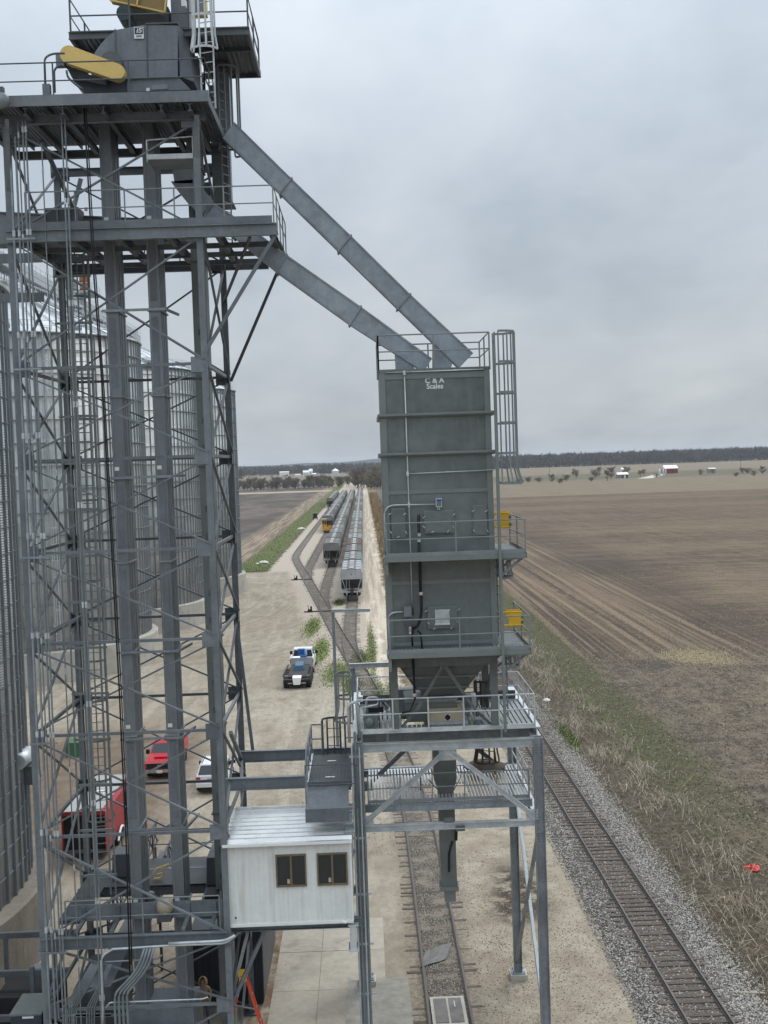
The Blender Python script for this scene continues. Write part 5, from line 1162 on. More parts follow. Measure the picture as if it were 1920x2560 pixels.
# ------------------------------------------------------------------ conveyor from the tower over to the near bin
def conveyor():
    t = thing('drag_conveyor', 'long grey enclosed conveyor running left from the middle deck to the bins', 'conveyor', (-9, 40.5, 27.3))
    x0, x1 = -15.5, -5.0
    mb = MB(); mb.hexa([(x0,40.2,27.55),(x1,40.2,27.35),(x1,41.1,27.35),(x0,41.1,27.55)], [(x0,40.2,28.75),(x1,40.2,27.95),(x1,41.1,27.95),(x0,41.1,28.75)]); mb.build('trough', M['casing'], t)
    mb = MB(); mb.bar((x0,40.65,28.78), (x1,40.65,27.98), 1.05, .05); mb.build('cover', M['casing3'], t)
    for x in (-14, -12.4, -10.8, -9.2, -7.8, -6.4):
        f = (x-x0)/(x1-x0); zt = 28.75-.8*f; zb_ = 27.55-.2*f; mb = MB(); mb.box(x-.03, x+.03, 40.14, 41.16, zb_-.03, zt+.03); mb.build('flange', M['steel_dk'], t)
    mb = MB(); mb.box(-10.0, -8.9, 39.3, 40.1, 27.5, 28.4); mb.build('motor_guard', M['steel_dk'], t)
    for x in (-10.0, -9.6, -9.2, -8.95): mb = MB(); mb.box(x, x+.04, 39.26, 39.3, 27.5, 28.4); mb.build('guard_bar', M['rail'], t)
    p = PY(215,523,40.18); mb = MB(); mb.box(p.x-.05, p.x+.05, 40.17, 40.19, p.z-.06, p.z+.06); mb.build('white_sticker', M['sign'], t)
    for z in (27.0, 25.7):
        mb = MB(); mb.bar((-16,40.3,z), (-10.4,40.3,z), .14, .3); mb.build('support_beam', M['steel'], t)
conveyor()
# lamp at the left of the top deck
t = thing('flood_lamp', 'round grey flood lamp at the left end of the top deck', 'lamp', PY(5,250,35.8)); p = PY(4,252,35.7)
mb = MB(); mb.lathe((p.x,35.7,p.z), [(0,-.12),(.2,-.1),(.24,-.02),(.24,.04),(.1,.2),(0,.2)], 18, ax='y'); mb.sm = True; mb.build('lamp_head', M['casing'], t)
mb = MB(); mb.box(p.x-.05, p.x+.05, 35.72, 35.9, p.z, p.z+.42); mb.build('bracket', M['steel_dk'], t)

# ------------------------------------------------------------------ vertical conduits and cables on the tower
def zb9(x, y): return (x/4.88, 2220+y/4.88)
def zb14(x, y): return (280+x/4.366, 2220+y/4.366)
runs = [(-10.28,36.72,.1,30.2,.035), (-10.12,36.74,.1,30.0,.035), (-9.98,36.6,3.0,30.4,.022), (-9.83,36.55,.1,30.4,.028), (-9.74,36.55,.1,30.4,.028), (-9.35,36.8,2.,29.8,.02), (-8.68,36.62,1.0,30.6,.025), (-8.58,36.62,1.0,30.6,.025)]
names = ['thick grey conduit riser next to the left front tower leg', 'second thick conduit riser beside the left tower leg', 'thin conduit riser behind the thick pair at the tower leg', 'paired bright conduit riser with couplings, outer one', 'paired bright conduit riser with couplings, inner one', 'single thin conduit riser left of the elevator trunks', 'outer of two slim conduits hanging left of the trunks', 'inner of two slim conduits hanging left of the trunks']
for (x, y, z0, z1, r), nm in zip(runs, names):
    t = thing('conduit_riser', nm, 'conduit', (x, y, z0), 'conduit risers on the tower'); mb = MB(); mb.tube([(x,y,z0), (x,y,z1)], r, 8); mb.build('pipe', M['conduit_dk'] if r < .03 else M['galv_dk'], t)
    z = z0+2.6
    while z < z1: mb = MB(); mb.tube([(x,y,z-.09), (x,y,z+.09)], r*1.5, 8); mb.build('coupling', M['galv'], t); z += 3.05
for z in (5.1, 11.6, 17.3, 23.0, 26.9):
    mb = MB(); mb.box(-10.45, -9.6, 36.5, 36.54, z-.03, z+.03); mb.build('conduit_bracket', M['galv_dk'], None, label='flat bracket clamping the conduit risers to the tower', cat='bracket', group='conduit brackets on the tower')
for k, (xa, xb) in enumerate(((-8.16,-8.06), (-8.10,-7.99))):
    mb = MB(); mb.tube([PY(210+k*5, 270, 36.5), PY(222+k*5,480,36.5), PY(231+k*5, 640, 36.5), PY(258+k*4,1000,36.5), PY(272+k*4,1250,36.5), PY(297+k*5,1700,36.5), PY(316+k*5,2120,36.5), PY(326+k*6,2480,36.5)], .026 if k == 0 else .019, 8); mb.sm = True
    mb.build('power_cable', M['black'], None, label=('thick' if k == 0 else 'thinner')+' black power cable hanging down the front of the elevator trunk', cat='cable')
# bundles at the bottom
for k in range(4):
    pts = [PY(*zb14(x+k*dx, y), 36.45) for x, y, dx in ((355,660,33),(300,830,36),(225,950,35),(35,1150,42),(30,1300,46),(40,1484,45),(45,1700,45))]
    mb = MB(); mb.tube(round_c(pts, .15), .042, 8); mb.sm = True; mb.build('conduit_bundle', M['conduit_dk'], None, label='one of four thick parallel conduits bending down the front of the tower base', cat='conduit', group='four bent conduits at the tower base')
for k in range(7):
    pts = [PY(*zb9(x+k*dx, y), 36.9) for x, y, dx in ((1130,900,16),(1000,1120,20),(860,1330,24),(775,1440,26),(765,1659,28),(770,1900,28))]
    mb = MB(); mb.tube(round_c(pts, .15), .026, 6); mb.sm = True; mb.build('conduit_bundle', M['conduit_dk'], None, label='one of seven slim parallel conduits bending down behind the tower base', cat='conduit', group='seven slim conduits at the tower base')
for k in range(4):
    pts = [PY(*zb9(x+k*dx, y), 36.8) for x, y, dx in ((1320,930,14),(1200,1200,18),(1060,1460,30),(1060,1659,30),(1065,1900,30))]
    mb = MB(); mb.tube(round_c(pts, .12), .024, 6); mb.sm = True; mb.build('conduit_bundle', M['conduit_dk'], None, label='one of four slim conduits between the two larger bundles', cat='conduit', group='four slim conduits at the tower base')
for lab, pts, r, m in (('bright white conduit bent from the tower base under the lower deck', [zb9(1250,1659), zb9(1255,1500), zb9(1232,830), zb9(1380,745), zb14(0,668), zb14(700,625), zb14(1240,605), zb14(1340,525)], .038, 'conduit'),
                       ('second bright conduit just below the lower deck beam', [zb14(615,608), zb14(940,592), zb14(1230,578), zb14(1345,520)], .05, 'conduit'),
                       ('horizontal grey conduit crossing behind the bent bundle', [zb9(1280,900), zb14(0,802), zb14(500,775), zb14(545,730)], .026, 'conduit_dk'),
                       ('low horizontal conduit across the tower base', [zb9(1290,1460), zb9(1340,1400), zb14(0,1250), zb14(990,1212), zb14(1050,1190)], .026, 'conduit')):
    mb = MB(); mb.tube(round_c([PY(*q, 36.55) for q in pts], .3, 5), r, 8); mb.sm = True; mb.build('bent_conduit', M[m], None, label=lab, cat='conduit')
for k, x in enumerate((780, 960, 1060, 1290)):
    a = PY(*zb9(x, 1560), 36.85); mb = MB(); mb.box(a.x-.1, a.x+.75, 36.86, 36.9, a.z-.04, a.z+.04); mb.build('strut_channel', M['galv_dk'], None, label='short strut channel holding the slim conduits at the tower base', cat='bracket', group='strut channels at the tower base')

# ------------------------------------------------------------------ things at the foot of the tower
def base_cabinet():
    t = thing('electrical_cabinet', 'dark grey electrical cabinet with a white label beside the bin footing', 'cabinet', (-10.9, 37.6, 0))
    a, b = PY(*zb9(130,1560),37.2), PY(*zb9(500,1559),37.2); mb = MB(); mb.box(a.x, b.x, 37.2, 38.6, 0, a.z); mb.build('cabinet_body', mat('slate_cabinet', (.035,.045,.06), .45), t)
    mb = MB(); mb.box(a.x-.03, b.x+.03, 37.15, 38.65, a.z, a.z+.06); mb.build('cabinet_top', M['casing3'], t)
    p, q = PY(*zb9(270,1570),37.18), PY(*zb9(410,1590),37.18); mb = MB(); mb.box(p.x, q.x, 37.185, 37.199, q.z, p.z); mb.build('white_label', M['sign'], t)
base_cabinet()
def equipment(label, x0, x1, y0, y1, z0, z1, m, name='machine_housing', cat='machine', parts=()):
    t = thing(name, label, cat, ((x0+x1)/2, (y0+y1)/2, z0)); mb = MB(); mb.hexa([(x0,y0,z0),(x1,y0,z0),(x1,y1,z0),(x0,y1,z0)], [(x0+.04,y0+.04,z1),(x1-.04,y0+.04,z1),(x1-.04,y1-.04,z1),(x0+.04,y1-.04,z1)]); mb.build('housing', m, t)
    for (nm, bx, mm) in parts: mb = MB(); mb.box(*bx); mb.build(nm, mm, t)
    return t
# pits, drives and conveyors seen through the tower legs
def ground_conveyor():
    t = thing('ground_conveyor', 'dark trussed conveyor running back along the ground behind the tower', 'conveyor', (-9, 47, 0))
    mb = MB(); mb.box(-9.6, -8.9, 39, 53, 2.2, 2.9); mb.build('trough', M['steel_dk'], t)
    mb = MB()
    for x in (-9.7, -8.6):
        mb.bar((x,42.5,3.4), (x,53,3.4), .07); mb.bar((x,42.5,4.3), (x,53,4.3), .07)
        for k in range(9): y = 42.5+k*1.15; mb.bar((x,y,3.4), (x,y+1.15,4.3), .05); mb.bar((x,y,4.3), (x,y+1.15,3.4), .05); mb.bar((x,y,3.4), (x,y,4.3), .05)
    o = mb.build('truss', M['steel_dk'], t); o['kind'] = 'stuff'
    for y in (42.6, 47, 52): 
        for x in (-9.65, -8.65): mb = MB(); mb.bar((x,y,0), (x,y,3.4), .1); mb.build('leg', M['steel_dk'], t)
ground_conveyor()
def ac_unit():
    t = thing('air_conditioner', 'beige outdoor air conditioner unit on the deck behind the trunks', 'air conditioner', (-8.2, 43.6, 5.45))
    mb = MB(); p, q = pxbox(mb, (700/2.37,1860+645/2.37), (765/2.37,1860+750/2.37), 43.4, .4); mb.build('case', M['beige'], t); c = (p+q)/2
    mb = MB(); mb.lathe((c.x+.1,43.39,c.z), [(0,-.01),(.28,-.01),(.3,.0)], 20, ax='y'); mb.build('fan_grille', M['black'], t)
    mb = MB(); mb.box(min(p.x,q.x), max(p.x,q.x), 43.4, 43.8, 5.42, min(p.z,q.z)); mb.build('stand', M['steel_dk'], t)
ac_unit()
def yellow_rail():
    t = thing('folding_handrail', 'yellow folding handrail frame lying on the lower deck', 'handrail', (-6.7, 42, 5.45))
    for pts in ([(912,800),(910,760),(935,738),(965,730),(968,780),(950,795),(915,798)], [(925,738),(1000,712)], [(955,742),(985,720),(1005,738)], [(915,775),(965,765)]):
        mb = MB(); mb.tube([PY(x/2.37, 1860+y/2.37, 41.8) for x, y in pts], .03, 6); mb.build('rail_tube', M['yellow_guard'], t)
yellow_rail()
def round_motor():
    t = thing('round_tank', 'small cream round tank standing by the right trunk on the lower deck', 'tank', (-6.3, 38.7, 5.5))
    p = PY(*zb14(580,195), 38.0); mb = MB(); mb.lathe((p.x,38.,p.z), [(0,-.27),(.15,-.25),(.25,-.16),(.27,0),(.25,.16),(.15,.25),(0,.27)], 18); mb.sm = True; mb.build('tank_shell', M['beige'], t)
    mb = MB(); mb.box(p.x-.2, p.x+.2, 37.85, 38.2, 5.42, p.z-.2); mb.build('stand', M['steel_dk'], t)
    p = PY(*zb14(415,95), 39.); mb = MB(); mb.lathe((p.x,39.,p.z), [(0,-.2),(.16,-.12),(.18,0),(.15,.14),(0,.2)], 14); mb.sm = True; mb.build('motor', M['casing'], t)
round_motor()
for lab, px, Y, w, h, d, m in (('low dark drive box on the left of the lower deck', (480,1960+300), 42.2, 1.2, .7, .8, 'steel_dk'),):
    equipment(lab, -9.4, -8.3, 42.2, 43.2, 5.45, 6.25, M[m])
equipment('black open breaker box lying near the deck corner', -5.75, -5.0, 39.2, 40.0, 5.45, 5.75, M['black'], 'breaker_box', 'box')
equipment('long dark machine housing on the right of the lower deck', -5.9, -4.95, 41., 44.4, 5.45, 6.4, M['steel_dk'])
equipment('grey elevator boot feeder box at the tower foot', -8.9, -6.3, 36.9, 38.0, 0, 1.9, M['casing'], 'feeder_box', 'machine')
equipment('dark hopper pit housing under the tower', -10.3, -8.9, 39.5, 42.5, 0, 2.6, M['steel_dk'], 'pit_housing', 'machine')
# dark shed wall under the control house
def shed():
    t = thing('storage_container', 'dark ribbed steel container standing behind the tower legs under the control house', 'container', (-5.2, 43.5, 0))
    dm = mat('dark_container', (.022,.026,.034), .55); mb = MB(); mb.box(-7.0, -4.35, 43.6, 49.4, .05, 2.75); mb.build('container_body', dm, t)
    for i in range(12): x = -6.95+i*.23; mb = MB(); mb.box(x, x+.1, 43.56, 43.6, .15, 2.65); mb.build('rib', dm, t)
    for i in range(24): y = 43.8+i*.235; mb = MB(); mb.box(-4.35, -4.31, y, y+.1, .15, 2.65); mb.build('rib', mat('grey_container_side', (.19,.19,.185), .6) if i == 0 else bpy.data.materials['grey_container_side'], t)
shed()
def step_ladder():
    t = thing('step_ladder', 'orange fibreglass step ladder with a yellow top standing by the tower foot', 'ladder', (-3.9, 37.6, 0))
    om = mat('orange_fibreglass', (.62,.06,.02), .45); Y = 37.6
    top = PY(*zb14(1432,935), Y); zt = top.z; xt = top.x
    for sy in (-.2, .2):                               # seen from its side: the treads run away from the tower
        mb = MB(); mb.bar((xt-.07,Y+sy*.6,zt), (xt-.86,Y+sy*1.3,.0), .1, .05); mb.build('front_rail', om, t)
        mb = MB(); mb.bar((xt+.07,Y+sy*.6,zt), (xt+1.1,Y+sy*1.2,.0), .09, .045); mb.build('rear_rail', om, t)
    for k in range(1, 8):
        f = k/8.5; z = zt*f; x = xt-.86+.79*f; w = .25-.12*f; mb = MB(); mb.box(x-.05, x+.05, Y-w, Y+w, z-.015, z+.015); mb.build('tread', M['conduit'], t)
        x = xt+1.1-1.03*f; mb = MB(); mb.box(x-.02, x+.02, Y-w, Y+w, z-.012, z+.012); mb.build('rear_brace', M['conduit'], t)
    mb = MB(); mb.box(xt-.14, xt+.14, Y-.16, Y+.12, zt-.03, zt+.1); mb.build('top_cap', M['yellow'], t)
    mb = MB(); mb.box(xt-.12, xt+.12, Y-.18, Y-.16, zt-.18, zt-.03); mb.build('front_label', M['yellow'], t)
step_ladder()

# framework and pipes between the near bin and the tower foot
def pipe_rack():
    t = thing('pipe_rack', 'dark steel frame carrying pipes between the bin footing and the tower foot', 'frame', (-12, 40, 0))
    for z, y in ((1.9,39.2), (2.9,40.4), (3.6,42.0)):
        mb = MB(); mb.bar((-14.4,y,z), (-10.6,y,z), .16, .2); mb.build('cross_beam', M['steel_dk'], t)
    for x in (-13.2, -11.5):
        for y in (39.2, 42.): mb = MB(); mb.bar((x,y,0), (x,y,3.6), .14); mb.build('post', M['steel_dk'], t)
    for k in range(3): mb = MB(); mb.tube([(-14.4,38.7-.2*k,1.5+.25*k), (-10.5,38.7-.2*k,1.5+.25*k)], .05, 8); mb.build('pipe', M['conduit_dk'], t)
    mb = MB(); mb.box(-12.9, -11.0, 39.6, 41.6, .3, 2.4); mb.build('dark_housing', M['black'], t)
    mb = MB(); mb.tube([(-12.2,42.6,0),(-12.2,42.6,2.2)], .3, 12); mb.build('tank', M['casing3'], t)
pipe_rack()
def deck_conduits():
    t = thing('deck_conduit', 'two bent conduits rising from the left of the top deck to the drive motor', 'conduit', PY(112,230,36.6))
    for pts in (((236,470),(230,300),(270,278),(335,276)), ((284,480),(280,365),(300,342),(325,338)), ((345,365),(350,400),(395,440),(430,465))):
        mb = MB(); mb.tube(round_c([PY(x/2.07375, y/2.07375, 36.6) for x, y in pts], .15), .035, 8); mb.sm = True; mb.build('bent_pipe', M['steel_dk'], t)
    p = PY(118,222,36.6); mb = MB(); mb.box(p.x-.12, p.x+.1, 36.5, 36.7, p.z-.2, p.z+.12); mb.build('box', M['casing'], t)
deck_conduits()

def cable_tray():
    t = thing('cable_tray', 'tall ladder-like cable tray of slim grey bars inside the left of the tower', 'cable tray', (-9.5, 40.2, 5.4))
    for k, x in enumerate((-10.0, -9.82, -9.5, -9.1, -8.85)):
        mb = MB(); mb.bar((x,40.2+.35*(k%2),5.4), (x,40.2+.35*(k%2),27.1), .05); mb.build('upright', M['rail'], t)
    z = 6.2
    while z < 27: mb = MB(); mb.bar((-10.05,40.25,z), (-8.8,40.25,z), .05, .08); mb.build('cross_bar', M['rail'], t); z += 1.55
cable_tray()
# ------------------------------------------------------------------ covered hopper cars
M['car_truck'] = mat('black_bogie', (.02,.02,.021), .7, 0, .3, 2.)
M['car_under'] = mat('dark_end_frame', (.06,.055,.05), .8, 0, .3, 2., dirt=(.11,.10,.085))  # dark tone for the sloped end sheets and centre sill
M['hatch'] = mat('pale_hatch_cover', (.33,.33,.315), .85, 0, .35, .25, dirt=(.15,.135,.118), dirt_amt=.9, spec=.1)
M['walk'] = mat('dark_running_board', (.11,.11,.105), .7, 0, .2, 2.)
M['wheel_tread'] = mat('bright_wheel_tread', (.6,.6,.6), .3, .6, .1, 3.)
CARC = {'pale silver': (.42,.44,.45), 'light grey': (.215,.215,.21), 'mid grey': (.14,.142,.136), 'tan grey': (.205,.188,.165), 'dark grey': (.105,.105,.10), 'rusty brown': (.135,.092,.07), 'pale blue grey': (.24,.26,.27)}
HL = 8.7
def car_proto(cname, full=True):
    c = CARC[cname]; bm = mat('hopper_'+cname.replace(' ', '_'), c, .6, .05, .14, .9, streak=.45, dirt=mul(c, .5)); rm = mat('hopper_roof_'+cname.replace(' ', '_'), mul(c, .8), .75, 0, .25, .5, dirt=(.10,.075,.06), dirt_amt=.75, spec=.1)
    t = bpy.data.objects.new('hopper_car', None); COL.objects.link(t)
    sec = [(-1.42,1.35),(-1.6,1.9),(-1.62,3.7),(-1.5,4.15),(1.5,4.15),(1.62,3.7),(1.6,1.9),(1.42,1.35)]
    mb = MB(); mb.prof((0,-HL+1.9,0), (0,HL-1.9,0), [(x,z) for x, z in sec]); mb.build('body', bm, t)
    for s in (-1, 1):                                  # overhanging top end with cut corners, sloped sheet below
        e = [(-1.6,3.05),(1.6,3.05),(1.6,4.0),(1.3,4.42),(-1.3,4.42),(-1.6,4.0)]; y0 = s*(HL-1.9); y1 = s*(HL-.35)
        mb = MB(); n = 6; mb.add([(x,y0,z) for x, z in e]+[(x,y1,z) for x, z in e], [tuple(range(n)), tuple(range(n,2*n))]+[(i,(i+1)%n,n+(i+1)%n,n+i) for i in range(n)]); mb.build('end_panel', bm, t)
        mb = MB(); mb.hexa([(-1.5,s*(HL-2.6),1.5),(1.5,s*(HL-2.6),1.5),(1.5,s*(HL-2.0),1.5),(-1.5,s*(HL-2.0),1.5)], [(-1.55,s*(HL-1.9),3.05),(1.55,s*(HL-1.9),3.05),(1.55,s*(HL-.5),3.05),(-1.55,s*(HL-.5),3.05)]); mb.build('slope_sheet', M['car_under'], t)
    mb = MB(); mb.add([(-1.5,-HL+.4,4.16),(-1.36,-HL+.4,4.46),(1.36,-HL+.4,4.46),(1.5,-HL+.4,4.16),(-1.5,HL-.4,4.16),(-1.36,HL-.4,4.46),(1.36,HL-.4,4.46),(1.5,HL-.4,4.16)], [(0,1,5,4),(1,2,6,5),(2,3,7,6),(0,3,2,1),(4,5,6,7)]); mb.build('roof', rm, t)
    mb = MB()
    for k in range(4):
        y = -HL+1.2+k*3.85; mb.box(-.33, .33, y, y+3.4, 4.46, 4.60)
    o = mb.build('hatch_covers', M['hatch'], t); o['kind'] = 'stuff'
    for x in (-.52, .52): mb = MB(); mb.box(x-.1, x+.1, -HL+.3, HL-.3, 4.50, 4.54); mb.build('running_board', M['walk'], t)
    if full:
        for k in range(5): y = -HL+.45+k*4.25; mb = MB(); mb.box(-1.4, 1.4, y-.04, y+.04, 4.462, 4.50); mb.build('roof_seam', M['walk'], t)
        mb = MB(); mb.box(-.25, .25, -HL, HL, 1.05, 1.45); mb.build('centre_sill', M['car_under'], t)
        for s in (-1, 1):
            mb = MB(); mb.box(-1.55, 1.55, s*(HL-.9)-.06, s*(HL-.9)+.06, 1.05, 1.3) if False else mb.box(-1.55, 1.55, min(s*(HL-.15),s*(HL-.35)), max(s*(HL-.15),s*(HL-.35)), 1.15, 1.35); mb.build('end_sill', bm, t)
            for x in (-1.52, 1.52): mb = MB(); mb.bar((x,s*(HL-.25),1.3), (x,s*(HL-.35),4.0), .07); mb.build('corner_post', bm, t)
            for x in (-1, 1): mb = MB(); mb.bar((x*1.35,s*(HL-.3),3.05), (x*.8,s*(HL-.3),1.3), .09); mb.build('end_brace', bm, t)
            for x in (-.75,): mb = MB(); mb.bar((x,s*(HL-.2),1.3), (x,s*(HL-.3),4.45), .05); mb.bar((x+.4,s*(HL-.2),1.3), (x+.4,s*(HL-.3),3.0), .05); mb.build('ladder', bm, t)
            mb = MB(); mb.lathe((.1,s*(HL-.75),1.95), [(0,-.2),(.28,-.2),(.3,.0),(.28,.2),(0,.2)], 12, ax='y'); mb.build('brake_cylinder', M['black'], t)
            mb = MB(); mb.box(-.14, .14, min(s*HL,s*(HL+.55)), max(s*HL,s*(HL+.55)), .75, 1.05); mb.build('coupler', M['black'], t)
            mb = MB(); mb.lathe((0,s*(HL-.36) if s > 0 else s*(HL-.36),3.75), [(0,-.02),(.13,-.02),(.13,.02),(0,.02)], 10, ax='y'); mb.build('end_emblem', M['casing'], t)
            for yy in (HL-1.5, HL-3.3):
                b = None
                for x in (-.755, .755):
                    mb = MB(); mb.lathe((x,s*yy,.72), [(0,-.07),(.42,-.07),(.42,.05),(.46,.05),(.46,.08),(0,.08)], 18, ax='x'); w = mb.build('wheel', M['car_truck'], t)
                    mb = MB(); mb.lathe((x,s*yy,.72), [(.423,-.05),(.426,-.05),(.426,.045),(.423,.045)], 18, ax='x'); mb.build('wheel_tread', M['wheel_tread'], w)
                mb = MB(); mb.tube([(-.8,s*yy,.72),(.8,s*yy,.72)], .08, 8); mb.build('axle', M['car_truck'], t)
            for x in (-1, 1): mb = MB(); mb.box(x*1.0-.1, x*1.0+.1, min(s*(HL-1.2),s*(HL-3.6)), max(s*(HL-1.2),s*(HL-3.6)), .5, .95); mb.build('side_frame', M['car_truck'], t)
            mb = MB(); mb.box(-1.25, 1.25, min(s*(HL-2.15),s*(HL-2.65)), max(s*(HL-2.15),s*(HL-2.65)), .55, 1.1); mb.build('bolster', M['car_truck'], t)
    else:
        mb = MB(); mb.box(-1.1, 1.1, -HL+1, HL-1, .3, 1.4); mb.build('underframe', M['car_truck'], t)
    return t
CARS = {}
def place_car(cname, x, y, full, label, group):
    key = (cname, full)
    if key not in CARS: CARS[key] = car_proto(cname, full); o = CARS[key]
    else: o = clone(CARS[key])
    o.location = (x, y, 0.22); tag(o, label, 'railcar', group); return o
def train(x, y0, y1, lead, where, group, seed, lead_label):
    q = random.Random(seed); y = y0+HL+.55; i = 0; last = None
    while y < y1:
        c = lead[i] if i < len(lead) else q.choice(['light grey','mid grey','tan grey','mid grey','light grey','dark grey','rusty brown','pale blue grey'])
        full = i < 3
        lb = lead_label if i == 0 else ('%s hopper car in the line %s' % (c, where) if i != 1 else '%s hopper car coupled second %s' % (c, where))
        place_car(c, x, y, full, lb, group); y += 2*HL+1.1; i += 1
train(-2.2, 171.5, 775, ['pale silver','pale blue grey','mid grey','rusty brown','pale blue grey'], 'next to the dirt road', 'hopper cars next to the dirt road', 1, 'grey covered hopper car with a pale end panel heading the train by the road')
train(-6.7, 231., 725, ['light grey','mid grey','light grey'], 'on the second yard track', 'hopper cars on the second yard track', 2, 'grey hopper car with a dark lower end heading the second train')
train(-11.15, 357.5, 705, ['light grey','mid grey'], 'behind the yellow locomotive', 'hopper cars behind the locomotive', 3, 'grey hopper car coupled directly behind the yellow locomotive')
train(-15.75, 551, 690, ['tan grey','light grey'], 'on the track by the grass strip', 'hopper cars by the grass strip', 4, 'tan grey hopper car heading the short train by the grass')
def locomotive():
    t = thing('yellow_locomotive', 'small yellow switching locomotive with dark cab windows', 'locomotive', (-11.15, 353, 0))
    ym = mat('locomotive_yellow', (.55,.30,.035), .5, 0, .15, 1., dirt=(.25,.15,.03), dirt_amt=.5); x, y = -11.15, 350.3
    mb = MB(); mb.box(x-1.3, x+1.3, y, y+5.6, .9, 2.2); mb.build('hood', ym, t)
    mb = MB(); mb.hexa([(x-1.0,y-.45,.75),(x+1.0,y-.45,.75),(x+1.25,y,.75),(x-1.25,y,.75)], [(x-1.15,y-.35,1.75),(x+1.15,y-.35,1.75),(x+1.25,y,1.9),(x-1.25,y,1.9)]); mb.build('nose', ym, t)
    mb = MB(); mb.box(x-1.35, x-.1, y+.5, y+3.2, 2.2, 4.0); c = mb.build('cab', ym, t)
    for a, b in ((x-1.25,x-.8), (x-.65,x-.2)): mb = MB(); mb.box(a, b, y+.47, y+.5, 2.55, 3.7); mb.build('cab_window', M['glass'], c)
    mb = MB(); mb.box(x-1.5, x-.0, y+.35, y+3.4, 4.0, 4.12); mb.build('cab_roof', M['beige'], t)
    mb = MB(); mb.box(x+.0, x+1.25, y+1.2, y+5.0, 2.2, 3.6); mb.build('engine_box', M['black'], t)
    for a in (-1.1, -.15, .2): mb = MB(); mb.lathe((x+a+.2,y-.02,1.95), [(0,-.03),(.18,-.03),(.18,.03),(0,.03)], 12, ax='y'); mb.build('headlight', M['black'], t)
    for a in (-1.25, .6, 1.2): mb = MB(); mb.bar((x+a,y-.2,1.2), (x+a,y-.1,3.0), .06); mb.build('handrail', ym, t)
    for yy in (y+1.2, y+4.4):
        for a in (-.755, .755): mb = MB(); mb.lathe((x+a,yy,.72), [(0,-.07),(.45,-.07),(.45,.07),(0,.07)], 16, ax='x'); mb.build('wheel', M['car_truck'], t)
    mb = MB(); mb.box(x-1.1, x+1.1, y-.2, y+5.4, .45, .9); mb.build('underframe', M['black'], t)
locomotive()
# ------------------------------------------------------------------ small railway things
def switch_stand(label, x, y):
    t = thing('switch_stand', label, 'switch stand', (x, y, 0), 'switch stands beside the ladder track')
    mb = MB(); mb.box(x-.3, x+.3, y-.2, y+.2, .05, .4); mb.build('base', M['black'], t)
    mb = MB(); mb.bar((x-.2,y,.4), (x-.28,y,.95), .08); mb.build('lever', M['black'], t)
    mb = MB(); mb.box(x+.05, x+.28, y-.08, y+.08, .4, .8); mb.build('target', M['black'], t)
    mb = MB(); mb.bar((x-.8,y,.09), (x+2.8,y,.09), .22, .14); mb.build('long_tie', M['tie'], t)
p = PG(600+610/4.366, 1400+220/4.366); switch_stand('black switch stand at the edge of the gravel yard by the far turnout', p.x, p.y)
p = PG(600+765/4.366, 1400+570/4.366); switch_stand('black switch stand between the two grass patches by the near turnout', p.x, p.y)
def fall_post(label, pxL, pxR, y, z, group='fall protection posts over the track'):
    a, b = PY(*pxL, y), PY(*pxR, y); t = thing('overhead_post', label, 'post', (a.x+.15, y, 0), group)
    mb = MB(); mb.ibeam((a.x+.15,y,0), (a.x+.15,y,a.z-.12), .2, .2, .02, up=(1,0,0)); mb.build('column', M['galv_dk'], t)
    mb = MB(); mb.ibeam((a.x,y,a.z), (b.x,y,b.z), .18, .2, .02); mb.build('arm', M['galv'], t)
    mb = MB(); mb.box(a.x-.15, a.x+.45, y-.3, y+.3, 0, .08); mb.build('base_plate', M['galv_dk'], t)
    mb = MB(); mb.box(a.x+.29, a.x+.36, y-.06, y+.06, a.z*.45, a.z*.45+.5); mb.build('control_box', M['casing'], t)
fall_post('tall galvanised T-post with an arm over the track near the dual-wheel trailer', (600+990/4.366,1400+556/4.366), (600+1420/4.366,1400+548/4.366), 78., 10.3)
fall_post('tall galvanised T-post with an arm just behind the gantry platform', (600+1195/4.366,1400+1156/4.366), (600+1640/4.366,1400+1140/4.366), 52., 11.)
q = random.Random(5)
for (zx, zy) in ((395,970),(492,905),(563,840),(620,790),(750,670),(910,540)):
    p = PG(580+zx/4.1475, 1120+zy/4.1475); mb = MB(); tl = .5 if zx == 395 else .05; mb.bar((p.x,p.y,0), (p.x-tl*1.2,p.y+.3,1.9 if zx > 400 else 1.5), .22, .22); mb.build('field_stake', mat('pale_wood_post', (.42,.34,.24), .9) if zx == 395 else bpy.data.materials['pale_wood_post'], None,
        label='leaning pale wooden post at the grass edge' if zx == 395 else 'upright pale wooden post along the grass strip', cat='post', group='posts along the grass strip')
def utv():
    t = thing('utility_cart', 'small dark utility cart with a roof parked by the grass strip', 'cart', (-17.6, 395, 0)); p = PG(580+862/4.1475, 1120+742/4.1475); x, y = p.x, p.y
    mb = MB(); mb.box(x-.8, x+.8, y, y+2.4, .4, 1.1); mb.build('body', M['black'], t)
    mb = MB(); mb.box(x-.85, x+.85, y+.3, y+2.2, 2.3, 2.4); mb.build('roof', M['casing3'], t)
    for a in (-.75, .75):
        for b in (.4, 2.1): mb = MB(); mb.bar((x+a,y+b,1.0), (x+a,y+b,2.3), .06); mb.build('roof_post', M['black'], t); mb = MB(); mb.lathe((x+a,y+b-.1,.35), [(0,-.12),(.35,-.12),(.35,.12),(0,.12)], 14, ax='x'); mb.build('wheel', M['tyre'], t)
    mb = MB(); mb.box(x-.6, x+.6, y+1.0, y+1.2, 1.1, 2.2); mb.build('rear_window', M['glass'], t)
utv()
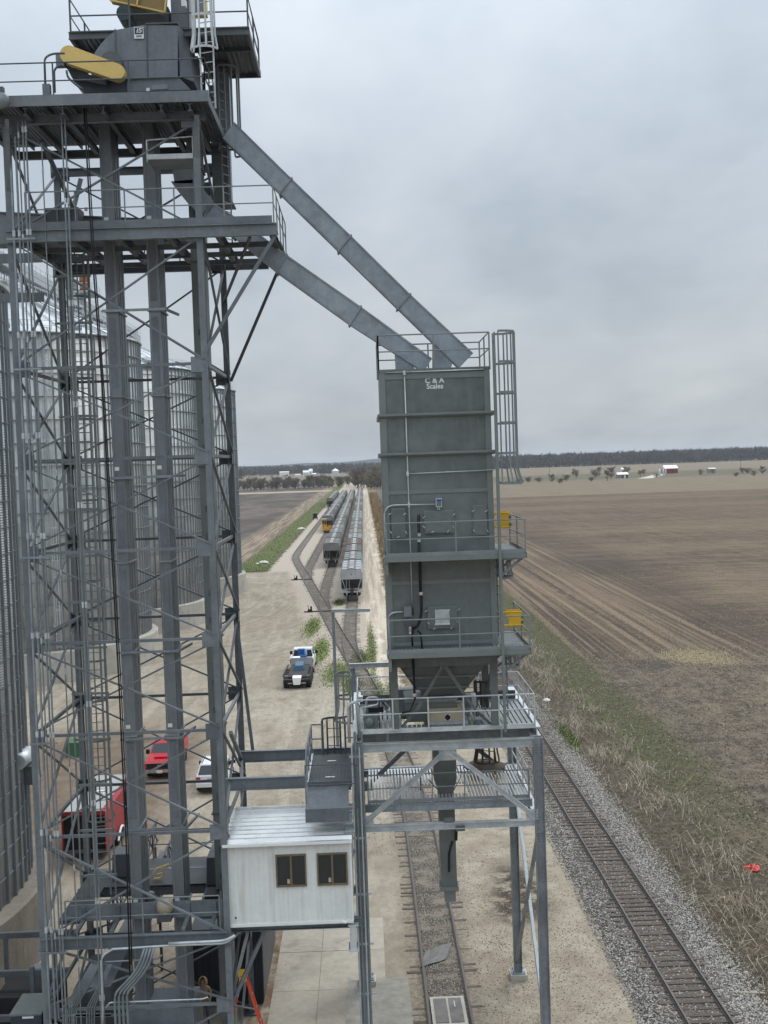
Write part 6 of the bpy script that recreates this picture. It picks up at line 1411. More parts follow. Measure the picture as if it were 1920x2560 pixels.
def rock(label, x, y, r, col, cat='debris', sx=1.):
    mb = MB(); q = random.Random(int(x*100)); mb.lathe((x,y,0), [(r*.9,0),(r,.25*r),(r*.75,.6*r),(r*.3,.8*r),(0,.8*r)], 8); mb.v = [(x+(a-x)*sx*q.uniform(.8,1.2), y+(b-y)*q.uniform(.8,1.2), c*q.uniform(.8,1.1)) for a, b, c in mb.v]
    mb.build('debris_heap' if r > .5 else 'stone', mat('m_'+label[:12], col, .9), None, label=label, cat=cat)
p = PG(580+330/4.1475, 1120+1196/4.1475); rock('long white lump of debris in the grass by the gravel', p.x, p.y, .7, (.62,.6,.55), sx=1.6)
p = PG(580+265/4.1475, 1120+1203/4.1475); rock('small white lump in the grass by the gravel', p.x, p.y, .35, (.66,.64,.6))
p = PG(580+715/4.1475, 1120+845/4.1475); rock('pale lump of debris beside the yard track', p.x, p.y, .8, (.6,.56,.5), sx=1.7)
p = PG(850+1557/3.0164, 1700+158/3.0164); rock('white stone in the dead weeds beside the ballast', p.x, p.y, .28, (.62,.6,.56))
# ------------------------------------------------------------------ vehicles
def wheel(t, x, y, r=.4, w=.26, m=None):
    s = 1 if w > 0 else -1; mb = MB(); mb.lathe((x,y,r), [(r*.55,-w/2),(r*.93,-w/2),(r,-w*.38),(r,w*.38),(r*.93,w/2),(r*.55,w/2)], 18, ax='x'); mb.sm = False; o = mb.build('wheel', M['tyre'], t)
    mb = MB(); mb.lathe((x,y,r), [(0,-w*.4),(r*.56,-w*.42),(r*.56,w*.42),(0,w*.4)], 14, ax='x'); mb.build('rim', M['chrome'], o); return o
def car_body(t, prof, hw, m, name='body', taper=.0):     # side profile (y, z) swept across the width
    mb = MB(); n = len(prof); vs = []
    for s, k in ((-1, 1.), (-1, .0), (1, .0), (1, 1.)):
        for (y, z) in prof:
            inset = taper*max(0, z-1.0)+(.05 if k else 0.); vs.append((s*(hw-inset) if k else s*(hw-.12-taper*max(0, z-1.0)), y, z if k == 0 else z-.03))
    fs = [tuple(range(n)), tuple(range(4*n-1, 3*n-1, -1))]
    for j in range(3):
        for i in range(n): fs.append((j*n+i, j*n+(i+1)%n, (j+1)*n+(i+1)%n, (j+1)*n+i))
    mb.add(vs, fs); return mb
def place_vehicle(t, loc, rz):
    t.location = loc; t.rotation_euler = (0,0,rz)
def pickup(label, colm, loc, rz, blue=False):
    """local: front towards -Y, origin on the ground at the middle"""
    t = bpy.data.objects.new('pickup_truck', None); COL.objects.link(t); tag(t, label, 'pickup truck')
    hw = .99
    mb = MB(); mb.hexa([(-hw,-2.95,.45),(hw,-2.95,.45),(hw,2.9,.5),(-hw,2.9,.5)], [(-hw+.02,-2.85,1.0),(hw-.02,-2.85,1.0),(hw,2.9,1.15),(-hw,2.9,1.15)]); mb.build('body', colm, t)
    mb = MB(); mb.hexa([(-hw+.02,-2.85,1.0),(hw-.02,-2.85,1.0),(hw-.02,-1.25,1.02),(-hw+.02,-1.25,1.02)], [(-hw+.12,-2.7,1.16),(hw-.12,-2.7,1.16),(hw-.08,-1.2,1.28),(-hw+.08,-1.2,1.28)]); h = mb.build('hood', colm, t)
    mb = MB(); mb.box(-.45, .45, -2.3, -1.5, 1.22, 1.30); mb.build('hood_scoop', colm, h)
    mb = MB(); mb.hexa([(-hw+.03,-1.3,1.1),(hw-.03,-1.3,1.1),(hw-.03,.75,1.1),(-hw+.03,.75,1.1)], [(-hw+.2,-.55,1.88),(hw-.2,-.55,1.88),(hw-.2,.6,1.88),(-hw+.2,.6,1.88)]); c = mb.build('cab', colm, t)
    mb = MB(); mb.hexa([(-hw+.12,-1.235,1.2),(hw-.12,-1.235,1.2),(hw-.12,-1.20,1.2),(-hw+.12,-1.20,1.2)], [(-hw+.26,-.66,1.80),(hw-.26,-.66,1.80),(hw-.26,-.60,1.80),(-hw+.26,-.60,1.80)]); mb.build('windscreen', M['glass'], c)
    mb = MB(); mb.hexa([(-hw+.14,.70,1.22),(hw-.14,.70,1.22),(hw-.14,.745,1.22),(-hw+.14,.745,1.22)], [(-hw+.26,.60,1.78),(hw-.26,.60,1.78),(hw-.26,.635,1.78),(-hw+.26,.635,1.78)]); mb.build('rear_window', M['glass'], c)
    for s in (-1, 1):
        mb = MB(); mb.ext([(s*(hw-.045),-1.05,1.2),(s*(hw-.045),.6,1.2),(s*(hw-.185),.5,1.78),(s*(hw-.185),-.55,1.78)], (s*.012,0,0)); mb.build('side_window', M['glass'], c)
        mb = MB(); mb.box(min(s*hw,s*(hw+.22)), max(s*hw,s*(hw+.22)), -.98, -.82, 1.2, 1.48); mb.build('mirror', M['black'], t)
        mb = MB(); mb.box(min(s*hw,s*(hw-.1)), max(s*hw,s*(hw-.1)), .78, 2.88, 1.15, 1.42); mb.build('bed_side', colm, t)
        mb = MB(); mb.box(s*.62-.26, s*.62+.26, -2.93, -2.87, .74, .98); mb.build('headlight', M['chrome'], t)
        mb = MB(); mb.box(s*.955-.03, s*.955+.03, 2.88, 2.925, 1.0, 1.3); mb.build('tail_light', M['red'], t)
    mb = MB(); mb.box(-.85, .85, -2.96, -2.92, .70, 1.02); g = mb.build('grille', M['black'], t)
    mb = MB(); mb.box(-.13, .13, -2.99, -2.96, .86, .93); mb.build('badge', M['beige'], g)
    mb = MB(); mb.box(-hw, hw, -3.1, -2.93, .46, .66); mb.build('front_bumper', M['chrome'], t)
    mb = MB(); mb.box(-.18, .18, -3.13, -3.1, .44, .60); mb.build('number_plate', M['sign'], t)
    mb = MB(); mb.box(-hw+.06, hw-.06, 2.84, 2.92, .72, 1.46); mb.build('tailgate', mat('silver_tailgate', (.36,.37,.375), .4, .2) if blue else colm, t)
    mb = MB(); mb.box(-hw, hw, 2.92, 3.08, .5, .7); mb.build('rear_bumper', M['chrome'], t)
    for y in (-1.95, 1.85):
        for s in (-1, 1): wheel(t, s*(hw-.14), y, .42, .28)
    if blue:
        bl = mat('tool_blue', (.015,.085,.24), .35)
        mb = MB(); mb.box(-.36, .40, .85, 1.35, 1.25, 1.95); o = mb.build('blue_toolbox', bl, t)
        mb = MB(); mb.box(-.36, .2, 1.35, 2.2, 1.22, 1.5); mb.build('blue_tank', bl, t)
        mb = MB(); mb.box(-.38, -.2, .8, 1.36, 1.4, 1.97); mb.build('pale_panel', mat('pale_blue', (.35,.5,.62), .4), o)
        mb = MB(); mb.hexa([(.1,2.1,1.15),(.85,2.1,1.15),(.85,2.8,1.15),(.1,2.8,1.15)], [(.15,2.2,1.5),(.8,2.2,1.5),(.8,2.75,1.45),(.15,2.75,1.45)]); mb.build('white_sack', M['white'], t)
    place_vehicle(t, loc, rz); return t
wm = mat('white_car_paint', (.72,.73,.74), .25, 0, .03, 1., spec=.6); rd = mat('red_car_paint', (.46,.012,.022), .28, 0, .05, 1., spec=.6)
a = PG(361, 1950); pickup('white pickup with a blue toolbox in its bed hitched to a dark trailer', wm, (-6.45, 116.6, 0), R(180), blue=True).scale = (1.12, 1.12, 1.12)
pickup('bright red pickup parked facing the elevator tower', rd, (a.x+1.0, a.y+3.0, 0), 0)
def suv():
    p = PG(490, 1988); t = bpy.data.objects.new('suv', None); COL.objects.link(t); tag(t, 'white SUV parked with its tailgate to the tower', 'car'); hw = .95
    mb = MB(); mb.hexa([(-hw,-2.3,.4),(hw,-2.3,.4),(hw,2.35,.45),(-hw,2.35,.45)], [(-hw+.03,-2.25,1.1),(hw-.03,-2.25,1.1),(hw-.02,2.2,1.0),(-hw+.02,2.2,1.0)]); mb.build('body', wm, t)
    mb = MB(); mb.hexa([(-hw+.03,-2.2,1.1),(hw-.03,-2.2,1.1),(hw-.03,1.1,1.08),(-hw+.03,1.1,1.08)], [(-hw+.22,-1.75,1.72),(hw-.22,-1.75,1.72),(hw-.2,.35,1.72),(-hw+.2,.35,1.72)]); c = mb.build('cabin', wm, t)
    mb = MB(); mb.hexa([(-hw+.14,-2.17,1.17),(hw-.14,-2.17,1.17),(hw-.14,-2.13,1.17),(-hw+.14,-2.13,1.17)], [(-hw+.27,-1.80,1.66),(hw-.27,-1.80,1.66),(hw-.27,-1.75,1.66),(-hw+.27,-1.75,1.66)]); mb.build('rear_window', M['glass'], c)
    for s in (-1, 1):
        mb = MB(); mb.ext([(s*(hw-.05),-1.95,1.18),(s*(hw-.05),.95,1.18),(s*(hw-.2),.3,1.66),(s*(hw-.2),-1.65,1.66)], (s*.012,0,0)); mb.build('side_window', M['glass'], c)
        mb = MB(); mb.bar((s*(hw-.3),-1.6,1.75), (s*(hw-.3),.2,1.75), .04); mb.build('roof_rail', M['black'], c)
        mb = MB(); mb.box(min(s*hw,s*(hw+.2)), max(s*hw,s*(hw+.2)), .75, .92, 1.1, 1.3); mb.build('mirror', M['black'], t)
        mb = MB(); mb.box(s*.8-.13, s*.8+.13, -2.31, -2.26, .9, 1.05); mb.build('tail_light', M['red'], t)
        for y in (-1.4, 1.45): wheel(t, s*(hw-.12), y, .36, .24)
    mb = MB(); mb.box(-hw+.02, hw-.02, -2.42, -2.3, .46, .68); mb.build('rear_bumper', wm, t)
    mb = MB(); mb.box(-.25, .25, -2.30, -2.27, .82, .95); mb.build('number_plate', M['steel_dk'], t)
    mb = MB(); mb.hexa([(-hw+.03,1.1,1.0),(hw-.03,1.1,1.0),(hw-.05,2.2,.98),(-hw+.05,2.2,.98)], [(-hw+.1,1.05,1.1),(hw-.1,1.05,1.1),(hw-.15,2.15,1.04),(-hw+.15,2.15,1.04)]); mb.build('hood', wm, t)
    mb = MB(); mb.box(-hw+.05, hw-.05, -2.38, -2.2, .28, .46); mb.build('rear_valance', M['black'], t)
    place_vehicle(t, (p.x+.95, p.y+2.4, 0), 0)
suv()
def flat_trailer():
    t = thing('equipment_trailer', 'dark flat trailer with wide tyres and a white rear plate behind the white pickup', 'trailer', (-6.5, 109, 0)); x, y0 = -6.53, 106.1
    mb = MB(); mb.box(x-.85, x+.85, y0+.6, y0+7.2, .85, 1.02); d = mb.build('deck', mat('worn_deck_boards', (.045,.042,.04), .9, 0, .4, 2., dirt=(.12,.10,.085), dirt_amt=.5), t)
    mb = MB(); mb.box(x-1.2, x+1.2, y0, y0+.7, .62, .86); mb.build('rear_beam', M['black'], t)
    mb = MB(); mb.box(x-1.15, x+1.15, y0+1.25, y0+1.35, .95, 1.02); mb.build('pale_rail', M['galv'], t)
    mb = MB(); mb.hexa([(x-.3,y0-.14,.42),(x+.3,y0-.14,.42),(x+.3,y0-.02,.42),(x-.3,y0-.02,.42)], [(x-.38,y0-.10,1.02),(x+.40,y0-.10,1.02),(x+.40,y0+.75,1.12),(x-.38,y0+.75,1.12)]); mb.build('white_plate', M['white'], t)
    for s in (-1, 1):
        for yy in (.9, 2.2, 3.5, 4.8): wheel(t, x+s*1.0, y0+yy, .52, .46)
        mb = MB(); mb.bar((x+s*1.22,y0+.1,1.18), (x+s*1.12,y0+6.2,1.18), .07, .12); mb.build('side_rail', M['black'], t)
        mb = MB(); mb.box(x+s*.62-.22, x+s*.62+.22, y0+.7, y0+1.1, .87, .9); mb.build('step_frame', M['galv'], t)
        mb = MB(); mb.box(x+s*.6-.2, x+s*.6+.2, y0-.03, y0, .5, .58); mb.build('marker_light', M['beige'], t)
    mb = MB(); mb.hexa([(x-.45,y0+3.6,1.02),(x+.5,y0+3.6,1.02),(x+.5,y0+5.6,1.02),(x-.45,y0+5.6,1.02)], [(x-.35,y0+3.7,1.5),(x+.4,y0+3.7,1.5),(x+.4,y0+5.4,1.6),(x-.35,y0+5.4,1.6)]); mb.build('winch_unit', mat('steel_blue', (.05,.115,.19), .4), t)
    mb = MB(); mb.bar((x,y0+7.0,.75), (x,y0+7.6,.62), .14); mb.build('tongue', M['black'], t)
flat_trailer()
def red_trailer():
    t = thing('box_trailer', 'red box trailer with a pale roof and its black ramp end open', 'trailer', (-14.9, 64.5, 0)); x0, x1, y0, y1 = -16.0, -13.75, 60.8, 68.0
    rm = mat('faded_red_sheet', (.30,.028,.032), .45, 0, .14, .8, streak=.3, dirt=(.2,.03,.03)); z0, z1 = .55, 2.6
    mb = MB(); mb.box(x1-.05, x1, y0, y1-2.6, z0, z1-.12); mb.build('side_wall', rm, t)
    mb = MB(); mb.box(x1-.05, x1, y1-1.7, y1, z0, z1-.12); mb.build('side_wall', rm, t); mb = MB(); mb.box(x1-.05, x1, y1-2.6, y1-1.7, z1-.4, z1-.12); mb.build('side_wall', rm, t)
    mb = MB(); mb.box(x0, x0+.05, y0, y1, z0, z1-.12); mb.build('side_wall', rm, t)
    mb = MB(); mb.box(x0+.05, x1-.05, y1-.05, y1, z0, z1-.12); mb.build('front_wall', rm, t)
    mb = MB(); mb.box(x0, x1, y0+.03, y1, z0-.12, z0); mb.build('floor', M['steel_dk'], t)
    mb = MB(); mb.box(x0+.12, x1-.22, y0+.02, y1, z1-.06, z1); mb.build('roof', mat('pale_trailer_roof', (.33,.33,.325), .5, 0, .1, .7), t)
    mb = MB(); mb.hexa([(x1-.22,y0,z1-.14),(x1+.01,y0,z1-.14),(x1+.01,y1,z1-.14),(x1-.22,y1,z1-.14)], [(x1-.22,y0,z1),(x1-.12,y0,z1),(x1-.12,y1,z1),(x1-.22,y1,z1)]); mb.build('roof_edge', rm, t)
    mb = MB(); mb.box(x0, x1, y0-.03, y0+.02, z1-.22, z1-.02); mb.build('rear_header', rm, t)
    mb = MB(); mb.box(x0+.06, x1-.06, y0+.25, y0+.3, z0, z1-.15); mb.build('dark_interior', M['black'], t)
    mb = MB(); mb.box(x1, x1+.7, y1-1.72, y1-1.66, z0+.05, z1-.35); mb.build('side_door', M['white'], t)
    mb = MB(); mb.box(x0+1.1, x0+1.5, y0+3.0, y0+3.4, z1, z1+.14); mb.build('roof_vent', M['white'], t)
    for yy in (y0+2.6, y0+3.5): wheel(t, x1-.02, yy, .36, .24)
    mb = MB(); mb.tube([(x1+.16,y0+2.1+1.9*k/8,.36+.5*math.sin(math.pi*k/8)) for k in range(9)], .06, 6); mb.build('fender', M['white'], t)
red_trailer()
p = PG(185, 1893); mb = MB(); mb.hexa([(p.x-.6,p.y,0),(p.x+.6,p.y,0),(p.x+.6,p.y+1.2,0),(p.x-.6,p.y+1.2,0)], [(p.x-.55,p.y+.05,1.),(p.x+.55,p.y+.05,1.),(p.x+.5,p.y+1.15,1.1),(p.x-.5,p.y+1.15,1.1)]); mb.build('green_bin', mat('green_plastic', (.05,.14,.06), .6), None, label='green plastic bin standing on the brown stained ground', cat='bin')
t = thing('duct_outlet', 'silver round duct outlet sticking out of the near grain bin', 'duct', PY(60,1890,50)); p = PY(62, 1892, 50.2)
mb = MB(); mb.lathe((p.x,50.2,p.z), [(.30,-1.0),(.32,-1.0),(.32,.6),(.30,.6)], 20, ax='y'); mb.sm = True; mb.build('duct', M['galv'], t)
mb = MB(); mb.lathe((p.x,50.2,p.z), [(0,-.2),(.3,-.2)], 20, ax='y'); mb.build('duct_inside', M['black'], t)
mb = MB(); mb.hexa([(p.x-.5,49.8,p.z-1.1),(p.x+.4,49.8,p.z-1.1),(p.x+.4,51.2,p.z-1.1),(p.x-.5,51.2,p.z-1.1)], [(p.x-.4,49.9,p.z-.35),(p.x+.35,49.9,p.z-.35),(p.x+.35,51.,p.z-.35),(p.x-.4,51.,p.z-.35)]); mb.build('duct_base', M['steel_dk'], t)
for k, (zx, zy, w) in enumerate(((345,215,1.5), (390,300,1.4), (430,440,1.2))):
    p = PG(zx/4.88, 2220+zy/4.88, .9); mb = MB(); mb.box(p.x-w/2, p.x+w/2, p.y-.5, p.y+.45, .75+.02*k, .95); mb.build('concrete_step', M['concrete'], None, label=('upper', 'middle', 'lowest')[k]+' pale slab of the stacked slabs beside the bin footing', cat='slab', group='slabs beside the bin footing')
p = PG(1880, 2175); t = None; mb = MB(); qq = random.Random(9); mb.lathe((p.x,p.y,0), [(.35,0),(.42,.08),(.33,.2),(.15,.26),(0,.27)], 10); mb.v = [(p.x+(a-p.x)*qq.uniform(.6,1.3), p.y+(b-p.y)*qq.uniform(.5,1.), c*qq.uniform(.5,1.2)) for a, b, c in mb.v]
mb.build('plastic_bag', mat('red_plastic', (.55,.03,.015), .4), None, label='crumpled red plastic bag lying in the weeds', cat='bag')
mb = MB(); a, b = PG(1220+1480/2.37,1800+1622/2.37), PG(1220+1640/2.37,1800+1628/2.37); mb.tube([(a.x,a.y,.06),(b.x,b.y,.06)], .035, 6); mb.build('loose_stick', mat('bleached_wood', (.42,.36,.28), .9), None, label='pale bleached stick lying on the ballast', cat='stick')
# pit cover, crumpled sheet and grain pit between the loading rails
def pit():
    t = thing('pit_cover', 'framed steel pit cover with pale spilled grain between the loading rails', 'pit cover', (2.4, 42.6, 0)); x0, x1 = 1.78, 3.02
    mb = MB(); mb.box(x0, x1, 40.6, 43.4, .05, .12); mb.build('frame', M['concrete'], t)
    for a, b in ((x0+.12,2.36), (2.44,x1-.12)): mb = MB(); mb.box(a, b, 41.3, 43.2, .12, .145); mb.build('cover_plate', mat('dark_pit_plate', (.13,.12,.11), .6, .3, .3, 2.) if a < 2 else bpy.data.materials['dark_pit_plate'], t)
    for i in range(12): x = x0+.1+i*.09; mb = MB(); mb.box(x, x+.04, 40.0, 40.55, .06, .13); mb.build('grate_bar', M['steel_dk'], t)
    mb = MB(); mb.box(2.62, 2.66, 42.4, 42.9, .145, .17); mb.build('handle', M['galv'], t)
pit()
def sheet():
    qq = random.Random(4); n = 6; vs = []; fs = []
    for j in range(n):
        for i in range(n): u, v = i/(n-1)-.5, j/(n-1)-.5; vs.append((2.25+u*1.1+v*.35, 47.3+v*1.6+u*.7, .05+.07*qq.random()*(1-abs(u))))
    for j in range(n-1):
        for i in range(n-1): a = j*n+i; fs.append((a, a+1, a+n+1, a+n))
    mb = MB(); mb.add(vs+[(x,y,z-.01) for x, y, z in vs], fs+[tuple(k+n*n for k in f[::-1]) for f in fs]); mb.build('crumpled_sheet', mat('grey_tarp', (.115,.11,.10), .6, 0, .3, 2.), None, label='crumpled grey sheet lying between the loading rails', cat='sheet')
sheet()
# ------------------------------------------------------------------ worker under the lower deck
def person():
    pp = PY(508, 2475, 42.); px, py = pp.x, 42.0; t = thing('person', 'person in a tan hooded jacket and blue jeans standing under the lower deck', 'person', (px, py, 0))
    J = {'pel':(0,0,.98),'sp':(0,.01,1.2),'ch':(0,.02,1.38),'nk':(0,0,1.52),'hd':(0,-.02,1.62),'top':(0,-.01,1.74),
         'lh':(-.1,0,.94),'lk':(-.12,-.05,.52),'la':(-.12,.02,.1),'lt':(-.13,-.15,.05),'rh':(.1,0,.94),'rk':(.13,-.02,.52),'ra':(.15,.04,.1),'rt':(.17,-.13,.05),
         'ls':(-.2,.02,1.42),'le':(-.27,.03,1.14),'lw':(-.22,-.16,.98),'lp':(-.2,-.22,.93),'rs':(.2,.02,1.42),'re':(.27,.03,1.14),'rw':(.22,-.14,.96),'rp':(.2,-.2,.92)}
    rad = {'pel':.15,'sp':.15,'ch':.16,'nk':.07,'hd':.1,'top':.07,'lh':.1,'lk':.07,'la':.055,'lt':.045,'rh':.1,'rk':.07,'ra':.055,'rt':.045,'ls':.075,'le':.06,'lw':.045,'lp':.035,'rs':.075,'re':.06,'rw':.045,'rp':.035}
    E_ = [('pel','sp'),('sp','ch'),('ch','nk'),('nk','hd'),('hd','top'),('pel','lh'),('lh','lk'),('lk','la'),('la','lt'),('pel','rh'),('rh','rk'),('rk','ra'),('ra','rt'),('ch','ls'),('ls','le'),('le','lw'),('lw','lp'),('ch','rs'),('rs','re'),('re','rw'),('rw','rp')]
    for s, k in ((-1,'lp'), (1,'rp')):                 # five fingers per hand
        b = Vector(J[k])
        for i in range(5):
            if i < 4: o1 = b+Vector((s*(-.025+.017*i), -.045+.004*abs(i-1.5), -.02)); o2 = o1+Vector((0, -.012, -.045))
            else: o1 = b+Vector((-s*.045, -.01, -.0)); o2 = o1+Vector((0, -.035, -.02))
            J[k+'f%d' % i] = tuple(o1); J[k+'g%d' % i] = tuple(o2); rad[k+'f%d' % i] = .011; rad[k+'g%d' % i] = .009; E_ += [(k, k+'f%d' % i), (k+'f%d' % i, k+'g%d' % i)]
    ks = list(J); me = bpy.data.meshes.new('body'); me.from_pydata([Vector(J[k])+Vector((px,py,0)) for k in ks], [(ks.index(a), ks.index(b)) for a, b in E_], []); me.update()
    o = bpy.data.objects.new('body', me); COL.objects.link(o)
    md = o.modifiers.new('skin', 'SKIN'); 
    for i, k in enumerate(ks): sv = me.skin_vertices[0].data[i]; sv.radius = (rad[k], rad[k]*.82); sv.use_root = (k == 'pel')
    o.modifiers.new('sub', 'SUBSURF').levels = 1
    dg = bpy.context.evaluated_depsgraph_get(); m2 = bpy.data.meshes.new_from_object(o.evaluated_get(dg)); bpy.data.objects.remove(o)
    ja = mat('tan_canvas', (.30,.215,.125), .9); je = mat('blue_denim', (.05,.085,.16), .9); sk = mat('skin', (.42,.25,.18), .6); bo = mat('boot_leather', (.05,.035,.025), .7); gl = mat('work_glove', (.33,.27,.18), .9)
    for m_ in (ja, je, sk, bo, gl): m2.materials.append(m_)
    for p_ in m2.polygons:
        c = p_.center-Vector((px,py,0)); p_.use_smooth = True
        p_.material_index = 3 if c.z < .14 else 2 if c.z > 1.5 else 4 if (abs(c.x) > .12 and c.z < 1.0 and c.y < -.1) else 1 if (c.z < .92 and abs(c.x) < .24) else 0
    link('body', m2, t)
    mb = MB(); c = Vector((px, py, 1.63)); rows = []
    for i in range(7):
        ph = -.5+i*(math.pi*.5+.5)/6
        for j in range(15):
            a = R(-52)+j*R(284)/14; r = .155*math.cos(ph*.95)+.01; mb.v.append(tuple(c+Vector((r*math.cos(a), r*math.sin(a)+.02, .19*math.sin(ph)+.0))))
    for i in range(6):
        for j in range(14): mb.f.append((i*15+j, i*15+j+1, (i+1)*15+j+1, (i+1)*15+j))
    mb.sm = True; mb.build('hood', ja, t)
    mb = MB(); mb.lathe((px,py,0), [(.2,.84),(.215,.9),(.2,1.0)], 14); mb.v = [(px+(a-px), py+(b-py)*.8, z) for a, b, z in mb.v]; mb.sm = True; mb.build('jacket_hem', ja, t)
    for s in (-1, 1): mb = MB(); mb.lathe((px+s*.035,py-.115,1.64), [(0,-.012),(.012,0),(0,.012)], 8); mb.build('eye', M['black'], t)
    mb = MB(); mb.hexa([(px-.018,py-.12,1.585),(px+.018,py-.12,1.585),(px+.012,py-.1,1.585),(px-.012,py-.1,1.585)], [(px-.008,py-.125,1.63),(px+.008,py-.125,1.63),(px+.008,py-.1,1.63),(px-.008,py-.1,1.63)]); mb.build('nose', sk, t)
    mb = MB(); mb.box(px-.03, px+.03, py-.12, py-.10, 1.548, 1.556); mb.build('mouth', mat('lip', (.25,.09,.08), .6), t)
person()
# ------------------------------------------------------------------ trees, woods, farms
M['bark'] = mat('grey_bark', (.085,.072,.06), .95, 0, .25, 1.)
M['twig'] = [mat('bare_twigs_%d' % i, mul(c, 1.35), .95, 0, .2, .5, spec=.05) for i, c in enumerate(((.125,.104,.086), (.155,.128,.10), (.105,.092,.080), (.145,.135,.088)))]  # twig tones lightened, which paints some far haze into the colour
M['conifer'] = mat('dark_conifer', (.028,.042,.030), .95, 0, .3, .3)
def fin(mb, a, b, w, q):                               # one thin tapering twig (two faces back to back would add nothing)
    d = (b-a).normalized(); s = d.cross(Vector((q.uniform(-1,1), q.uniform(-1,1), .2))).normalized()*w
    o = len(mb.v); mb.v += [tuple(a-s), tuple(a+s), tuple(b)]; mb.f.append((o, o+1, o+2))
def bare_tree_mesh(seed, h, spread, twig, dens=1.):
    lo = .04 if dens >= 1.5 else .16
    q = random.Random(seed); tr = MB(); cr = MB(); base = Vector((0,0,0)); pts = [base]; p = base
    for i in range(5): p = p+Vector((q.uniform(-.04,.04)*h, q.uniform(-.04,.04)*h, h*.17)); pts.append(p)
    tr.tube(pts, [h*.028*(1-.16*i) for i in range(6)], 5)
    for k in range(int(20*dens)):
        f = q.uniform(lo, .98); i = min(4, int(f*5)); a = pts[i]+(pts[i+1]-pts[i])*(f*5-i); th = q.uniform(0, 6.28); L = spread*h*(.35+.35*math.sin(math.pi*min(1, f*1.05)))*q.uniform(.45,.8)
        b = a+Vector((math.cos(th)*L, math.sin(th)*L, L*q.uniform(.45,1.1))); m = (a+b)/2+Vector((0,0,-.06*L))
        tr.tube([a, m, b], [h*.011, h*.008, h*.003], 3)
        for j in range(6):
            s = q.uniform(.25, 1.); c = (a*(1-s)+m*s) if s < .5 else m+(b-m)*(s*2-1)*.99; t2 = th+q.uniform(-1.3,1.3); l2 = L*q.uniform(.35,.7); e = c+Vector((math.cos(t2)*l2, math.sin(t2)*l2, l2*q.uniform(.3,1.1)))
            fin(cr, c, e, h*.006, q)
            for n in range(int(10*dens)):
                g = c+(e-c)*q.uniform(.2,1.); t3 = q.uniform(0, 6.28); l3 = h*q.uniform(.07,.15); fin(cr, g, g+Vector((math.cos(t3)*l3, math.sin(t3)*l3, l3*q.uniform(-.1,1.2))), h*.0055, q)
    return tr.mesh('trunk', M['bark']), cr.mesh('crown', twig)
TREES = [bare_tree_mesh(s, 10., sp, M['twig'][s % 4], d) for s, sp, d in ((1,.62,1.),(2,.8,1.2),(3,.5,1.),(4,.95,1.3),(5,.7,1.1))]
BUSHES = [bare_tree_mesh(s, 10., sp, M['twig'][s % 4], 1.5) for s, sp in ((11,.8),(12,.95),(13,.7))]
def conifer_mesh(seed):
    q = random.Random(seed); tr = MB(); tr.tube([(0,0,0),(0,0,9.5)], [.25,.05], 5); cr = MB()
    for k in range(420):
        z = q.uniform(.8, 9.8); r = (10-z)*.26*q.uniform(.5,1.05); th = q.uniform(0,6.28); a = Vector((math.cos(th)*r*.2, math.sin(th)*r*.2, z+.3)); fin(cr, a, Vector((math.cos(th)*r, math.sin(th)*r, z-.35)), .28, q)
    return tr.mesh('trunk', M['bark']), cr.mesh('crown', M['conifer'])
CON = [conifer_mesh(3), conifer_mesh(8)]
_tq = random.Random(77)
def tree(x, y, h, lib, label, group, name='bare_tree', wide=1.):
    t = thing(name, label, 'tree', (x, y, 0), group); tr, cr = lib[_tq.randrange(len(lib))]; a = _tq.uniform(0, 6.28)
    for nm, me in (('trunk', tr), ('crown', cr)):
        o = bpy.data.objects.new(nm, me); COL.objects.link(o); o.parent = t; o.scale = (h/10*wide, h/10*wide, h/10); o.rotation_euler = (0,0,a)
    return t
q = random.Random(21)
for i in range(74):                                    # hedgerow across the end of the left field
    x = -150+i*2.35+q.uniform(-1.2,1.2); y = 1055+q.uniform(-22,30); h = q.uniform(6.5,11)
    tree(x, y, h, BUSHES if q.random() < .6 else TREES, 'bare brown tree in the hedgerow across the end of the left field', 'bare trees in the left hedgerow')
for i in range(16):                                    # taller clump where the tracks leave the yard
    tree(q.uniform(-6, 16), q.uniform(930, 1040), q.uniform(11,17), TREES+BUSHES, 'taller bare tree in the clump beyond the last railcars', 'bare trees beyond the last railcars')
for i in range(9): tree(q.uniform(20, 95), q.uniform(960, 1060), q.uniform(5,9), BUSHES, 'low bare bush at the field end right of the tracks', 'bushes right of the far tracks', 'bare_bush')
for i in range(9): tree(-215+i*6.4+q.uniform(-3,3), 1500+q.uniform(-60,60), q.uniform(12,19), TREES, 'bare tree behind the left hedgerow on the far pasture', 'bare trees behind the left hedgerow')
for i in range(14): tree(-96+i*3.3+q.uniform(-1,1), 2740+q.uniform(-20,20), q.uniform(17,27), CON, 'dark evergreen in the windbreak behind the far farmhouse', 'evergreens behind the far farm', 'conifer_tree', .8)
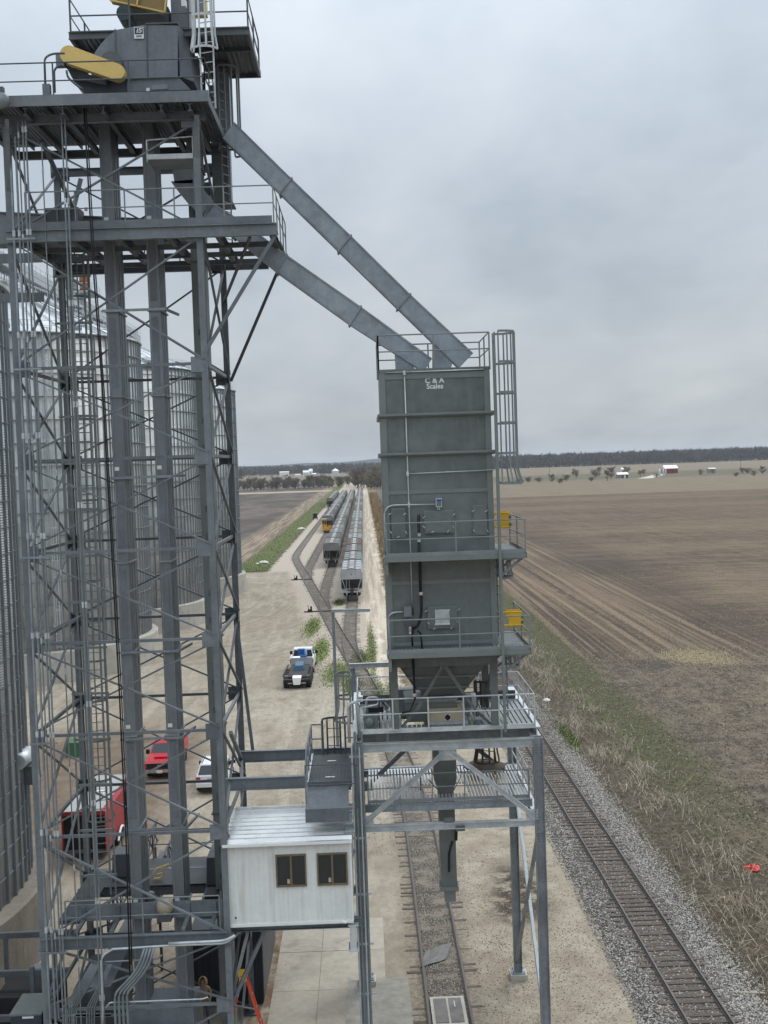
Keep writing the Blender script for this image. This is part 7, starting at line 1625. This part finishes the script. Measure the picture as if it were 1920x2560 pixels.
for (px, py, h, wide) in ((1380,1199,9,1.3),(1415,1197,8,1.4),(1433,1186,12,1.),(1440,1190,11,.8),(1487,1192,12,1.),(1497,1186,14,1.),(1519,1196,13,1.1),(1527,1192,15,1.2),(1560,1182,12,1.),(1568,1180,11,1.),(1602,1186,9,1.1),(1610,1182,8,1.1),
                          (1752,1182,7,1.3),(1858,1180,9,1.2),(1870,1178,7,1.4),(1907,1180,10,1.1),(1320,1200,7,1.5),(1348,1200,6,1.6),(1478,1198,6,1.4),(1640,1188,5,1.5),(1840,1186,5,1.6),(1885,1184,6,1.5),(1300,1205,6,1.6),(1400,1203,6,1.6)):
    p = PG(px, py+6); tree(p.x, p.y, h*.66, TREES if wide < 1.25 else BUSHES, 'bare tree standing among the farm sheds across the right field' if wide < 1.25 else 'low bare bush along the ditch by the farm sheds', 'bare trees by the farm sheds' if wide < 1.25 else 'bushes by the farm sheds', wide=wide)
def woods(name, label, x0, x1, y0, y1, n, h0, h1, cols, seed, edge=None):
    q = random.Random(seed); mb = MB(); idx = []; ms = [mat(name+'_foliage_%d' % i, c, .95, 0, .25, .02, spec=.05) for i, c in enumerate(cols)]
    for i in range(n):
        x = q.uniform(x0, x1); y = y0+(y1-y0)*q.random()**1.3+(edge(x) if edge else 0); h = q.uniform(h0, h1); k = q.randrange(len(ms)); w = h*q.uniform(.22,.34)
        fin(mb, Vector((x,y,0)), Vector((x,y,h*.9)), h*.02, q); idx.append(k)
        for j in range(16):
            th = q.uniform(0, 6.28); z = h*q.uniform(.12,.8); r = w*q.uniform(.0,.8); a = Vector((x+math.cos(th)*r, y+math.sin(th)*r, z)); t2 = q.uniform(0,6.28)
            fin(mb, a, a+Vector((math.cos(t2)*w*.8, math.sin(t2)*w*.5, h*q.uniform(.08,.3))), h*.05, q); idx.append(k)
    me = bpy.data.meshes.new(name); me.from_pydata(mb.v, [], mb.f); me.update()
    for m_ in ms: me.materials.append(m_)
    me.polygons.foreach_set('material_index', idx); link(name, me, None, label=label, cat='woods', kind='stuff')
wc = [(.070,.060,.055), (.088,.074,.064), (.062,.056,.054), (.080,.074,.060)]
woods('far_woods', 'long dark band of leafless woods behind the right field', 130, 1250, 2440, 2640, 3200, 20, 31, wc, 5, edge=lambda x: -.02*(x-400))
woods('left_woods', 'grey leafless woods behind the farm on the left', -900, 140, 2780, 3200, 2100, 15, 26, wc, 6)
woods('near_left_woods', 'clump of leafless woods at the far left of the fields', -420, -185, 1650, 1900, 420, 12, 20, wc, 8)
def hills():
    q = random.Random(3); mb = MB(); nx, ny = 90, 8; xs = [-3200+i*6400/(nx-1) for i in range(nx)]; vs = []
    for j in range(ny):
        for i, x in enumerate(xs):
            f = math.sin(math.pi*j/(ny-1)); hgt = 33+7*math.sin(x*.0016+1.)+5*math.sin(x*.0053)+3*math.sin(x*.017); vs.append((x, 4700+j*220+60*math.sin(x*.004), -2+f*hgt+q.uniform(-1.5,1.5)*f))
    mb.add(vs, [(j*nx+i, j*nx+i+1, (j+1)*nx+i+1, (j+1)*nx+i) for j in range(ny-1) for i in range(nx-1)])
    mb.build('hills', mat('wooded_hill', (.030,.037,.040), .95, 0, .3, .012), kind='structure', label='low wooded hills on the horizon')
hills()
# farm buildings
def barn(name, label, px0, px1, py, depth, h, roof_h, wallm, roofm, door=None, cat='barn', group=None, big=1.):
    a, b = PG(px0, py), PG(px1, py); y = a.y; x0, x1 = a.x, b.x; t = thing(name, label, cat, ((x0+x1)/2, y, 0), group)
    mb = MB(); mb.box(x0, x1, y, y+depth, 0, h); mb.build('wall', wallm, t)
    ym = y+depth/2; e = .5; mb = MB(); mb.add([(x0-e,y-e,h-.1),(x1+e,y-e,h-.1),(x1+e,ym,h+roof_h),(x0-e,ym,h+roof_h),(x0-e,y+depth+e,h-.1),(x1+e,y+depth+e,h-.1),(x0-e,y-e,h-.3),(x1+e,y-e,h-.3),(x0-e,y+depth+e,h-.3),(x1+e,y+depth+e,h-.3)], [(0,1,2,3),(3,2,5,4),(0,6,7,1),(4,5,9,8),(0,3,4,8,6),(1,7,9,5,2)]); mb.build('roof', roofm, t)
    for (u0, u1, z0, z1, m_) in door or []: mb = MB(); mb.box(x0+(x1-x0)*u0, x0+(x1-x0)*u1, y-.06, y-.005, h*z0, h*z1); mb.build('door', m_, t)
    return t
wr = mat('white_metal_roof', (.72,.73,.74), .4); bred = mat('barn_red', (.22,.028,.03), .7); gw = mat('grey_wood', (.26,.24,.21), .9); dkd = mat('dark_opening', (.03,.03,.03), .9)
barn('barn', 'red barn with a white roof across the right field', 1663, 1732, 1184, 14, 5.2, 2.9, bred, wr, [(.0,.07,.0,.95,M['white']), (.1,.12,.1,.9,M['white']), (.55,.62,0,.75,dkd)])
barn('shed', 'grey shed with a white roof and dark openings across the right field', 1545, 1587, 1196, 9, 3.4, 1.6, gw, wr, [(.4,.55,0,.8,dkd), (.6,.75,0,.7,M['white']), (.8,.97,0,.85,dkd)], cat='shed')
barn('shed', 'low long shed with a brown door right of the red barn', 1773, 1812, 1183, 8, 4., 1.2, gw, mat('dull_roof', (.42,.42,.41), .6), [(.35,.7,0,.85,mat('brown_door', (.20,.09,.07), .8))], cat='shed')
barn('shed', 'small white shed behind the open grey shed', 1555, 1568, 1180, 8, 3.5, 1.5, M['white'], wr, None, cat='shed')
barn('barn', 'white metal shed beyond the hedgerow on the left', 699, 717, 1190, 14, 8., 1.5, M['white'], wr, [(.6,.95,0,.3,dkd)])
barn('farmhouse', 'white farmhouse with a gable in the far left farm', 758, 772, 1190, 10, 7., 4., M['white'], wr, [(.2,.3,.4,.7,dkd), (.6,.7,.4,.7,dkd)], cat='house')
barn('farmhouse', 'smaller white house next to the gabled one in the far farm', 773, 780, 1190, 10, 9., 5., M['white'], wr, [(.3,.6,.5,.75,dkd)], cat='house')
barn('shed', 'low white outbuilding right of the far farmhouse', 781, 789, 1191, 8, 4.5, 1.5, M['white'], wr, None, cat='shed')
barn('shed', 'low white outbuilding left of the far farmhouse', 738, 748, 1191, 8, 3.5, 1., M['white'], wr, None, cat='shed')
barn('shed', 'long white roofed building far off under the blue hills', 613, 630, 1177.5, 30, 9., 3., M['white'], wr, None, cat='shed')
barn('shed', 'pale far building beside the long white one under the hills', 659, 668, 1177.5, 30, 9., 3., M['galv'], wr, None, cat='shed')
def silo(label, px0, px1, py, h, cone, group=None):
    a, b = PG(px0, py), PG(px1, py); r = (b.x-a.x)/2; c = (a+b)/2; t = thing('farm_bin', label, 'grain bin', (c.x, c.y+r, 0), group)
    mb = MB(); mb.lathe((c.x,c.y+r,0), [(r,0),(r,h)], 24); mb.build('wall', mat('pale_bin_wall', (.52,.54,.55), .5, .2) if 'pale_bin_wall' not in bpy.data.materials else bpy.data.materials['pale_bin_wall'], t)
    mb = MB(); mb.lathe((c.x,c.y+r,0), [(r*1.04,h-.1),(r*.15,h+cone),(0,h+cone)], 24); mb.build('roof', wr, t)
silo('round steel grain bin in the far left farm', 830, 847, 1190.5, 9.5, 4.)
silo('short white round bin left of the red barn', 1646, 1654, 1190, 5., 1.8, 'short white bins by the barn'); silo('second short white bin touching the barn end', 1655, 1664, 1190, 5., 1.8, 'short white bins by the barn')
for px, py, h in ((1374,1170,9), (1676,1160,10), (1852,1158,10)):
    p = PG(px, py+14); t = thing('utility_pole', 'thin wooden utility pole standing in the far right field', 'pole', (p.x, p.y, 0), 'utility poles in the far field')
    mb = MB(); mb.tube([(p.x,p.y,0),(p.x,p.y,h)], [.25,.18], 6); mb.build('pole', M['bark'], t); mb = MB(); mb.bar((p.x-1.2,p.y,h-.6), (p.x+1.2,p.y,h-.6), .2); mb.build('cross_arm', M['bark'], t)
def lane(pts, w, label):
    mb = MB(); n = len(pts); vs = []
    for (x, y) in pts: vs += [(x-w/2,y,.006),(x+w/2,y,.006)]
    mb.add(vs, [(2*i,2*i+1,2*i+3,2*i+2) for i in range(n-1)]); mb.build('farm_lane', mat('pale_lane', (.46,.42,.35), .95), kind='structure', label=label)
a, b, c_ = PG(1612,1196), PG(1640,1189), PG(1650,1185); lane([(a.x,a.y),(b.x,b.y),(c_.x,c_.y)], 12, 'pale gravel lane leading to the red barn')

# ------------------------------------------------------------------ weeds, grass, reeds (uncountable)
def blades(name, label, cols, gen, n, seed, cat):
    q = random.Random(seed); V, Fc, idx = [], [], []; ms = [mat(name+'_%d' % i, c, .95, 0, .25, 2., spec=.05) for i, c in enumerate(cols)]
    for i in range(n):
        r = gen(q)
        if r is None: continue
        x, y, L, w, lean, th = r; k = q.randrange(len(ms)); dx, dy = math.cos(th), math.sin(th); sx, sy = -dy*w, dx*w; o = len(V); z0 = .0
        m = (x+dx*L*lean*.35, y+dy*L*lean*.35, L*.6); e = (x+dx*L*lean, y+dy*L*lean, L*max(.15, 1-.45*lean*lean))
        V += [(x-sx,y-sy,z0),(x+sx,y+sy,z0),(m[0]+sx*.8,m[1]+sy*.8,m[2]),(m[0]-sx*.8,m[1]-sy*.8,m[2]),e]; Fc += [(o,o+1,o+2,o+3),(o+3,o+2,o+4)]; idx += [k,k]
    me = bpy.data.meshes.new(name); me.from_pydata(V, [], Fc); me.update()
    for m_ in ms: me.materials.append(m_)
    me.polygons.foreach_set('material_index', idx); link(name, me, None, label=label, cat=cat, kind='stuff')
cl = random.Random(4); clumps = [(cl.uniform(14.3,17.4), 38+cl.random()**1.4*95, cl.uniform(.5,1.3)) for _ in range(85)]
def g_weed(q):
    if q.random() < .8: cx, cy, r = q.choice(clumps); x, y = q.gauss(cx, r*.45), q.gauss(cy, r*.9)
    else: x, y = q.uniform(13.6,18.6), 38+q.random()**1.4*95
    if x < 13.3 or x > 19.2: return None
    return x, y, q.uniform(.35,1.05), q.uniform(.008,.015), abs(q.gauss(1.2,.5)), q.uniform(0,6.28)
blades('dead_weeds', 'tangled pale dead weed stalks along the main line ballast', [(.42,.36,.28), (.33,.28,.21), (.50,.44,.35), (.23,.19,.14)], g_weed, 4600, 5, 'weeds')
def g_lit(q): return q.uniform(13.3,21.5), 40+q.random()**1.6*130, q.uniform(.05,.14), q.uniform(.012,.03), abs(q.gauss(1.2,.6)), q.uniform(0,6.28)
blades('dry_grass', 'short dry and dull green grass beside the main line', [(.10,.09,.048), (.07,.078,.032), (.16,.135,.09), (.06,.072,.026)], g_lit, 9000, 6, 'grass')
GP = [(-6.9,147,1.0,9.),(-5.2,128,.95,9.),(-3.1,113.5,1.5,7.5),(-1.6,107.,.9,5.),(-.9,121.5,.8,5.),(.55,101.,.65,8.),(2.0,100.,.75,8.),(.25,128,.5,18),(-4.1,172,.75,4.),(-2.4,66.,1.4,4.),(5.8,90.,2.4,6.),(13.9,84.,.5,4.)]
def g_grass(q):
    cx, cy, rx, ry = q.choice(GP); x, y = q.gauss(cx, rx*.6), q.gauss(cy, ry*.55); return x, y, q.uniform(.05,.14), q.uniform(.015,.035), abs(q.gauss(.5,.4)), q.uniform(0,6.28)
blades('green_grass', 'tufts of green spring grass growing round the yard tracks', [(.085,.125,.027), (.105,.145,.033), (.125,.13,.05), (.065,.095,.022)], g_grass, 16000, 7, 'grass')
def g_strip(q): return q.uniform(-25.5,-18.8), 228+q.random()**1.6*420, q.uniform(.05,.14), q.uniform(.04,.09), abs(q.gauss(.5,.4)), q.uniform(0,6.28)
blades('strip_grass', 'green grass strip between the left field and the yard', [(.075,.105,.030), (.09,.12,.034), (.135,.13,.06), (.07,.09,.03)], g_strip, 7000, 8, 'grass')
def g_reed(q): return q.uniform(3.2,8.4), 150+q.random()**1.3*640, q.uniform(.6,1.7), q.uniform(.05,.12), abs(q.gauss(.3,.25)), q.uniform(0,6.28)
blades('dry_reeds', 'dry tan reeds in the ditch between the dirt road and the main line', [(.33,.235,.135), (.26,.185,.11), (.20,.15,.095), (.38,.29,.18)], g_reed, 14000, 9, 'reeds')
def g_straw(q): return q.gauss(31.6,1.9), q.gauss(115.3,2.6), q.uniform(.05,.12), q.uniform(.015,.04), abs(q.gauss(1.8,.6)), q.uniform(0,6.28)
blades('spilled_straw', 'ragged patch of yellow straw scattered on the bare soil', [(.43,.355,.22), (.34,.275,.165), (.50,.42,.27)], g_straw, 2400, 12, 'straw')
# ------------------------------------------------------------------ hazy air
def haze():
    m = bpy.data.materials.new('haze'); m.use_nodes = True; nt = m.node_tree; nt.nodes.clear()
    o = nt.nodes.new('ShaderNodeOutputMaterial'); v = nt.nodes.new('ShaderNodeVolumePrincipled'); nt.links.new(v.outputs[0], o.inputs['Volume'])
    v.inputs['Color'].default_value = (.80,.86,.93,1); v.inputs['Density'].default_value = .00007; v.inputs['Anisotropy'].default_value = .2
    mb = MB(); mb.box(-9100, 9100, -500, 12100, -1, 82); mb.build('haze', m, None, label='thin pale haze over the far fields', kind='stuff')
haze()
